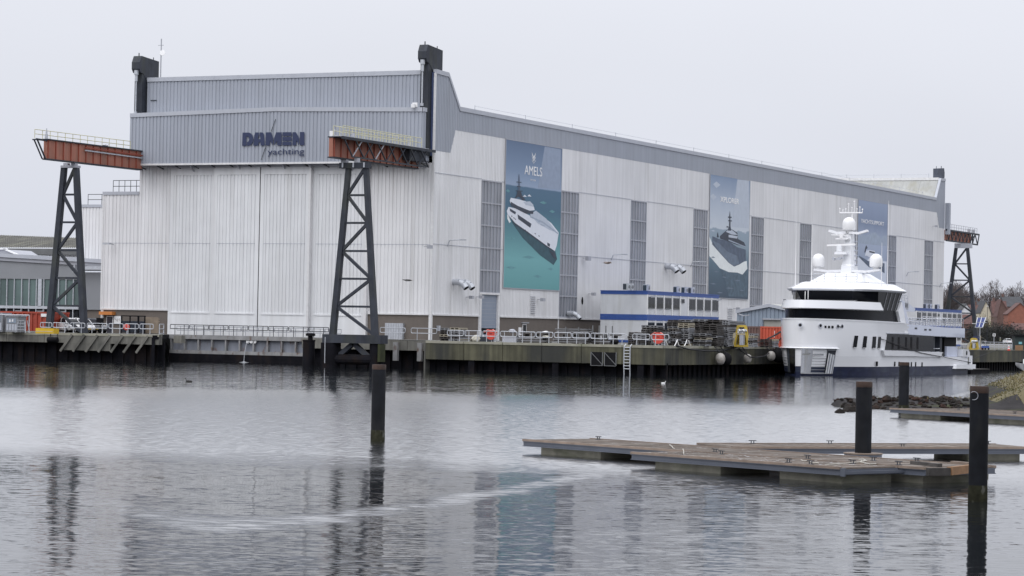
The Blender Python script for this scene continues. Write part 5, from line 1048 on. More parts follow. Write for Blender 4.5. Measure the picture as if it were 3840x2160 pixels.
for a_1 in [('low dark pallet stack left of the taller one by the lifebuoy', 2355, 2378, 1245, -13, 1.6), ('second low pallet stack touching the taller one by the lifebuoy', 2380, 2403, 1246, -13, 1.6),
          ('dark pallet stack with a pale top behind the right lifebuoy', 2404, 2437, 1219, -10, 2.2, .85), ('grey pallet stack right behind the red lifebuoy housing', 2439, 2466, 1220, -10, 2.2, .2),
          ('short pallet stack between the lifebuoy and the tall ones', 2450, 2480, 1247, -11.5, 1.5, .3), ('pallet stack right of the last guard rail', 2484, 2509, 1236, -9, 1.8), ('narrow pallet stack pale at the front', 2511, 2536, 1234, -8.5, 1.8, .4),
          ('tall back pallet stack at the left end of the high row', 2500, 2541, 1199, 0, 2.4, .8), ('tall strapped pallet stack standing forward in the middle', 2541, 2582, 1211, -7, 2.0, .35),
          ('tall back pallet stack second in the high row', 2543, 2592, 1198, 1, 2.4, .85), ('tall back pallet stack third in the high row', 2594, 2640, 1196, 2, 2.4, .85), ('forward pallet stack of medium height with a sagging top', 2584, 2624, 1217, -3, 2.0, .8), ('low front pallet stack with a curved chain before it', 2600, 2650, 1241, -6, 1.8, .5),
          ('broad dark forward pallet stack with an arched top', 2634, 2690, 1216, -2, 2.2, .85), ('tall back pallet stack fourth in the high row', 2642, 2703, 1198, 3, 2.4, .85), ('tall pale grey pallet stack showing its long side', 2706, 2731, 1202, 1, 3.0, .05), ('last tall pallet stack at the right end of the high row', 2735, 2763, 1204, 4, 3.0, .2), ('pallet stack half hidden behind the yellow frame', 2806, 2826, 1250, -2, 1.6, .4), ('round-topped dark pallet stack in front of the orange red container', 2848, 2885, 1271, 1, 1.8, .8), ('low grey pallet stack at the foot of the orange red container', 2887, 2903, 1271, 2, 1.6, .1)]:
    stk(*a_1)
# stacks and bundles along the guard rails
stk('grey board stack by the hall corner with a darker left half', 1648, 1681, 1229, -15, 2.4, .9); stk('pale board stack touching the darker one by the hall corner', 1683, 1719, 1228, -14.9, 2.4, .05); stk('low grey crate pile beside the crumpled tarpaulin', 1723, 1764, 1267, -16, 1.8, .05)
def bundle(label, x0, x1, ytop, ybot, Y, layers, stakes=2, m=('wood_dark', 'wood_grey')):
    A, B = PY(x0, 1280, Y).x, PY(x1, 1280, Y).x; zt, zb = PY(x0, ytop, Y).z, max(ZQ+.05, PY(x0, ybot, Y).z)
    t = thing('board_bundle', label, 'board bundle', (A, Y, ZQ), 'bundles of long boards behind the guard rails')
    for k in range(layers):
        z = zb+(zt-zb)*k/layers; mb = MB(); j = random.uniform(-.35, .35)
        for q in range(3): jj = j+random.uniform(-.2, .2); mb.box(A+jj, Y+q*.5, z+random.uniform(0, .03), B+jj, Y+q*.5+.44, z+(zt-zb)/layers*.93)
        mb.build('board_layer', M[m[k % 2]], t)
    for k in range(stakes): x = A+(B-A)*(k+.7)/(stakes+.4); MB().box(x, Y-.12, ZQ, x+.12, Y-.02, zt+(.2 if stakes < 3 else .9)).build('stake', M['grate'], t)
    mb = MB()
    for k in range(3): x = A+(B-A)*(k+.5)/3; mb.box(x, Y, ZQ, x+.2, Y+1.4, zb-.01)
    mb.build('bearer', M['wood_dark'], t)
bundle('long high bundle of grey boards held by steel posts in front of the plinth', 2086, 2202, 1231, 1254, -15.5, 6); bundle('lower board bundle lying under the long high one', 2080, 2210, 1262, 1289, -16, 6, 0)
bundle('thin bundle of boards with four upright stakes by the cabin corner', 2204, 2312, 1248, 1257, -14, 2, 4); bundle('low bundle of boards under the staked one by the cabin corner', 2212, 2290, 1272, 1288, -15, 3, 0)
bundle('dark scaffold tube bundle left of the pale wrapped bundle', 1944, 2050, 1244, 1251, -14.5, 2, 0, ('wood_dark', 'grate')); bundle('lower pile of boards under the scaffold tubes', 1946, 2040, 1262, 1288, -15.4, 5, 0)
def lump(name, label, cat, x, y, Y, rx, ry, rz, m, seed):
    p = PY(x, y, Y); random.seed(seed); t = MB(); n = 12; rings = []
    for k in range(7):
        th = math.pi*(k/6-.5); r = math.cos(th)+.05
        rings.append([(p.x+rx*r*math.cos(6.283*i/n)*random.uniform(.75, 1.15), Y+ry*r*math.sin(6.283*i/n)*random.uniform(.8, 1.15), p.z+rz*math.sin(th)*random.uniform(.85, 1.1)) for i in range(n)])
    t.loft(rings); o = t.build(name, m); tag(o, label, cat); return o
lump('tarpaulin', 'crumpled pale tarpaulin heap behind the rails left of the roller door', 'tarpaulin', 1785, 1270, -15.5, .55, .5, .45, M['tarp'], 3)
lump('wrapped_bundle', 'white wrapped bundle lying on top of the boards under the hall banner', 'bundle', 2046, 1245, -15, .36, .4, .13, M['white'], 5)
lump('wrapped_bundle', 'dirty pale sheet bundle lying low behind the rails', 'bundle', 2048, 1262, -16, .45, .4, .11, M['tarp'], 6)
lump('scrap_heap', 'small heap of scrap with a bent white sheet behind the rails', 'scrap heap', 1921, 1242, -14, .42, .4, .26, M['mullion'], 8)
lump('black_bag', 'black bag at the right end of the low board bundle', 'bag', 2306, 1282, -15, .5, .5, .32, M['rubber'], 9)
p = PY(1910, 1276, -15); cr = thing('steel_crate', 'low grey crate with a flat lid below the scrap heap', 'crate', (p.x, -15, ZQ)); MB().box(p.x-.95, -15, ZQ, p.x+.95, -13.5, ZQ+.7).build('box', M['trim_grey'], cr); MB().box(p.x-1.0, -15.1, ZQ+.71, p.x+1.0, -13.4, ZQ+.82).build('lid', M['grate'], cr)
bl = thing('generator', 'dark machine on the paving left of the lifebuoy below the roller door', 'machine', (PY(1815, 1275, -14).x, -14, ZQ)); p = PY(1815, 1275, -14); MB().box(p.x-.7, -14, ZQ, p.x+.7, -12.8, ZQ+.6).build('body', M['dark_steel'], bl); MB().tube((p.x-.2, -13.9, ZQ+.6), (p.x-.2, -13.9, ZQ+.9), .1, 8).build('stack', M['galv'], bl)
for i, (x, lb) in enumerate(((1838, 'blue wheeled cart behind the second lifebuoy'),)): pass
# yellow shore-power frames
def shore_frame(label, x0, x1, ytop, Y):
    A, B = PY(x0, 1300, Y).x, PY(x1, 1300, Y).x; zt = PY((x0+x1)/2, ytop, Y).z; W = B-A; h = zt-ZQ
    t = thing('shore_power_frame', label, 'mooring frame', (A, Y, ZQ), 'yellow tapering frames on the quay edge'); cx = (A+B)/2+W*.1
    def at(f, s): return cx+s*W*(.40-.20*f)
    for s in (-1, 1): MB().bar((at(0, s), Y, ZQ), (at(1, s), Y, zt), .26, .3).build('leg', M['yellow'], t)
    for f in (.04, .62, .99): MB().bar((at(f, -1), Y, ZQ+h*f), (at(f, 1), Y, ZQ+h*f), .22, .26).build('crossbar', M['cream'] if f == .62 else M['yellow'], t)
    mb = MB(); mb.prism([(at(0, -1)-.05, Y+.9, ZQ+.02), (at(0, 1)-.05, Y+.9, ZQ+.02), (at(.6, 1)-.05, Y+.5, ZQ+h*.6), (at(.6, -1), Y+.5, ZQ+h*.6)], (0, .06, 0)); mb.build('back_plate', M['yellow'], t)
    mb = MB(); mb.prism([(at(0, -1)-W*.28, Y-.35, ZQ), (at(0, -1)-.1, Y-.2, ZQ), (at(.65, -1)+.0, Y-.2, ZQ+h*.66), (at(.65, -1)-W*.13, Y-.35, ZQ+h*.66)], (0, .25, 0)); mb.build('side_plate', M['cream'], t)
    MB().box(cx-W*.1, Y-.15, ZQ+h*.08, cx+W*.12, Y+.35, ZQ+h*.56).build('switch_cabinet', M['trim_grey'], t)
    for k in range(4): x = cx-W*.18+k*W*.115; MB().path([(x, Y-.1, ZQ+h*.65), (x, Y-.1, ZQ+h*.8), (x+.22, Y-.25, ZQ+h*.82), (x+.3, Y-.3, ZQ+h*.74)], .1, 6).build('socket', M['white'] if k % 2 == 0 else M['galv'], t)
    return t
shore_frame('yellow tapering shore power frame with sockets at the end of the pallets', 2740, 2808, 1222, 3)
shore_frame('distant yellow tapering frame with a cream side plate beyond the stern of the yacht', 3628, 3668, 1270, 78)
# fenders on the side face of the quay
FG = 'big fenders hanging on the quay wall'
fl = [('off-white fender furthest from the yacht on the quay wall', 2701, 1346, .62, .72, 'fender'), ('black cylinder fender beside the furthest white one', 2722, 1347, .75, .82, 'rubber'), ('off-white fender in the middle under the mooring ropes', 2803, 1345, .55, .58, 'fender'), ('pointed off-white fender nearest the yacht bow', 2892, 1335, .55, .62, 'fender'), ('big black fender between the white one and the bow', 2918, 1332, .85, .95, 'rubber'), ('black fender low against the bow of the yacht', 2962, 1357, .7, 1.15, 'rubber')]
for lb, x, y, rx, rz, m in fl:
    p = PX(x, y, QX+.9); t = thing('fender', lb, 'fender', p, FG); n = 9
    mb = MB(); mb.lathe([(max(.06, rx*math.sin(math.pi*k/n)**.8), rz*-math.cos(math.pi*k/n)) for k in range(n+1)], 16, p); mb.build('buoy', M[m], t, smooth=70)
    MB().tube(p+V((0, 0, rz*.95)), (QX+.1, p.y, 3.5), .07, 5).build('rope', M['rope'], t)
def rope(label, pts, r=.07, m='rope', sag=0, cat='mooring rope'):
    a, b = V(pts[0]), V(pts[-1]); P = []
    if len(pts) == 2:
        for k in range(15): f = k/14; P.append(a.lerp(b, f)-V((0, 0, sag*4*f*(1-f))))
    else: P = [V(p) for p in pts]
    o = MB().path(P, r, 5).build('mooring_rope', M[m], smooth=80); tag(o, label, cat, 'mooring ropes of the yacht')
haw = PX(2964, 1221, 41.6)
rope('black mooring rope from the bow drooping to the far bollard on the quay', (haw, PX(2716, 1300, QX+.2)+V((0, 0, .1))), .09, sag=.9)
rope('second black mooring rope beside the drooping one from the bow', (haw+V((0, 0, .2)), PX(2760, 1299, QX-.5)), .08, sag=.7)
rope('steep mooring rope from the bow down past the middle white fender', (haw, PX(2890, 1318, QX+.4), PX(2868, 1336, QX+1.6), PX(2835, 1341, QX+1.8), PX(2812, 1338, QX+1.4), PX(2780, 1316, QX+.6), PX(2770, 1305, QX)), .08)
rope('slack black rope hanging in a bight over the quay edge', (PX(2535, 1296, QX+.1), PX(2580, 1309, QX+.5), PX(2640, 1316, QX+.5), PX(2700, 1316, QX+.5), PX(2760, 1303, QX+.2)), .09)
CHG = 'white chains looped in front of the pallets'
for i, (x0, x1) in enumerate(((2497, 2540), (2540, 2576), (2583, 2622), (2645, 2690), (2680, 2708))):
    a, b = PX(x0, 1278, QX-1), PX(x1, 1274, QX-1); o = MB().path([a.lerp(b, k/8)-V((0, 0, 1.9*(k/8)*(1-k/8)*2)) for k in range(9)], .06, 4).build('hanging_chain', M['white']); tag(o, ['white chain loop left of the tall strapped pallets', 'white chain loop in front of the strapped pallets', 'white chain loop in front of the low front stack', 'white chain loop below the broad dark stack', 'rightmost white chain loop by the pale stack'][i], 'chain', CHG)
# ------------------------------------------------------------------ YACHT
YC = 46.5
yt = thing('motor_yacht', 'white explorer yacht with a tall mast moored along the right quay', 'yacht', (YC, 11, 0))
STN = [(0, .35), (.25, 1.1), (.8, 1.85), (2, 2.75), (3.5, 3.55), (5.5, 4.35), (8, 5.1), (11, 5.7), (14, 6.0), (26, 6.0), (43, 6.0), (52, 5.85), (58.2, 5.6)]
Y0 = 11.2
def outline(inset=0, s0=0, s1=99, fine=0):
    """port-side then starboard points (x, y) of the deck edge from s1 round the bow to s1"""
    P = [(s, b) for s, b in STN if s <= s1]
    if P[-1][0] < s1:
        for (sa, ba), (sb, bb) in zip(STN[:-1], STN[1:]):
            if sa < s1 < sb: P.append((s1, ba+(bb-ba)*(s1-sa)/(sb-sa)))
    q = [(s, max(.1, b-inset)) for s, b in P]; q = [(s+inset*(.8 if s < 3 else .2 if s < 8 else 0), b*(1-fine*max(0, 1-s/16))) for s, b in q]
    return [(YC+b, Y0+s) for s, b in q[::-1]]+[(YC-b, Y0+s) for s, b in q]
def ring(z, **k): return [V((x, y, z if not callable(z) else z(y))) for x, y in outline(**k)]
sheer = lambda y: 7.12-.0075*max(0, y-Y0)
HB = 58.2
mb = MB(); mb.loft([ring(-.6, fine=.28), ring(.0, fine=.24), ring(1.15, fine=.17)], caps=True); mb.build('boot_topping', M['navy'], yt, smooth=30)
mb = MB(); mb.loft([ring(1.16, fine=.17), ring(2.45, fine=.09, inset=-.02)]); mb.build('lower_hull', M['yacht'], yt, smooth=30)
mb = MB(); mb.loft([ring(2.46, fine=.09, s1=27.4), ring(3.3, fine=.05, s1=27.4), ring(5.3, fine=.0, s1=27.4), ring(sheer, inset=-.05, s1=27.4)]); mb.build('upper_hull', M['yacht'], yt, smooth=30)
mb = MB(); mb.loft([ring(lambda y: sheer(y)-.02, inset=-.1, s1=25.5), ring(lambda y: sheer(y)+.12, inset=-.1, s1=25.5), ring(lambda y: sheer(y)+.12, inset=.25, s1=25.5)], caps=False); mb.build('bulwark_cap', M['yacht'], yt, smooth=30)
# bow: spray lip, stem plate, steel rungs, folded platform
lip = [p for p in outline(inset=-.3, s1=4.2)]; lipi = [p for p in outline(inset=.4, s1=4.2)]
mb = MB(); n = len(lip); mb.add([V((*p, 3.45)) for p in lip]+[V((*p, 3.75)) for p in lipi]+[V((*p, 3.4)) for p in lipi], [(i, i+1, n+i+1, n+i) for i in range(n-1)]+[(i, 2*n+i, 2*n+i+1, i+1) for i in range(n-1)]); mb.build('spray_lip', M['yacht'], yt)
f_ = .12
def bowp(s, side, z, out=.06):
    for (sa, ba), (sb, bb) in zip(STN[:-1], STN[1:]):
        if sa <= s <= sb: b = ba+(bb-ba)*(s-sa)/(sb-sa)
    fine = .24-.15*z/2.5
    b *= 1-fine*max(0, 1-s/16)
    return V((YC+side*(b+out), Y0+s-out*.7, z))
def bowstrip(name, s0, s1, side, z0, z1, m, out=.06, n=5):
    mb = MB(); P = [(bowp(s0+(s1-s0)*k/n, side, z0, out), bowp(s0+(s1-s0)*k/n, side, z1, out)) for k in range(n+1)]
    for (a, b), (c, d) in zip(P[:-1], P[1:]): mb.add([a, c, d, b], [(0, 1, 2, 3)])
    return mb.build(name, m, yt, smooth=60)
bowstrip('bow_recess_shade', 2.6, 4.0, 1, .3, 3.4, M['dark_steel'], .05)  # dark strip laid on the hull as the shade of an unmodelled recess
bowstrip('stem_plate', 0, .7, 1, .25, 3.4, M['chrome'], .09); bowstrip('stem_plate', 0, .45, -1, .25, 3.4, M['chrome'], .09)
bowstrip('bow_gap_shade', .45, .9, -1, .25, 3.4, M['dark_steel'], .07)  # dark strip painted as shade beside the stem, no real gap behind it
for k in range(6):
    z = .35+k*.36; bowstrip('steel_rung', .7, 2.6, 1, z, z+.07, M['chrome'], .12); bowstrip('steel_rung', .9, 2.4, -1, z, z+.07, M['chrome'], .1)
bowstrip('bow_step', -.0, 1.9, 1, 2.55, 2.78, M['chrome'], .3); bowstrip('bow_sill', 0, 4.0, 1, .22, .36, M['chrome'], .16); bowstrip('bow_sill', 0, 2.5, -1, .22, .36, M['chrome'], .16)
for k in range(6): bowstrip('folded_platform', 2.7+k*.2, 2.86+k*.2, 1, .3, 2.85-.05*k, M['yacht'] if k % 2 == 0 else M['trim_grey'], .22+.05*(k % 2), 1)
for z in (3.35,): bowstrip('recess_head', 2.6, 4.1, 1, z-.12, z, M['trim_grey'], .1)
# hawse holes, vents, ports
def hullp(x, y, X=YC+6.02): return PX(x, y, X)
def on_hull(x, y):           # nearest point of the port hull side along the sight line
    best = None
    for k in range(400):
        s = k*.1
        for (sa, ba), (sb, bb) in zip(STN[:-1], STN[1:]):
            if sa <= s <= sb: b = ba+(bb-ba)*(s-sa)/(sb-sa)
        X = YC+b; q = PX(x, y, X); e = abs(q.y-(Y0+s))
        if best is None or e < best[0]: best = (e, q, s)
    return best[1], best[2]
for x, y in ((3001, 1219), (3076, 1221), (3141, 1224), (3157, 1224)):
    q, s = on_hull(x, y); b0 = [b for ss, b in STN if ss <= s]; s2 = s+.3
    nx = V((1, 0, 0)); 
    for (sa, ba), (sb, bb) in zip(STN[:-1], STN[1:]):
        if sa <= s <= sb: nx = V((sb-sa, -(bb-ba), 0)).normalized()
    mb = MB(); mb.tube(q-nx*.1, q+nx*.07, .30, 14); hh = mb.build('hawse_ring', M['chrome'], yt); MB().tube(q+nx*.02, q+nx*.09, .19, 12).build('hawse_hole', M['rubber'], hh)
q, s = on_hull(3107, 1226); mb = MB(); nx = V((.85, -.5, 0)); tx_ = V((.5, .85, 0))
for k in range(3): mb.bar(q+tx_*(-.7+k*.6)+nx*.02, q+tx_*(-.4+k*.6)+nx*.02, .12, .3)
mb.build('vent_slots', M['rubber'], yt)
for (x0, y0, x1, y1) in ((1060, 850, 1040, 1015), (1187, 857, 1172, 1020), (1312, 862, 1304, 1025), (1390, 865, 1379, 1027)):
    c_ = lambda x, y: (2920+x/3.716, 1030+y/3.716)
    w_ = 46 if x0 < 1380 else 36; P = []
    for (u, v) in ((x0, y0), (x0+w_, y0), (x1+w_-2, y1), (x1, y1)):
        q, s = on_hull(*c_(u, v)); P.append(q+V((.05, -.02, 0)))
    fr_ = MB().prism(P, (-.12, .03, 0)); wf = fr_.build('hull_window', M['yglass'], yt)
    MB().bar(P[2]+V((.03, 0, 0)), P[3]+V((.03, 0, 0)), .06, .05).build('window_sill', M['white'], wf)
X6 = YC+6.03
for x, y in ((3290, 1364), (3356, 1365), (3372, 1365), (3418, 1366), (3434, 1366), (3458, 1367)):
    q = PX(x, y, X6); MB().box(X6-.1, q.y-.22, q.z-.3, X6+.02, q.y+.22, q.z+.3).build('porthole', M['rubber'], yt)
# sponson / rubbing strake and aft hull
Yp = lambda y: V((0, y, 0))
mb = MB(); mb.prism([(X6-.3, 26.5, 3.32), (X6-.3, 54.2, 3.1), (X6-.3, 54.2, 2.55), (X6-.3, 53.5, 2.42), (X6-.3, 27.0, 2.62)], (.62, 0, 0)); mb.build('side_sponson', M['yacht'], yt)
mb = MB(); mb.prism([(X6+.33, 53.4, 2.6), (X6+.33, 54.0, 2.6), (X6+.33, 54.0, 3.05), (X6+.33, 53.6, 2.9)], (.03, 0, 0)); mb.build('strake_light', M['rubber'], yt)
mb = MB(); mb.box(YC-5.6, 68.6, .55, YC+5.9, 71.0, 1.05); mb.build('swim_platform', M['yacht'], yt)
mb = MB(); mb.prism([(X6-.4, 60.5, .75), (X6-.4, 70.9, .7), (X6-.4, 70.9, 1.35), (X6-.4, 61.2, 1.35)], (.75, 0, 0)); mb.build('aft_side_step', M['yacht'], yt)
MB().box(YC-5.4, 69.3, 1.06, YC+5.3, 69.4, 2.4).build('transom', M['rubber'], yt); MB().box(X6-.5, 70.2, 1.06, X6-.1, 70.7, 2.6).build('stern_post', M['yacht'], yt)
MB().box(YC-5.7, 38, 2.3, YC+5.7, 69.2, 2.46).build('main_deck', M['yacht_shaded'], yt)
# main deck house with long dark window
mb = MB(); mb.box(YC-5.2, 30, 2.47, YC+5.6, 50.3, 5.35); mb.build('main_house', M['yacht_shaded'], yt)
mb = MB(); mb.prism([(X6-.04, 28.2, 3.35), (X6-.04, 50.3, 3.2), (X6-.04, 50.3, 5.33), (X6-.04, 38.6, 5.46), (X6-.04, 29.1, 5.5)], (.07, 0, 0)); wn = mb.build('side_window', M['yglass'], yt)
for y in (30.9, 33.6, 36.9, 39.3, 42.2): MB().box(X6+.03, y, 3.45, X6+.04, y+.9, 5.1).build('inner_pane', M['rubber'], wn)
mb = MB(); mb.box(X6-.06, 28.6, 5.5, X6+.1, 38.7, 5.62); mb.build('window_brow', M['trim_grey'], yt)
# upper deck bulwark aft
mb = MB(); mb.prism([(X6, 37.6, 6.85), (X6, 38.6, 5.42), (X6, 57, 5.3), (X6, 57, 6.55)], (-.15, 0, 0)); mb.build('upper_deck_bulwark', M['yacht_shaded'], yt)
mb = MB(); mb.prism([(X6, 57.01, 6.55), (X6, 57.01, 5.3), (X6-.6, 68.2, 5.2), (X6-.6, 68.2, 6.55)], (-.15, 0, 0)); mb.build('upper_deck_bulwark', M['yacht_shaded'], yt)
MB().box(YC-5.8, 38.6, 5.28, YC+5.95, 57, 5.4).build('upper_deck', M['yacht_shaded'], yt); MB().prism([(YC-5.8, 57, 5.22), (YC+5.95, 57, 5.22), (YC+5.4, 68.2, 5.22), (YC-5.4, 68.2, 5.22)], (0, 0, .12)).build('upper_deck', M['yacht_shaded'], yt)
MB().prism([(YC-5.4, 68.2, 5.2), (YC+5.4, 68.2, 5.2), (YC+5.4, 68.2, 6.5), (YC-5.4, 68.2, 6.5)], (0, .15, 0)).build('upper_deck_bulwark', M['yacht_shaded'], yt)
for y, h in ((41.3, 6.2), (45.8, 6.05), (48, 6.05)): MB().box(X6, y, h, X6+.02, y+1.1, h+.25).build('bulwark_vent', M['dark_steel'], yt)
for y0, y1 in ((52, 53.2), (55.6, 56.7)): MB().box(YC+4.2, y0, 2.46, YC+5.4, y1, 5.28).build('deck_post', M['dark_steel'], yt)
MB().box(YC-1, 59.2, 2.46, YC+5.0, 65.3, 5.2).build('aft_deck_crate', M['rubber'], yt); MB().box(YC+4.2, 59.5, 2.47, YC+5.3, 65.0, 3.9).build('covered_tender', M['yacht_shaded'], yt)
mb = MB()
for k in range(3): mb.tube((X6-.2, 50.4, 2.6+k*.5), (X6-.2, 54, 2.6+k*.5), .05, 4)
mb.build('deck_rail', M['chrome'], yt)
mb = MB(); mb.prism([(X6-1.2, 65.2, 2.5), (X6-1.2, 69.0, 2.4), (X6-1.2, 69.0, 3.0), (X6-1.2, 68.3, 3.5), (X6-1.2, 65.2, 3.55)], (1.2, 0, 0)); mb.build('aft_mooring_station', M['yacht'], yt)
mb = MB(); mb.tube((X6-.01, 67.2, 3.0), (X6+.03, 67.2, 3.0), .33, 10); mb.build('mooring_eye', M['rubber'], yt)
def fence_rail(name, pts, h, n, bars, m='chrome', r=.05):
    mb = MB()
    for a, b in zip(pts[:-1], pts[1:]):
        a, b = V(a), V(b); k = max(1, round((b-a).length/n))
        for i in range(k+1): p = a.lerp(b, i/k); mb.tube(p, p+V((0, 0, h)), r, 4)
        for q in range(1, bars+1): mb.tube(a+V((0, 0, h*q/bars)), b+V((0, 0, h*q/bars)), r*.85, 4)
    return mb.build(name, M[m], yt)
fence_rail('upper_rail', [(X6-.2, 38.6, 6.8), (X6-.2, 46, 6.65)], .55, 2, 2); fence_rail('upper_rail', [(X6-.3, 46, 6.65), (X6-.3, 57, 6.55), (X6-.8, 68, 6.55)], 1.35, 1.6, 4); fence_rail('upper_rail', [(YC-4, 68, 6.55), (X6-.8, 68, 6.55)], 1.35, 1.4, 4); fence_rail('upper_rail', [(YC+2, 46, 6.6), (YC+2, 60, 6.55)], 1.25, 1.6, 4); fence_rail('aft_rail', [(X6-.3, 64.8, 3.5), (X6-.3, 68.2, 3.5)], .7, 1.1, 2)
# lounge glass under the brow
for z0, z1, i0, i1, m, nm in ((sheer(20)-.2, 8.55, .55, .45, 'yglass', 'lounge_window'),):
    mb = MB(); mb.loft([ring(6.9, inset=i0, s1=24.0), ring(8.55, inset=i1, s1=22.8)]); mb.build(nm, M[m], yt, smooth=30)
mb = MB(); mb.loft([ring(8.45, inset=.15, s1=16.0), ring(8.55, inset=-.02, s1=16.1), ring(9.55, inset=.2, s1=15.4), ring(9.57, inset=.5, s1=15.2)]); mb.build('brow', M['yacht'], yt, smooth=25)
mb = MB(); mb.add([(YC-4.6, 19, 9.5), (YC-1.8, 14.5, 9.5), (YC+1.8, 14.5, 9.5), (YC+4.6, 19, 9.5), (YC+4.2, 22, 9.75), (YC-4.2, 22, 9.75)], [(0, 1, 2, 3, 4, 5)]); mb.build('foredeck_top', M['yacht'], yt)
for s in (-1.6, .4): mb = MB(); mb.add([(YC+s-.9, 17.2, 9.7), (YC+s+.7, 17.2, 9.7), (YC+s+.9, 19.5, 9.76), (YC+s-.7, 19.5, 9.76)], [(0, 1, 2, 3)]); mb.build('deck_hatch', M['rubber'], yt)
# wheelhouse
def hexr(z, w0, w1, yf, ym, yb, k=.0): return [V((YC-w1, yb, z)), V((YC-w1, ym, z)), V((YC-w0, yf, z)), V((YC+w0, yf, z)), V((YC+w1, ym, z)), V((YC+w1, yb, z))]
mb = MB(); mb.loft([hexr(8.56, 3.4, 5.62, 22.6, 26.0, 34.3), hexr(9.7, 3.5, 5.78, 21.9, 25.6, 34.8), hexr(11.05, 3.9, 6.0, 21.0, 25.0, 35.6)]); wh = mb.build('wheelhouse_window', M['yglass'], yt)
for k in range(4): y0, y1 = 28.2+k*1.75, 28.4+k*1.85; MB().bar((YC+5.68, y0, 8.6), (YC+6.06, y1+.5, 11.0), .05, .05).build('window_mullion', M['mullion'], wh)
mb = MB(); mb.loft([hexr(11.02, 4.2, 6.3, 20.6, 24.6, 36.1), hexr(11.2, 4.3, 6.45, 20.4, 24.5, 36.3), hexr(11.28, 4.2, 6.3, 20.6, 24.6, 36.2), hexr(12.0, 3.5, 5.0, 22.6, 25.6, 35.7), hexr(12.1, 3.3, 4.8, 22.9, 25.8, 35.5)]); mb.build('wheelhouse_roof', M['yacht'], yt)
mb = MB(); mb.loft([hexr(10.93, 4.1, 6.2, 20.8, 24.7, 36.0), hexr(11.01, 4.15, 6.25, 20.7, 24.65, 36.05)]); mb.build('roof_soffit', M['trim_grey'], yt)
mb = MB(); mb.prism([(X6-.1, 34.0, 8.5), (X6-.1, 35.5, 9.8), (X6-.0, 38.8, 5.45), (X6-.0, 37.0, 5.6), (X6-.0, 35.0, 7.0)], (-.35, 0, 0)); mb.build('side_fashion_plate', M['yacht'], yt)
mb = MB(); mb.prism([(X6-.15, 35.5, 9.9), (X6-.1, 36.6, 9.9), (X6+.02, 38.8, 6.6), (X6+.02, 37.8, 6.6)], (-.3, 0, 0)); mb.build('side_fashion_plate', M['yacht_shaded'], yt)
mb = MB(); mb.box(YC-5.2, 34.5, 5.4, YC+4.6, 40.4, 8.5); mb.build('aft_house', M['yglass'], yt)
mb = MB(); mb.prism([(YC+5.4, 36.3, 8.55), (YC+5.4, 36.3, 9.9), (YC+5.4, 37.5, 10.0), (YC+5.4, 41, 9.55), (YC+5.4, 43.6, 9.0), (YC+5.4, 43.2, 8.6)], (-10.5, 0, 0)); mb.build('boat_deck', M['yacht_shaded'], yt)
for k in range(4): MB().tube((YC+5.0, 38.0+k*.62, 9.35), (YC+5.45, 38.0+k*.62, 9.35), .52, 12).build('life_raft', M['galv'], yt)
fence_rail('boat_deck_rail', [(YC+5.2, 36.5, 9.8), (YC+5.2, 40.6, 9.6)], 1.1, 1.2, 3, 'galv', .04)
fence_rail('boat_deck_rail', [(YC-2.8, 24.6, 12.2), (YC+3.2, 24.6, 12.2)], 1.0, 1.5, 3, 'galv', .04)
# mast and domes
mb = MB(); mb.loft([[V((YC-3.6, 25.5, 12.2)), V((YC+3.6, 25.5, 12.2)), V((YC+4.2, 34, 12.2)), V((YC-4.2, 34, 12.2))], [V((YC-2.0, 27.5, 13.4)), V((YC+2.0, 27.5, 13.4)), V((YC+2.4, 32.5, 13.4)), V((YC-2.4, 32.5, 13.4))]]); mb.build('mast_plinth', M['yacht'], yt)
def mastr(z, w_, yf, yb): return [V((YC-w_, yb, z)), V((YC-w_*.8, yf, z)), V((YC+w_*.8, yf, z)), V((YC+w_, yb, z))]
mb = MB(); mb.loft([mastr(13.3, .95, 29.6, 32.0), mastr(14.4, .85, 29.7, 31.9), mastr(14.6, .72, 29.8, 31.8), mastr(18.2, .5, 30.2, 31.4), mastr(19.0, .45, 30.3, 31.3)]); mb.build('mast', M['yacht'], yt)
for k in range(6): MB().box(YC+.3, 31.2, 14.6+k*.62, YC+1.05-.05*k, 31.9, 14.65+k*.62).build('mast_step', M['yacht_shaded'], yt)
def wing(z, half, tip, y, name='mast_wing'):
    mb = MB()
    for s in (-1, 1): mb.bar((YC+s*.2, y, z), (YC+s*half*.6, y, z-.1), .9, .34); mb.bar((YC+s*half*.55, y, z-.1), (YC+s*half, y, z+tip), .8, .28)
    mb.build(name, M['yacht'], yt)
wing(13.75, 4.55, .15, 30.2); wing(18.85, 2.65, .25, 30.4)
def dome(x, y, z, r, h, name='radome'):
    mb = MB(); prof = [(r*.45, -.35), (r*.45, -.1), (r*.9, 0), (r, .12), (r*1.0, h-r)]+[(max(.02, r*math.cos(math.radians(a))), h-r+r*math.sin(math.radians(a))) for a in (15, 30, 45, 60, 75, 88)]
    mb.lathe(prof, 20, (x, y, z)); mb.build(name, M['white'], yt, smooth=50)
dome(YC-4.05, 30.2, 14.3, .83, 1.72); dome(YC+3.95, 30.2, 14.3, .86, 1.75); dome(YC+.05, 30.4, 19.15, .86, 1.75)
mb = MB(); mb.bar((YC-2.6, 29.4, 17.1), (YC+1.3, 29.4, 17.25), .3, .22); mb.build('radar_scanner', M['white'], yt); mb = MB(); mb.tube((YC-.9, 29.4, 16.3), (YC-.9, 29.4, 17.1), .4, 10); mb.box(YC-1.4, 28.9, 15.9, YC+.2, 30.2, 16.25); mb.build('radar_pedestal', M['yacht'], yt)
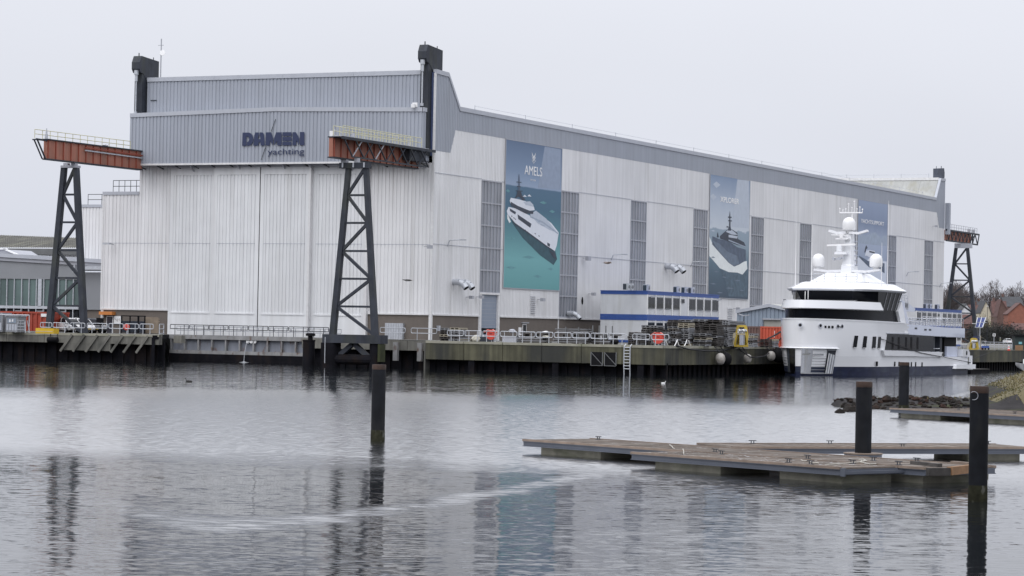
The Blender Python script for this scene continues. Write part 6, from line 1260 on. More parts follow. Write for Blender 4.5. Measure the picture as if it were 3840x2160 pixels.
mb = MB(); mb.box(YC-1.4, 29.2, 17.9, YC+.3, 30.2, 18.05); mb.tube((YC-.6, 29.4, 18.05), (YC-.6, 29.4, 18.6), .3, 8); mb.bar((YC-2, 29.3, 18.5), (YC+.4, 29.3, 18.45), .15, .12); mb.build('small_radar', M['white'], yt)
mb = MB()
for s in (-1.5, -.7): mb.tube((YC+s, 28.7, 15.35), (YC+s, 29.1, 15.35), .2, 10)
mb.bar((YC-1.6, 29.2, 15.2), (YC-.2, 29.4, 15.5), .2, .25); mb.build('searchlight', M['chrome'], yt)
mb = MB(); mb.tube((YC+.35, 30.8, 19.2), (YC+.35, 30.8, 21.6), .09, 6); mb.tube((YC-1.4, 30.8, 21.5), (YC+1.75, 30.8, 21.5), .09, 6)
for s, h in ((-1.4, .5), (-.95, .3), (-.55, .45), (-.2, 1.1), (.3, .6), (.62, 1.45), (1.0, .45), (1.4, .7), (1.75, .4)): mb.tube((YC+s, 30.8, 21.5), (YC+s, 30.8, 21.5+h), .05, 5); mb.lathe([(.04, 0), (.1, .04), (.1, .14), (.03, .2)], 6, (YC+s, 30.8, 21.45+h))
mb.build('sensor_yard', M['white'], yt)
for x, y, z, h in ((YC-5.3, 24.6, 11.1, 9.2), (YC+5.6, 27.4, 11.2, 6.2), (YC+5.3, 31, 11.6, 11.5), (YC-3.9, 27, 12.2, 8.0)): MB().tube((x, y, z), (x, y, z+h), .06, 5, .02).build('whip_aerial', M['white'], yt)
for s in (-5.3, -5.0, -4.75, -4.5, -3.7, -3.5, -3.25): MB().tube((YC+s, 22.3, 9.7), (YC+s, 22.3, 10.75), .05, 4).build('flag_staff', M['white'], yt)
MB().tube((YC-1.6, 18, 9.3), (YC-1.6, 18, 10.75), .05, 4).build('flag_staff', M['white'], yt); MB().tube((YC-1.2, 18, 9.6), (YC-1.2, 18, 10.9), .05, 4).build('flag_staff', M['white'], yt)
mb = MB(); mb.prism([(YC-1.0, 12.9, 7.2), (YC+.3, 12.9, 7.2), (YC+.0, 12.9, 7.75), (YC-.6, 12.9, 7.75)], (0, .5, 0)); mb.build('bow_fitting', M['mullion'], yt)
for k, (x, y) in enumerate(((YC-2, 23.6), (YC+4.4, 25.7))): MB().tube((x, y, 11.9), (x, y, 12.2), .1, 6).build('roof_light', M['mullion'], yt)
q, s = on_hull(3141, 1224)
rope('thin black rope led along the white hull from the bow to beyond the stern', (q+V((.15, 0, 0)), V((X6+.25, 28, 4.6)), V((X6+.4, 43, 3.0)), V((X6+.5, 54, 2.4)), V((X6+.4, 68, 1.6)), V((QX+4, 90, .9)), V((QX+.4, 128, 3.3))), .05)
lg = thing('floating_pontoon', 'low black floating pontoon against the quay behind the stern of the yacht', 'pontoon', (QX+3, 75, 0))
a, b = PZ(3640, 1392, .3), PZ(3726, 1392, .3); MB().box(QX+1, 74, -.3, QX+11, 84, .5).build('pontoon_body', M['sheet'], lg); MB().box(QX+.9, 73.9, .5, QX+11.1, 84.1, .6).build('pontoon_deck', M['wood_dark'], lg)
# ------------------------------------------------------------------ FAR RIGHT: houses, trees, bushes, cars, street furniture
KD = 2.0      # the town lies about a kilometre off
def PD(x, y, depth):
    d = ray(x, y); return CAM+d*(depth/d.dot(CF))
RT = V((math.cos(TH), math.sin(TH), 0)); FW = V((-math.sin(TH), math.cos(TH), 0))
def house(label, x0, x1, yeave, yridge, depth, wall, roof, gable=True, dlen=9, chim=None, wins=(), peak=None, yb=1300):
    """house facing the harbour; gable=True: gable end towards us, otherwise the roof slope"""
    depth *= KD; dlen *= 1.1
    A, B = PD(x0, 1290, depth), PD(x1, 1290, depth); A.z = B.z = ZQ
    ze, zr = PD((x0+x1)/2, yeave, depth).z, PD((x0+x1)/2, yridge, depth).z; u = (B-A).normalized(); n = V((-u.y, u.x, 0)); W = (B-A).length
    pk = .5 if peak is None else peak
    t = thing('house', label, 'house', A, 'houses across the harbour')
    if gable:
        C = A+u*W*pk
        prof = [A, B, B+V((0, 0, ze-ZQ)), C+V((0, 0, zr-ZQ)), A+V((0, 0, ze-ZQ))]
        MB().prism(prof, n*dlen).build('wall', M[wall], t)
        for p, q in ((prof[4], prof[3]), (prof[2], prof[3])):
            d = (p-q).normalized(); mb = MB(); mb.prism([p+d*.5-n*.35, q-n*.35, q-n*.35+V((0, 0, .4)), p+d*.5-n*.35+V((0, 0, .35))], n*(dlen+.6)); mb.build('roof', M[roof], t)
    else:
        MB().prism([A, B, B+V((0, 0, ze-ZQ)), A+V((0, 0, ze-ZQ))], n*dlen).build('wall', M[wall], t)
        mb = MB(); e = V((0, 0, ze-ZQ)); r = V((0, 0, zr-ZQ)); mb.add([A+e-n*.4-u*.3, B+e-n*.4+u*.3, B+r+n*dlen/2+u*.3, A+r+n*dlen/2-u*.3, A+e+n*(dlen+.4)-u*.3, B+e+n*(dlen+.4)+u*.3], [(0, 1, 2, 3), (3, 2, 5, 4), (0, 3, 4), (1, 5, 2)]); mb.build('roof', M[roof], t)
    if chim is not None:
        c = A+u*W*chim+n*dlen*.5; MB().box(c.x-.5, c.y-.5, zr-1.2, c.x+.5, c.y+.5, zr+1.3).build('chimney', M['house_brick'], t)
    for fx, z0, z1, w_ in wins:
        p = A+u*(W*fx); f = MB().prism([p-u*w_/2-n*.1+V((0, 0, z0)), p+u*w_/2-n*.1+V((0, 0, z0)), p+u*w_/2-n*.1+V((0, 0, z1)), p-u*w_/2-n*.1+V((0, 0, z1))], n*.15).build('window', M['white'], t)
        MB().prism([p-u*(w_/2-.12)-n*.14+V((0, 0, z0+.12)), p+u*(w_/2-.12)-n*.14+V((0, 0, z0+.12)), p+u*(w_/2-.12)-n*.14+V((0, 0, z1-.12)), p-u*(w_/2-.12)-n*.14+V((0, 0, z1-.12))], n*.06).build('pane', M['glass'], f)
    return t
house('white gabled house with a red side roof behind the far tower legs', 3598, 3645, 1171, 1141, 560, 'house_white', 'roof_dark', dlen=10, wins=((.5, 4, 7, 2),))
house('long red roofed house right of the white gable', 3622, 3676, 1180, 1142, 575, 'house_brick', 'roof_red', gable=False, dlen=12, chim=.8)
house('cream gabled house with one small attic window', 3676, 3714, 1172, 1130, 566, 'house_cream', 'roof_dark', dlen=12, wins=((.55, 8.2, 9.8, 1.2),))
house('brown roofed house between the cream gable and the big grey roof', 3722, 3774, 1176, 1128, 590, 'house_brick', 'roof_red', gable=False, dlen=7, chim=.15, wins=((.3, 3.5, 5.2, 1.3), (.7, 3.5, 5.2, 1.3)))
house('tall house with a broad dark grey roof behind the others', 3768, 3836, 1150, 1111, 640, 'house_brick', 'roof_dark', gable=False, dlen=18, chim=.05)
house('red brick gable with white verge boards right of the cream house', 3738, 3792, 1186, 1126, 582, 'house_brick', 'roof_red', dlen=9, peak=.25, wins=((.4, 6, 7.6, 1.2),))
house('bright orange brick house with a steep dark gable at the right edge', 3778, 3868, 1178, 1138, 556, 'house_orange', 'roof_red', dlen=9, wins=((.18, 5.6, 7.6, .8), (.26, 5.6, 7.6, .8), (.6, 5, 7, 1.4)))
house('low red tiled house at the lower right edge of the photo', 3800, 3880, 1238, 1212, 535, 'house_brick', 'roof_red', gable=False, dlen=8, wins=((.3, 1, 2.6, 1.4),))
house('dark roofed row houses under the trees left of the far tower', 3530, 3604, 1166, 1128, 640, 'house_brick', 'roof_dark', gable=False, dlen=14, wins=((.6, 5, 7, 1.6), (.75, 5, 7, 1.6)))
house('brown brick house low behind the stern rail of the yacht', 3588, 3650, 1215, 1178, 545, 'house_brick', 'roof_red', gable=False, dlen=9)
house('dark house roof far back between two bare trees', 3652, 3700, 1150, 1128, 660, 'house_brick', 'roof_dark', gable=False, dlen=12, chim=.5)
def tree(label, x, depth, ytop, spread, seed, lean=0, group='bare winter trees behind the houses', dens=1.0):
    depth *= KD; random.seed(seed); p = PD(x, 1290, depth); p.z = ZQ; H = PD(x, ytop, depth).z-ZQ
    t = thing('bare_tree', label, 'tree', p, group); tr = MB(); cr = MB(); cnt = [0]
    def grow(a, d, ln, r, lv):
        cnt[0] += 1; b = a+d*ln; r = max(r, .042); (tr if lv <= 1 else cr).tube(a, b, r, 5 if lv < 2 else 3, r*.7, cap=False)
        if lv >= 8: return
        for k in range(3 if lv < 5 else 2):
            ax = V((random.uniform(-1, 1), random.uniform(-1, 1), random.uniform(-.25, .8))).normalized()
            nd = (d*(.95 if k == 0 else .55)+ax*(.35 if k == 0 else .72)*spread+V((0, 0, .16))).normalized()
            grow(b if k < 2 else a.lerp(b, .65), nd, ln*random.uniform(.66, .86), r*(.72 if k == 0 else .58), lv+1)
    grow(p, V((lean, 0, 1)).normalized(), H*.235, H*.021, 0)
    # scale to the wanted height
    zs_ = sorted(v.z for v in cr.v); zt = zs_[int(len(zs_)*.965)]-ZQ; f = H/zt
    for mb in (tr, cr): mb.v = [p+(v-p)*f for v in mb.v]
    tr.build('trunk', M['bark'], t, flip=False); cr.build('crown', M['twig'], t, flip=False)
tree('broad bare tree just right of the hall behind the far tower', 3580, 655, 1068, 1.0, 11); tree('bare tree between the far tower legs', 3625, 670, 1080, .95, 12)
tree('large round bare tree behind the cream gabled house', 3728, 670, 1070, 1.15, 13); tree('bare tree at the right edge behind the grey roof', 3838, 690, 1090, 1.0, 14); tree('smaller bare tree beside the hall corner', 3556, 640, 1092, .9, 15); tree('thin bare tree right of the large round one', 3758, 690, 1086, .95, 16)
def bush(label, x, depth, ytop, wpx, seed, m='thicket', group='dark thickets below the houses'):
    depth *= KD; random.seed(seed); p = PD(x, 1290, depth); p.z = ZQ; H = PD(x, ytop, depth).z-ZQ; W = wpx*depth/FPX
    t = thing('thicket', label, 'bush', p, group); st = MB(); lf = MB()
    for k in range(34):
        a = random.uniform(0, 6.28); r = random.uniform(0, .42)*W; b = p+V((r*math.cos(a), r*math.sin(a), 0)); tip = b+V((random.uniform(-1.6, 1.6), random.uniform(-1.6, 1.6), H*random.uniform(.6, 1)*(1-(r/W)**2*2))); st.tube(b, tip, .16, 4, .05, cap=False)
        for q in range(110):
            f = random.uniform(.05, 1); c = b.lerp(tip, f)+V((random.gauss(0, 1.8), random.gauss(0, 1.8), random.gauss(0, .8))); c.z = max(c.z, ZQ+.1); s = random.uniform(.2, .55)
            d1 = V((random.uniform(-1, 1), random.uniform(-1, 1), random.uniform(-1, 1)))*s; d2 = V((random.uniform(-1, 1), random.uniform(-1, 1), random.uniform(-1, 1)))*s; lf.add([c, c+d1, c+d2], [(0, 1, 2)])
    st.build('stems', M['bark'], t, flip=False); lf.build('foliage', M[m], t, flip=False)
for i, (x, dp, yt_, wp, lb) in enumerate(((3672, 480, 1232, 50, 'dark thicket behind the far yellow frame'), (3705, 495, 1218, 60, 'dark thicket right under the solar panels'), (3742, 490, 1208, 62, 'tallest dark thicket above the parking sign'), (3780, 500, 1206, 60, 'dark thicket behind the hatchback'), (3815, 505, 1224, 50, 'dark thicket beside the green kiosk'), (3652, 500, 1205, 40, 'dark thicket behind the foot of the far tower'))): bush(lb, x, dp, yt_, wp, 30+i)
bush('pale yellow shrub in front of the cream gabled house', 3688, 530, 1172, 26, 44, 'grass', 'shrubs in front of the houses')
# solar panels
so = thing('solar_array', 'tilted frame of four blue solar panels on a mast beside the far tower', 'solar panels', PD(3685, 1228, 470), None)
P00, P10, P01, P11 = PD(3657, 1228, 470), PD(3684, 1228, 468), PD(3666, 1191, 474), PD(3697, 1191, 472)
def bil(u, v): return P00.lerp(P10, u).lerp(P01.lerp(P11, u), v)
for i in range(2):
    for j in range(2): MB().prism([bil(i*.52, j*.52), bil(i*.52+.48, j*.52), bil(i*.52+.48, j*.52+.48), bil(i*.52, j*.52+.48)], FW*.08).build('solar_panel', M['solar'], so)
mb = MB(); 
for a, b in (((0, 0), (1, 0)), ((0, 1), (1, 1)), ((0, 0), (0, 1)), ((1, 0), (1, 1)), ((.5, 0), (.5, 1)), ((0, .5), (1.25, .5))): mb.bar(bil(*a)-FW*.05, bil(*b)-FW*.05, .14, .14)
c = bil(.5, .5); mb.tube(V((c.x, c.y, ZQ))+FW*.6, c+FW*.3, .14, 6); mb.build('frame', M['galv'], so)
# cars, sign, person, cone, bench, rail, kiosk
def gpt(x, depth): p = PD(x, 1300, depth); p.z = ZQ; return p
FCG = 'cars parked beyond the yacht'
car('grey saloon parked side on under the R sign', M['car_grey'], tuple(gpt(3704, 990)), TH+math.radians(180), FCG, 1.15, 'saloon'); car('white hatchback seen from behind right of the walking person', M['car_white'], tuple(gpt(3777, 960)), TH+math.radians(97), FCG, 1.25); car('white car half hidden behind the far yellow frame', M['car_white'], tuple(gpt(3672, 960)), TH+math.radians(165), FCG, 1.2)
p = gpt(3727, 700); sg = thing('parking_sign', 'square white sign with a black letter R on a thin post', 'sign', p); zs = PD(3727, 1256, 700).z
MB().tube(p, p+V((0, 0, zs-ZQ+.4)), .07, 5).build('post', M['galv'], sg); u = RT
q = V((p.x, p.y, zs))-FW*.12; bd = MB().prism([q-u*.37+V((0, 0, -.37)), q+u*.37+V((0, 0, -.37)), q+u*.37+V((0, 0, .37)), q-u*.37+V((0, 0, .37))], FW*.05).build('board', M['white'], sg)
def stroke(a, b, w_): return MB().bar(q-FW*.05+u*a[0]*.38+V((0, 0, a[1]*.38)), q-FW*.05+u*b[0]*.38+V((0, 0, b[1]*.38)), w_, .03, up=-FW)
for a, b in (((-.4, -.65), (-.4, .65)), ((-.4, .55), (.3, .55)), ((.38, .6), (.38, .05)), ((-.4, .0), (.3, .0)), ((.0, .0), (.5, -.65)), ((-.7, .65), (-.25, .65))): stroke(a, b, .09).build('sign_letter', M['rubber'], bd)
# person walking: one skinned body, clothes as children
def person(label, p, h, yaw, coat_m, leg_m):
    t = thing('person', label, 'person', p); k = h/1.75
    J = {'pel': (0, 0, .95), 'chest': (.02, 0, 1.30), 'neck': (.04, 0, 1.47), 'head': (.07, 0, 1.60), 'crown': (.06, 0, 1.73), 'kL': (.12, .1, .50), 'aL': (.16, .1, .08), 'tL': (.30, .1, .03), 'kR': (.02, -.1, .50), 'aR': (-.22, -.1, .12), 'tR': (-.09, -.1, .03), 'sL': (.02, .19, 1.40), 'eL': (-.06, .25, 1.14), 'wL': (.03, .25, .90), 'hL': (.07, .24, .82), 'sR': (.02, -.19, 1.40), 'eR': (.0, -.25, 1.13), 'wR': (.14, -.24, .92), 'hR': (.18, -.23, .84)}
    E = [('pel', 'chest'), ('chest', 'neck'), ('neck', 'head'), ('head', 'crown'), ('pel', 'kL'), ('kL', 'aL'), ('aL', 'tL'), ('pel', 'kR'), ('kR', 'aR'), ('aR', 'tR'), ('chest', 'sL'), ('sL', 'eL'), ('eL', 'wL'), ('wL', 'hL'), ('chest', 'sR'), ('sR', 'eR'), ('eR', 'wR'), ('wR', 'hR')]
    R = dict(pel=.15, chest=.17, neck=.065, head=.095, crown=.06, kL=.075, kR=.075, aL=.05, aR=.05, tL=.04, tR=.04, sL=.075, sR=.075, eL=.05, eR=.05, wL=.035, wR=.035, hL=.04, hR=.04)
    names = list(J); me = bpy.data.meshes.new('body'); me.from_pydata([V(J[n])*k for n in names], [(names.index(a), names.index(b)) for a, b in E], [])
    ob = bpy.data.objects.new('body', me); COL.objects.link(ob); md = ob.modifiers.new('skin', 'SKIN'); sm = ob.modifiers.new('sub', 'SUBSURF'); sm.levels = sm.render_levels = 2
    for n, v in zip(names, me.skin_vertices[0].data): v.radius = (R[n]*k, R[n]*k)
    me.skin_vertices[0].data[0].use_root = True
    dg = bpy.context.evaluated_depsgraph_get(); m2 = bpy.data.meshes.new_from_object(ob.evaluated_get(dg)); ob.modifiers.clear(); ob.data = m2
    for m in (M['skin'], coat_m, leg_m, M['dark_cloth']): m2.materials.append(m)
    for f in m2.polygons:
        z = f.center.z/k; f.material_index = 0 if z > 1.50 else 2 if z < .84 and abs(f.center.y) < .2*k else 0 if z < .89 and abs(f.center.y) > .2*k else 1
        if z < .1: f.material_index = 3
        f.use_smooth = True
    ob.parent = t
    hr = MB().lathe([(.09*k, 1.60*k), (.11*k, 1.66*k), (.09*k, 1.735*k), (.03*k, 1.765*k)], 10, (.05*k, 0, 0)); sv = ORG[t.name]; ORG[t.name] = V((0, 0, 0)); o = hr.build('hair', M['mullion'], t, smooth=60)
    cb = MB().lathe([(.2*k, .80*k), (.19*k, 1.0*k), (.2*k, 1.3*k), (.15*k, 1.45*k)], 12, (.01*k, 0, 0)).build('coat', coat_m, t, smooth=60); ORG[t.name] = sv
    t.rotation_euler.z = yaw
person('person in a khaki coat walking between the grey saloon and the hatchback', gpt(3751, 940), 2.3, TH+math.radians(200), M['coat_green'], M['dark_cloth'])
p = gpt(3783, 372); co = thing('traffic_cone', 'red and white traffic cone on the quay edge near the wooden planter', 'cone', p)
mb = MB(); mb.box(p.x-.22, p.y-.22, ZQ, p.x+.22, p.y+.22, ZQ+.05); mb.lathe([(.17, .05), (.135, .24)], 12, p); mb.build('base', M['safety_red'], co); MB().lathe([(.135, .24), (.105, .42)], 12, p).build('white_band', M['white'], co); MB().lathe([(.105, .42), (.08, .56)], 12, p).build('red_band', M['safety_red'], co); MB().lathe([(.08, .56), (.035, .8)], 12, p).build('tip', M['white'], co)
p = gpt(3823, 376); pl = thing('wooden_planter', 'wooden slatted box at the quay edge by the green kiosk', 'planter', p)
for k in range(5): c = p+V((0, 0, .04+k*.15)); MB().prism([c-RT*.52, c+RT*.52, c+RT*.52+V((0, 0, .13)), c-RT*.52+V((0, 0, .13))], FW*.6).build('board', mat('planter_wood%d' % k, (.27+.03*(k % 2), .16, .085), .8, var=.2, scale=2), pl)
p = gpt(3826, 400); ki = thing('kiosk', 'dark green kiosk with a flat overhanging roof at the right edge', 'kiosk', p)
MB().prism([p-RT*.8, p+RT*2.6, p+RT*2.6+V((0, 0, 2.1)), p-RT*.8+V((0, 0, 2.1))], FW*2.4).build('wall', mat('kiosk_green', (.02, .035, .034), .5, var=.15), ki); MB().prism([p-RT*1.1-FW*.4+V((0, 0, 2.1)), p+RT*2.8-FW*.4+V((0, 0, 2.1)), p+RT*2.8-FW*.4+V((0, 0, 2.28)), p-RT*1.1-FW*.4+V((0, 0, 2.28))], FW*3).build('roof', M['rubber'], ki)
MB().prism([p-RT*.25-FW*.06+V((0, 0, .9)), p+RT*.25-FW*.06+V((0, 0, .9)), p+RT*.25-FW*.06+V((0, 0, 1.25)), p-RT*.25-FW*.06+V((0, 0, 1.25))], FW*.05).build('notice', mat('notice_cyan', (.2, .45, .5), .5, var=.2), ki)
fr2 = thing('guard_rail', 'long galvanised guard rail along the quay beyond the stern of the yacht', 'guard rail', gpt(3740, 395)); mb = MB(); a, b = gpt(3680, 398), gpt(3796, 392)
for k in range(8): q = a.lerp(b, k/7); mb.tube(q, q+V((0, 0, 1.12)), .03, 4)
for z in (.4, .76, 1.12): mb.tube(a+V((0, 0, z)), b+V((0, 0, z)), .03, 4)
mb.build('rails', M['galv'], fr2)
p = gpt(3698, 378); bb = thing('blue_trolley', 'blue wheeled trolley standing right of the far yellow frame', 'trolley', p); MB().prism([p-RT*.6+V((0, 0, .28)), p+RT*.45+V((0, 0, .28)), p+RT*.4+V((0, 0, .6)), p-RT*.55+V((0, 0, .57))], FW*.7).build('body', M['blue'], bb)
mb = MB()
for s in (-.5, -.1, .35): mb.tube(p+RT*s+V((0, 0, .16)), p+RT*s+FW*.1+V((0, 0, .16)), .15, 10)
mb.build('wheels', M['rubber'], bb)
p = gpt(3684, 380); cp = thing('bollard_box', 'pale red and white box beside the far yellow frame', 'box', p); MB().box(p.x-.18, p.y-.18, ZQ, p.x+.18, p.y+.18, ZQ+.42).build('lower_box', M['house_orange'], cp); MB().box(p.x-.16, p.y-.16, ZQ+.42, p.x+.16, p.y+.16, ZQ+.72).build('upper_box', M['office'], cp)
p = gpt(3656, 440); fs = thing('information_board', 'dark blue board on posts behind the far yellow frame', 'sign', p); MB().prism([p-RT*.3+V((0, 0, 1.35)), p+RT*.75+V((0, 0, 1.35)), p+RT*.75+V((0, 0, 2.0)), p-RT*.3+V((0, 0, 2.0))], FW*.06).build('board', M['navy_paint'], fs)
for s in (-.2, .65): MB().tube(p+RT*s+FW*.08, p+RT*s+FW*.08+V((0, 0, 1.4)), .05, 5).build('post', M['galv'], fs)
p = gpt(3677, 405); pw = thing('wooden_post', 'pale post with a crossbar left of the grey saloon', 'post', p); mb = MB(); mb.tube(p, p+V((0, 0, 2.1)), .07, 6); mb.bar(p+V((0, 0, 1.75))-RT*.45, p+V((0, 0, 1.75))+RT*.4, .04, .04); mb.build('post', M['wood_light'], pw)
p = gpt(3650, 470); l2 = thing('street_lamp', 'street lamp with one flat white head beside the solar panels', 'street lamp', p); z = PD(3650, 1213, 470).z; MB().tube(p+RT*.35, V((p.x, p.y, z))+RT*.35, .05, 6).build('post', M['dark_steel'], l2); MB().bar(V((p.x, p.y, z))-RT*.3, V((p.x, p.y, z-.05))+RT*.4, .2, .08).build('lamp_head', M['white'], l2)
p = PD(3703, 1148, 530); l3 = thing('street_lamp', 'street lamp with a white head in front of the cream gabled house', 'street lamp', V((p.x, p.y, ZQ))); MB().tube((p.x, p.y, ZQ), p, .05, 6).build('post', M['dark_steel'], l3); MB().bar(p-RT*.2, p+RT*.2, .2, .1).build('lamp_head', M['white'], l3)
bo = thing('dinghy', 'white dinghy bow with an outboard post at the right edge of the photo', 'boat', (QX+4, 120, 0)); p = PZ(3838, 1388, 0); a = PD(3808, 1354, 418); b = PD(3900, 1352, 418)
mb = MB(); cxs = []
for f, w_, z0, z1 in ((0, .15, 1.15, 1.45), (.1, .8, .7, 1.4), (.3, 1.3, .2, 1.3), (1, 1.4, -.1, 1.2)): c = V((a.x, a.y, 0)).lerp(V((b.x, b.y, 0)), f); cxs.append([c-FW*w_+V((0, 0, z1)), c-FW*w_*.5+V((0, 0, z0)), c+FW*w_*.5+V((0, 0, z0)), c+FW*w_+V((0, 0, z1))])
mb.loft(cxs); mb.build('hull', M['house_white'], bo, smooth=40); mb = MB(); c = V((a.x, a.y, 0))+RT*1.3; mb.tube(c+V((0, 0, 1.2)), c+V((0, 0, 2.0)), .1, 6); c += RT*2; mb.tube(c+V((0, 0, 1.2)), c+V((0, 0, 3.2)), .12, 6); mb.box(c.x-.5, c.y-.5, 2.0, c.x+.6, c.y+.5, 2.5); mb.build('deck_fitting', M['white'], bo)
# ------------------------------------------------------------------ FLOATING DOCKS
DZ = .55
pl_cache = {}
def dock(label, NL, FL_, FR_, NR, plank_m='plank_wood', nplank=None, edge=True, floats=(), cleats=(), stuff=False):
    """walkway; corners near-left, far-left, far-right, near-right at deck height. Planks run across."""
    t = thing('floating_dock', label, 'floating dock', NL, 'floating docks in the harbour')
    Ln = (NR-NL).length; u = (NR-NL).normalized(); n = V((-u.y, u.x, 0)); Wd = min((FL_-NL).dot(n), (FR_-NR).dot(n)) if False else ((FL_-NL).dot(n)+(FR_-NR).dot(n))/2
    k = nplank or int(Ln/.15); pw = Ln/k
    ang = math.atan2(u.y, u.x)
    rng = random.Random(len(label))
    for v in range(3):
        key = (round(pw, 3), round(Wd, 2), v)
        if key not in pl_cache:
            mb = MB(); j = .012*v; mb.box(.006, .04+j, -.05, pw-.012, Wd-.04-j*.6, 0); ob = mb.build('plank', M[plank_m], t, local=True); COL.objects.unlink(ob); pl_cache[key] = ob
    for i in range(k):
        v = rng.choice((0, 0, 1, 2)); o = pl_cache[(round(pw, 3), round(Wd, 2), v)]
        inst(o, t, u*(i*pw)+V((0, 0, rng.uniform(-.008, .012))), (0, 0, ang+rng.uniform(-.002, .002)))
    def side(p0, p1, s):      # steel channel below a rubbing board
        d = n*s
        MB().bar(p0+V((0, 0, -.16))+d*.05, p1+V((0, 0, -.16))+d*.05, .06, .21).build('side_beam', M['dock_beam'], t)
        mb = MB(); mb.bar(p0+V((0, 0, -.07))+d*.08, p1+V((0, 0, -.07))+d*.08, .12, .025); mb.bar(p0+V((0, 0, -.255))+d*.08, p1+V((0, 0, -.255))+d*.08, .12, .025); mb.build('beam_flange', M['dock_beam'], t)
        MB().bar(p0+V((0, 0, -.015))+d*.09, p1+V((0, 0, -.015))+d*.09, .12, .085).build('edge_board', M['deck_edge'], t)
    side(NL, NR, -1); side(NL+n*Wd, NR+n*Wd, 1)
    MB().bar(NL+V((0, 0, -.16))-u*.04, NL+n*Wd+V((0, 0, -.16))-u*.04, .06, .2).build('end_beam', M['dock_beam'], t); MB().bar(NR+V((0, 0, -.16))+u*.04, NR+n*Wd+V((0, 0, -.16))+u*.04, .06, .2).build('end_beam', M['dock_beam'], t)
    for f0, f1 in floats:
        a, b = NL+u*f0, NL+u*f1; mb = MB(); q = [a+n*.12, b+n*.12, b+n*(Wd-.12), a+n*(Wd-.12)]
        mb.prism([V((p.x, p.y, -.35)) for p in q], (0, 0, .62)); mb.build('float', M['float_conc'], t)
    for s, w_, rope_ in cleats:
        c = NL+u*s+n*(Wd*w_)
        mb = MB(); mb.bar(c-u*.17+V((0, 0, .13)), c+u*.17+V((0, 0, .13)), .035, .03); mb.bar(c-u*.06, c-u*.06+V((0, 0, .13)), .03, .03); mb.bar(c+u*.06, c+u*.06+V((0, 0, .13)), .03, .03); mb.box(c.x-.1, c.y-.1, DZ, c.x+.1, c.y+.1, DZ+.02); cl = mb.build('cleat', M['dark_steel'], t)
    return t, u, n, Wd, Ln
P_ = lambda x, y: PZ(x, y, DZ)
dA = dock('long weathered floating dock reaching to the left', P_(1969, 1648), P_(2174, 1640), P_(3572, 1741), P_(3477, 1755), floats=((.9, 4.6), (19.0, 21.6)), cleats=((1.0, .9, 0), (11.0, .08, 0), (15.8, .1, 0), (17.6, .55, 0), (18.6, .9, 0), (20.2, .12, 0)))
fl_NL, fl_NR = P_(2375, 1696), P_(3173, 1753)
u_, n_2 = dA[1], dA[2]
w2 = -(fl_NL-P_(1969, 1648)).dot(n_2)-.22; Lf = (fl_NR-fl_NL).dot(u_)
dF = dock('shorter floating dock fixed along the near side of the long one', fl_NL, fl_NL+n_2*w2, fl_NL+n_2*w2+u_*Lf, fl_NL+u_*Lf, floats=((1.1, 4.6), (7.6, 10.6)), cleats=((2.2, .9, 0), (7.6, .2, 0), (8.9, .12, 0), (9.0, .85, 0)))
dB = dock('reddish floating dock behind running out of the right edge', P_(2740, 1676), P_(2660, 1673), P_(3880, 1657), P_(3880, 1678), floats=((11.0, 13.5), (17.0, 20.5)), cleats=((2.4, .95, 0), (6.0, .95, 0), (8, .1, 0), (11.5, .1, 0), (13.6, .95, 0), (17, .1, 0), (19.5, .95, 0)))
dR = dock('pale floating dock beside the muddy shore on the right', P_(3342, 1531), P_(3460, 1521), P_(3960, 1553), P_(3880, 1561), floats=((.8, 4.6), (9.0, 13.0)), cleats=((.9, .9, 0), (3, .5, 0), (7, .3, 0), (9.5, .3, 0), (11, .3, 0)))
# details on the docks
def deck_rope(label, pts): 
    o = MB().path([V((p.x, p.y, DZ+.035)) for p in (P_(*q) for q in pts)], .022, 5).build('mooring_line', M['rope_pale'], smooth=80); tag(o, label, 'rope', 'loose lines on the docks')
deck_rope('pale loose line coiled by the left cleat of the near dock', [(3004, 1728), (3012, 1732), (3030, 1731), (3045, 1738), (3070, 1740)]); deck_rope('pale line lying towards the join of the docks', [(3100, 1746), (3160, 1742), (3225, 1736), (3250, 1731)]); deck_rope('knotted pale line on the long dock near the far edge', [(3222, 1727), (3238, 1726), (3248, 1730), (3232, 1731), (3225, 1736), (3262, 1744), (3285, 1743)])
deck_rope('short pale line hanging across the step between the two docks', [(2561, 1687), (2564, 1695), (2564, 1706)]); deck_rope('tangled line around the cleat on the long dock', [(2512, 1672), (2520, 1678), (2524, 1684), (2530, 1686)])
dk = thing('corner_bracket', 'blue grey steel bracket bracing the end of the near dock to the long one', 'bracket', fl_NR); e = fl_NL+u_*Lf; j = P_(3403, 1749)
MB().bar(e+V((0, 0, -.18))+u_*.08, V((j.x, j.y, DZ-.16)), .1, .1).build('strut', M['dock_beam'], dk); MB().bar(e+V((0, 0, -.3))+u_*.05, e+V((0, 0, -.02))+u_*.05, .16, .16).build('hinge_plate', M['dock_beam'], dk)
fp = thing('fender_beam', 'brown timber fender beam bolted at the dock end against the black pile', 'timber beam', P_(3477, 1756)); a, b, c = P_(3478, 1760), P_(3560, 1760), P_(3650, 1750)
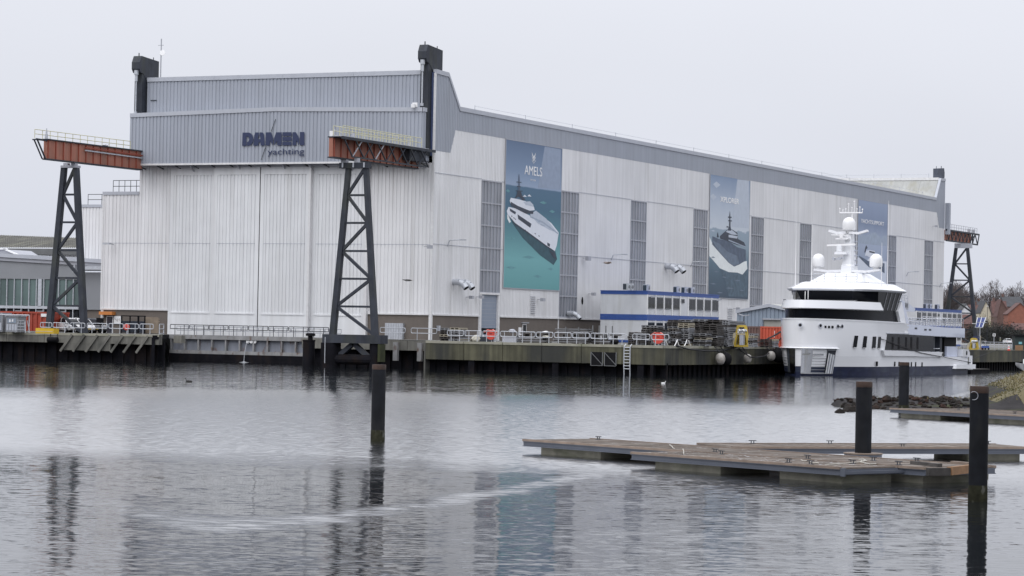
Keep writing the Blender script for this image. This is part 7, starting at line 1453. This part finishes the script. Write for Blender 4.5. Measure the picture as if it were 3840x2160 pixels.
MB().bar(a+V((0, 0, -.08)), b+V((0, 0, -.08)), .2, .26).build('beam', M['wood_dark'], fp); MB().bar(b+V((0, 0, -.06)), c+V((0, 0, -.06)), .2, .28).build('beam', mat('timber_brown', (.21, .115, .055), .8, var=.25, scale=3), fp); MB().bar(P_(3420, 1741)+V((0, 0, .05)), P_(3526, 1752)+V((0, 0, .05)), .16, .14).build('kerb_beam', M['wood_dark'], fp); MB().bar(P_(3572, 1738)+V((0, 0, .03)), P_(3640, 1744)+V((0, 0, .03)), .2, .12).build('guide_beam', M['deck_edge'], fp)
fl_ = MB(); q = [P_(3160, 1770), P_(3596, 1772)]
for (x0, x1, yb, nm) in ((3150, 3596, 1792, 0),):
    a, b = PZ(x0+60, yb, 0), PZ(x1, yb, 0); fo = MB().prism([V((a.x, a.y, -.3)), V((b.x, b.y, -.3)), V((b.x, b.y, .3)), V((a.x, a.y, .3))], n_2*1.6).build('float', M['float_conc'], dA[0])
# bird droppings / scraps on the deck
sc_ = MB(); random.seed(4)
for k in range(150):
    s = random.uniform(.3, Lf-.3); w_ = random.uniform(.1, 1)*w2; c = fl_NL+u_*s+n_2*w_; c.z = DZ+.014; a = random.uniform(.02, .09); b = random.uniform(.015, .04); sc_.add([c-u_*a-n_2*b, c+u_*a-n_2*b*.6, c+u_*a*.8+n_2*b, c-u_*a*.7+n_2*b], [(0, 1, 2, 3)])
for k in range(60):
    s = random.uniform(4, 18); w_ = random.uniform(.1, .95)*dA[3]; c = P_(1969, 1648)+u_*s+n_2*w_; c.z = DZ+.014; a = random.uniform(.02, .07); b = random.uniform(.01, .03); sc_.add([c-u_*a-n_2*b, c+u_*a-n_2*b, c+u_*a+n_2*b, c-u_*a+n_2*b], [(0, 1, 2, 3)])
o = sc_.build('droppings', M['house_white']); tag(o, 'white droppings and scraps scattered over the near dock planks', 'droppings'); o['kind'] = 'stuff'
# piles
PG = 'black tubular steel piles in the harbour'
def pile(label, x, ybase, ytop, r, depth=None):
    p = PZ(x, ybase, 0) if depth is None else PD(x, 1500, depth); p.z = 0; zt = PD(x, ytop, (p-CAM).dot(CF)).z
    t = thing('steel_pile', label, 'pile', p, PG); MB().lathe([(r, -2), (r, zt-.22)], 28, p).build('tube', M['pile'], t, smooth=40); MB().lathe([(r*1.0, zt-.215), (r*1.012, zt-.2), (r*1.012, zt-.02), (r*.96, zt)], 28, p).build('rusty_rim', M['rust_pile'], t, smooth=40); MB().lathe([(r+.006, -.3), (r+.012, .15), (r+.006, .42), (r+.001, .5)], 28, p).build('tide_band', M['weed'], t, smooth=60); return t, p, zt
pile('black pile alone in open water left of the docks', 1416, 1655, 1367, .305); t2, p2, z2 = pile('black pile held in the collar between the docks', 3240, 0, 1431, .315, 101.5); pile('farthest slim black pile behind the pale dock', 3389, 0, 1358, .34, 177); t4, p4, z4 = pile('thick black pile nearest the camera at the end of the long dock', 3666, 1880, 1448, .29)
mb = MB(); q = PD(3652, 1484, (p4-CAM).dot(CF)-.3)
for k in range(9): a, b = math.radians(-110+k*27), math.radians(-110+(k+1)*27); mb.tube(q+RT*.13*math.cos(a)+V((0, 0, .13*math.sin(a))), q+RT*.13*math.cos(b)+V((0, 0, .13*math.sin(b))), .008, 4)
mb.build('painted_ring', M['mullion'], t4)
cl = thing('pile_collar', 'grey steel collar with a wooden lip holding the pile between the docks', 'collar', V((p2.x, p2.y, DZ))); mb = MB(); mb.lathe([(.40, -.2), (.72, -.1), (.72, .0), (.40, .0)], 20, V((p2.x, p2.y, DZ-.06))); mb.build('ring', M['dock_beam'], cl, smooth=30); MB().lathe([(.36, 0), (.74, 0), (.76, .05), (.36, .05)], 20, V((p2.x, p2.y, DZ-.05))).build('wooden_lip', M['deck_edge'], cl)
# ------------------------------------------------------------------ SHORE on the right: mud, grass bank, rocks
def cam_ab(p): d = V((p.x-CAM.x, p.y-CAM.y, 0)); return d.dot(RT), d.dot(FW)
random.seed(2)
from mathutils import noise as mn
tip_a, tip_b = cam_ab(PZ(3118, 1520, 0)); A1, B1 = cam_ab(PZ(3480, 1497, 0)); 
gsh = MB(); NA, NB = 90, 60; a0, a1, b0, b1 = tip_a-2, 95, 150, 300
def hgt(a, b):
    # distance inside the spit: near edge runs from the tip towards the camera side, far edge away
    f = (a-tip_a)/(a1-tip_a)
    near = tip_b-6-8*f**.6*1.0-26*max(0, f-.12); far = tip_b+2+32*max(0, f)**.8
    if f < 0: return -1
    d = min(b-near, far-b); z = min(.55, d*.11) if d > 0 else max(-1.0, d*.2)
    n_ = mn.noise(V((a*.3, b*.3, 0)))*.2+mn.noise(V((a*.9, b*.9, 3)))*.1+mn.noise(V((a*2.1, b*2.1, 5)))*.05
    # grassy bank to the right
    g = a-(GA+ (b-190)*GS); bank = max(0, min(g, 26))
    z2 = .42*bank-.0*bank*bank
    if bank > 0: z2 = min(z2, 6.0); far2 = 262-b; z2 = min(z2, max(0, far2*.4)); z2 = min(z2, max(0, (b-near-3)*.35))
    else: z2 = 0
    return z+z2+n_*(1 if d > -1 else .2)
GA, GS = 34.6, .12
vs = []; grid = {}
for i in range(NA+1):
    for j in range(NB+1):
        a, b = a0+(a1-a0)*(i/NA)**1.3, b0+(b1-b0)*j/NB; grid[i, j] = AT(a, b, hgt(a, b))
fsm = []; me_v = [grid[i, j] for i in range(NA+1) for j in range(NB+1)]; W1 = NB+1; me_f = []; me_m = []
for i in range(NA):
    for j in range(NB):
        q = (i*W1+j, (i+1)*W1+j, (i+1)*W1+j+1, i*W1+j+1); zc = sum(me_v[k].z for k in q)/4
        if zc < -.5: continue
        me_f.append(q); me_m.append(1 if zc > .75 else 0)
gsh.add(me_v, me_f); gsh.m = me_m; o = gsh.build('shore_bank', [M['mud'], M['grass']], smooth=80, flip=False); struct(o)
# tufts of grass on the bank
tf = MB()
for k in range(70000):
    i = random.random(); a = a0+(a1-a0)*i; b = random.uniform(150, 262); z = hgt(a, b)
    if a > 52 or z < .6: continue
    s = random.uniform(.06, .22); an = random.uniform(0, 6.28); p = AT(a, b, z); d = V((math.cos(an), math.sin(an), 0))*.05; ln = V((random.gauss(0, .09), random.gauss(0, .09), s)); tf.add([p-d, p+d, p+ln], [(0, 1, 2)])
o = tf.build('grass_tufts', mat('dry_grass', (.135, .112, .05), .95, var=.4, scale=.5, stain=(.065, .07, .026), stain_amt=.8, stain_scale=(.35, .35, .5)), flip=False); tag(o, 'rough winter grass growing on the sloping bank at the right', 'grass'); o['kind'] = 'stuff'
RG = 'dark rocks on the muddy spit'
def rock(label, a, b, r, zs=.7, seed=0):
    random.seed(seed); p = AT(a, b, max(0, hgt(a, b))+r*.15); mb = MB(); n = 8; rings = []
    for k in range(5): th = math.pi*(k/4-.5); rr = math.cos(th)*.95+.1; rings.append([p+V((r*rr*math.cos(6.283*i/n)*random.uniform(.7, 1.2), r*rr*math.sin(6.283*i/n)*random.uniform(.7, 1.2), r*zs*math.sin(th)*random.uniform(.8, 1.15))) for i in range(n)])
    mb.loft(rings); return mb.build('rock', M['rock'])
big = [(3150, 1517, .32, 'leftmost of the larger rocks at the tip of the spit'), (3186, 1512, .42, 'broad dark rock behind the pile by the docks'), (3285, 1503, .34, 'pointed rock right of the pile by the docks'), (3325, 1500, .42, 'upright rock on the middle of the spit'), (3515, 1490, .6, 'low dark boulder right of the slim pile'), (3546, 1487, .72, 'tallest square boulder on the far edge of the spit'), (3582, 1491, .6, 'flat boulder right of the tallest one'), (3622, 1491, .35, 'last small boulder before the thick pile')]
for i, (x, y, r, lb) in enumerate(big): a, b = cam_ab(PZ(x, y+8, .4)); o = rock(lb, a, b, r, .75, 50+i); tag(o, lb, 'rock', RG)
rb_ = MB(); random.seed(9)
for k in range(2600):
    a = tip_a+random.uniform(-1.2, 30); b = tip_b+random.uniform(-16, 20); h = hgt(a, b)
    if h < -.12 or h > .95 or (a > tip_a+9 and random.random() > .06): continue
    r = random.uniform(.06, .24)*(1.15 if a < tip_a+10 else .6); p = AT(a, b, max(-.02, h)+r*.1); rings = []
    for th in (-.9, -.15, .55, 1.15): rings.append([p+V((r*math.cos(th)*math.cos(6.283*i/6+th)*random.uniform(.7, 1.3), r*math.cos(th)*math.sin(6.283*i/6+th)*random.uniform(.7, 1.3), r*.7*math.sin(th)*random.uniform(.8, 1.2))) for i in range(6)])
    rb_.loft(rings)
o = rb_.build('loose_stones', M['rock'], flip=False); tag(o, 'scatter of small dark stones over the muddy spit', 'stones'); o['kind'] = 'stuff'
# ------------------------------------------------------------------ BIRDS
def bird(label, p, L_, span, m, yaw, flap=.25, name='flying_bird', swim=False, breast=None):
    t = thing(name, label, 'bird', p); p = V(p)
    R = Matrix.Rotation(yaw, 3, 'Z'); pr = [(-.5, .01, .0), (-.42, .05, .0), (-.2, .10, .0), (.1, .12, 0), (.25, .09, .01), (.36, .05, .03), (.46, .055, .05), (.5, .03, .05), (.6, .008, .045)]
    if swim: pr = [(-.5, .02, .06), (-.35, .12, .02), (0, .17, .0), (.25, .13, .02), (.33, .06, .14), (.36, .05, .3), (.42, .055, .36), (.48, .03, .35), (.56, .01, .33)]
    mb = MB(); mb.loft([[p+R @ V((x*L_, r*L_*math.cos(6.283*i/8), (z+r*.9*math.sin(6.283*i/8))*L_)) for i in range(8)] for x, r, z in pr]); mb.build('body', m, t, smooth=70)
    if not swim:
        for s in (-1, 1):
            mb = MB(); P = [(.16, .1, .05), (.2, .5, .05+flap), (.0, 1.0, flap*.6), (-.12, .55, .03+flap), (-.14, .1, .05)]; pts = [p+R @ V((x*L_, s*y*span/2, z*L_*1.0)) for x, y, z in P]; mb.prism(pts, (0, 0, .015)); mb.build('wing', m, t)
        mb = MB(); mb.prism([p+R @ V(q) for q in ((-.42*L_, -.04*L_, 0), (-.42*L_, .04*L_, 0), (-.62*L_, .08*L_, 0), (-.62*L_, -.08*L_, 0))], (0, 0, .02)); mb.build('tail', m, t)
    return t
bird('black cormorant flying left in front of the wide white wall', PD(1528, 1051, 240), .85, .9, M['bird_dark'], TH+math.radians(176), -.12)
bird('brown gull gliding with spread wings in front of the side wall', PD(2278, 987, 200), .62, 1.5, M['bird_brown'], TH+math.radians(20), .12)
bird('black cormorant swimming in front of the dock gate', PZ(707, 1431, .02), .8, 0, M['bird_dark'], TH+2.6, name='swimming_bird', swim=True)
bird('small black and white duck swimming below the red container', PZ(169, 1398, .02), .6, 0, M['bird_dark'], TH+.3, name='swimming_bird', swim=True)
bird('white gull sitting on the water in front of the quay ladder', PZ(2488, 1437, .02), .55, 0, M['white'], TH+.4, name='swimming_bird', swim=True)
bird('dark duck on the water just right of the white gull', PZ(2512, 1442, .02), .55, 0, M['bird_dark'], TH+.4, name='swimming_bird', swim=True)
for i, x in enumerate((391, 401)):
    p = PX(x, 539, -44.4); p.z = 28.62; bird(['left one of two black crows on the left orange girder', 'right one of two black crows on the left orange girder'][i], p, .55, 0, M['bird_dark'], TH+.4, name='perched_bird', swim=True)
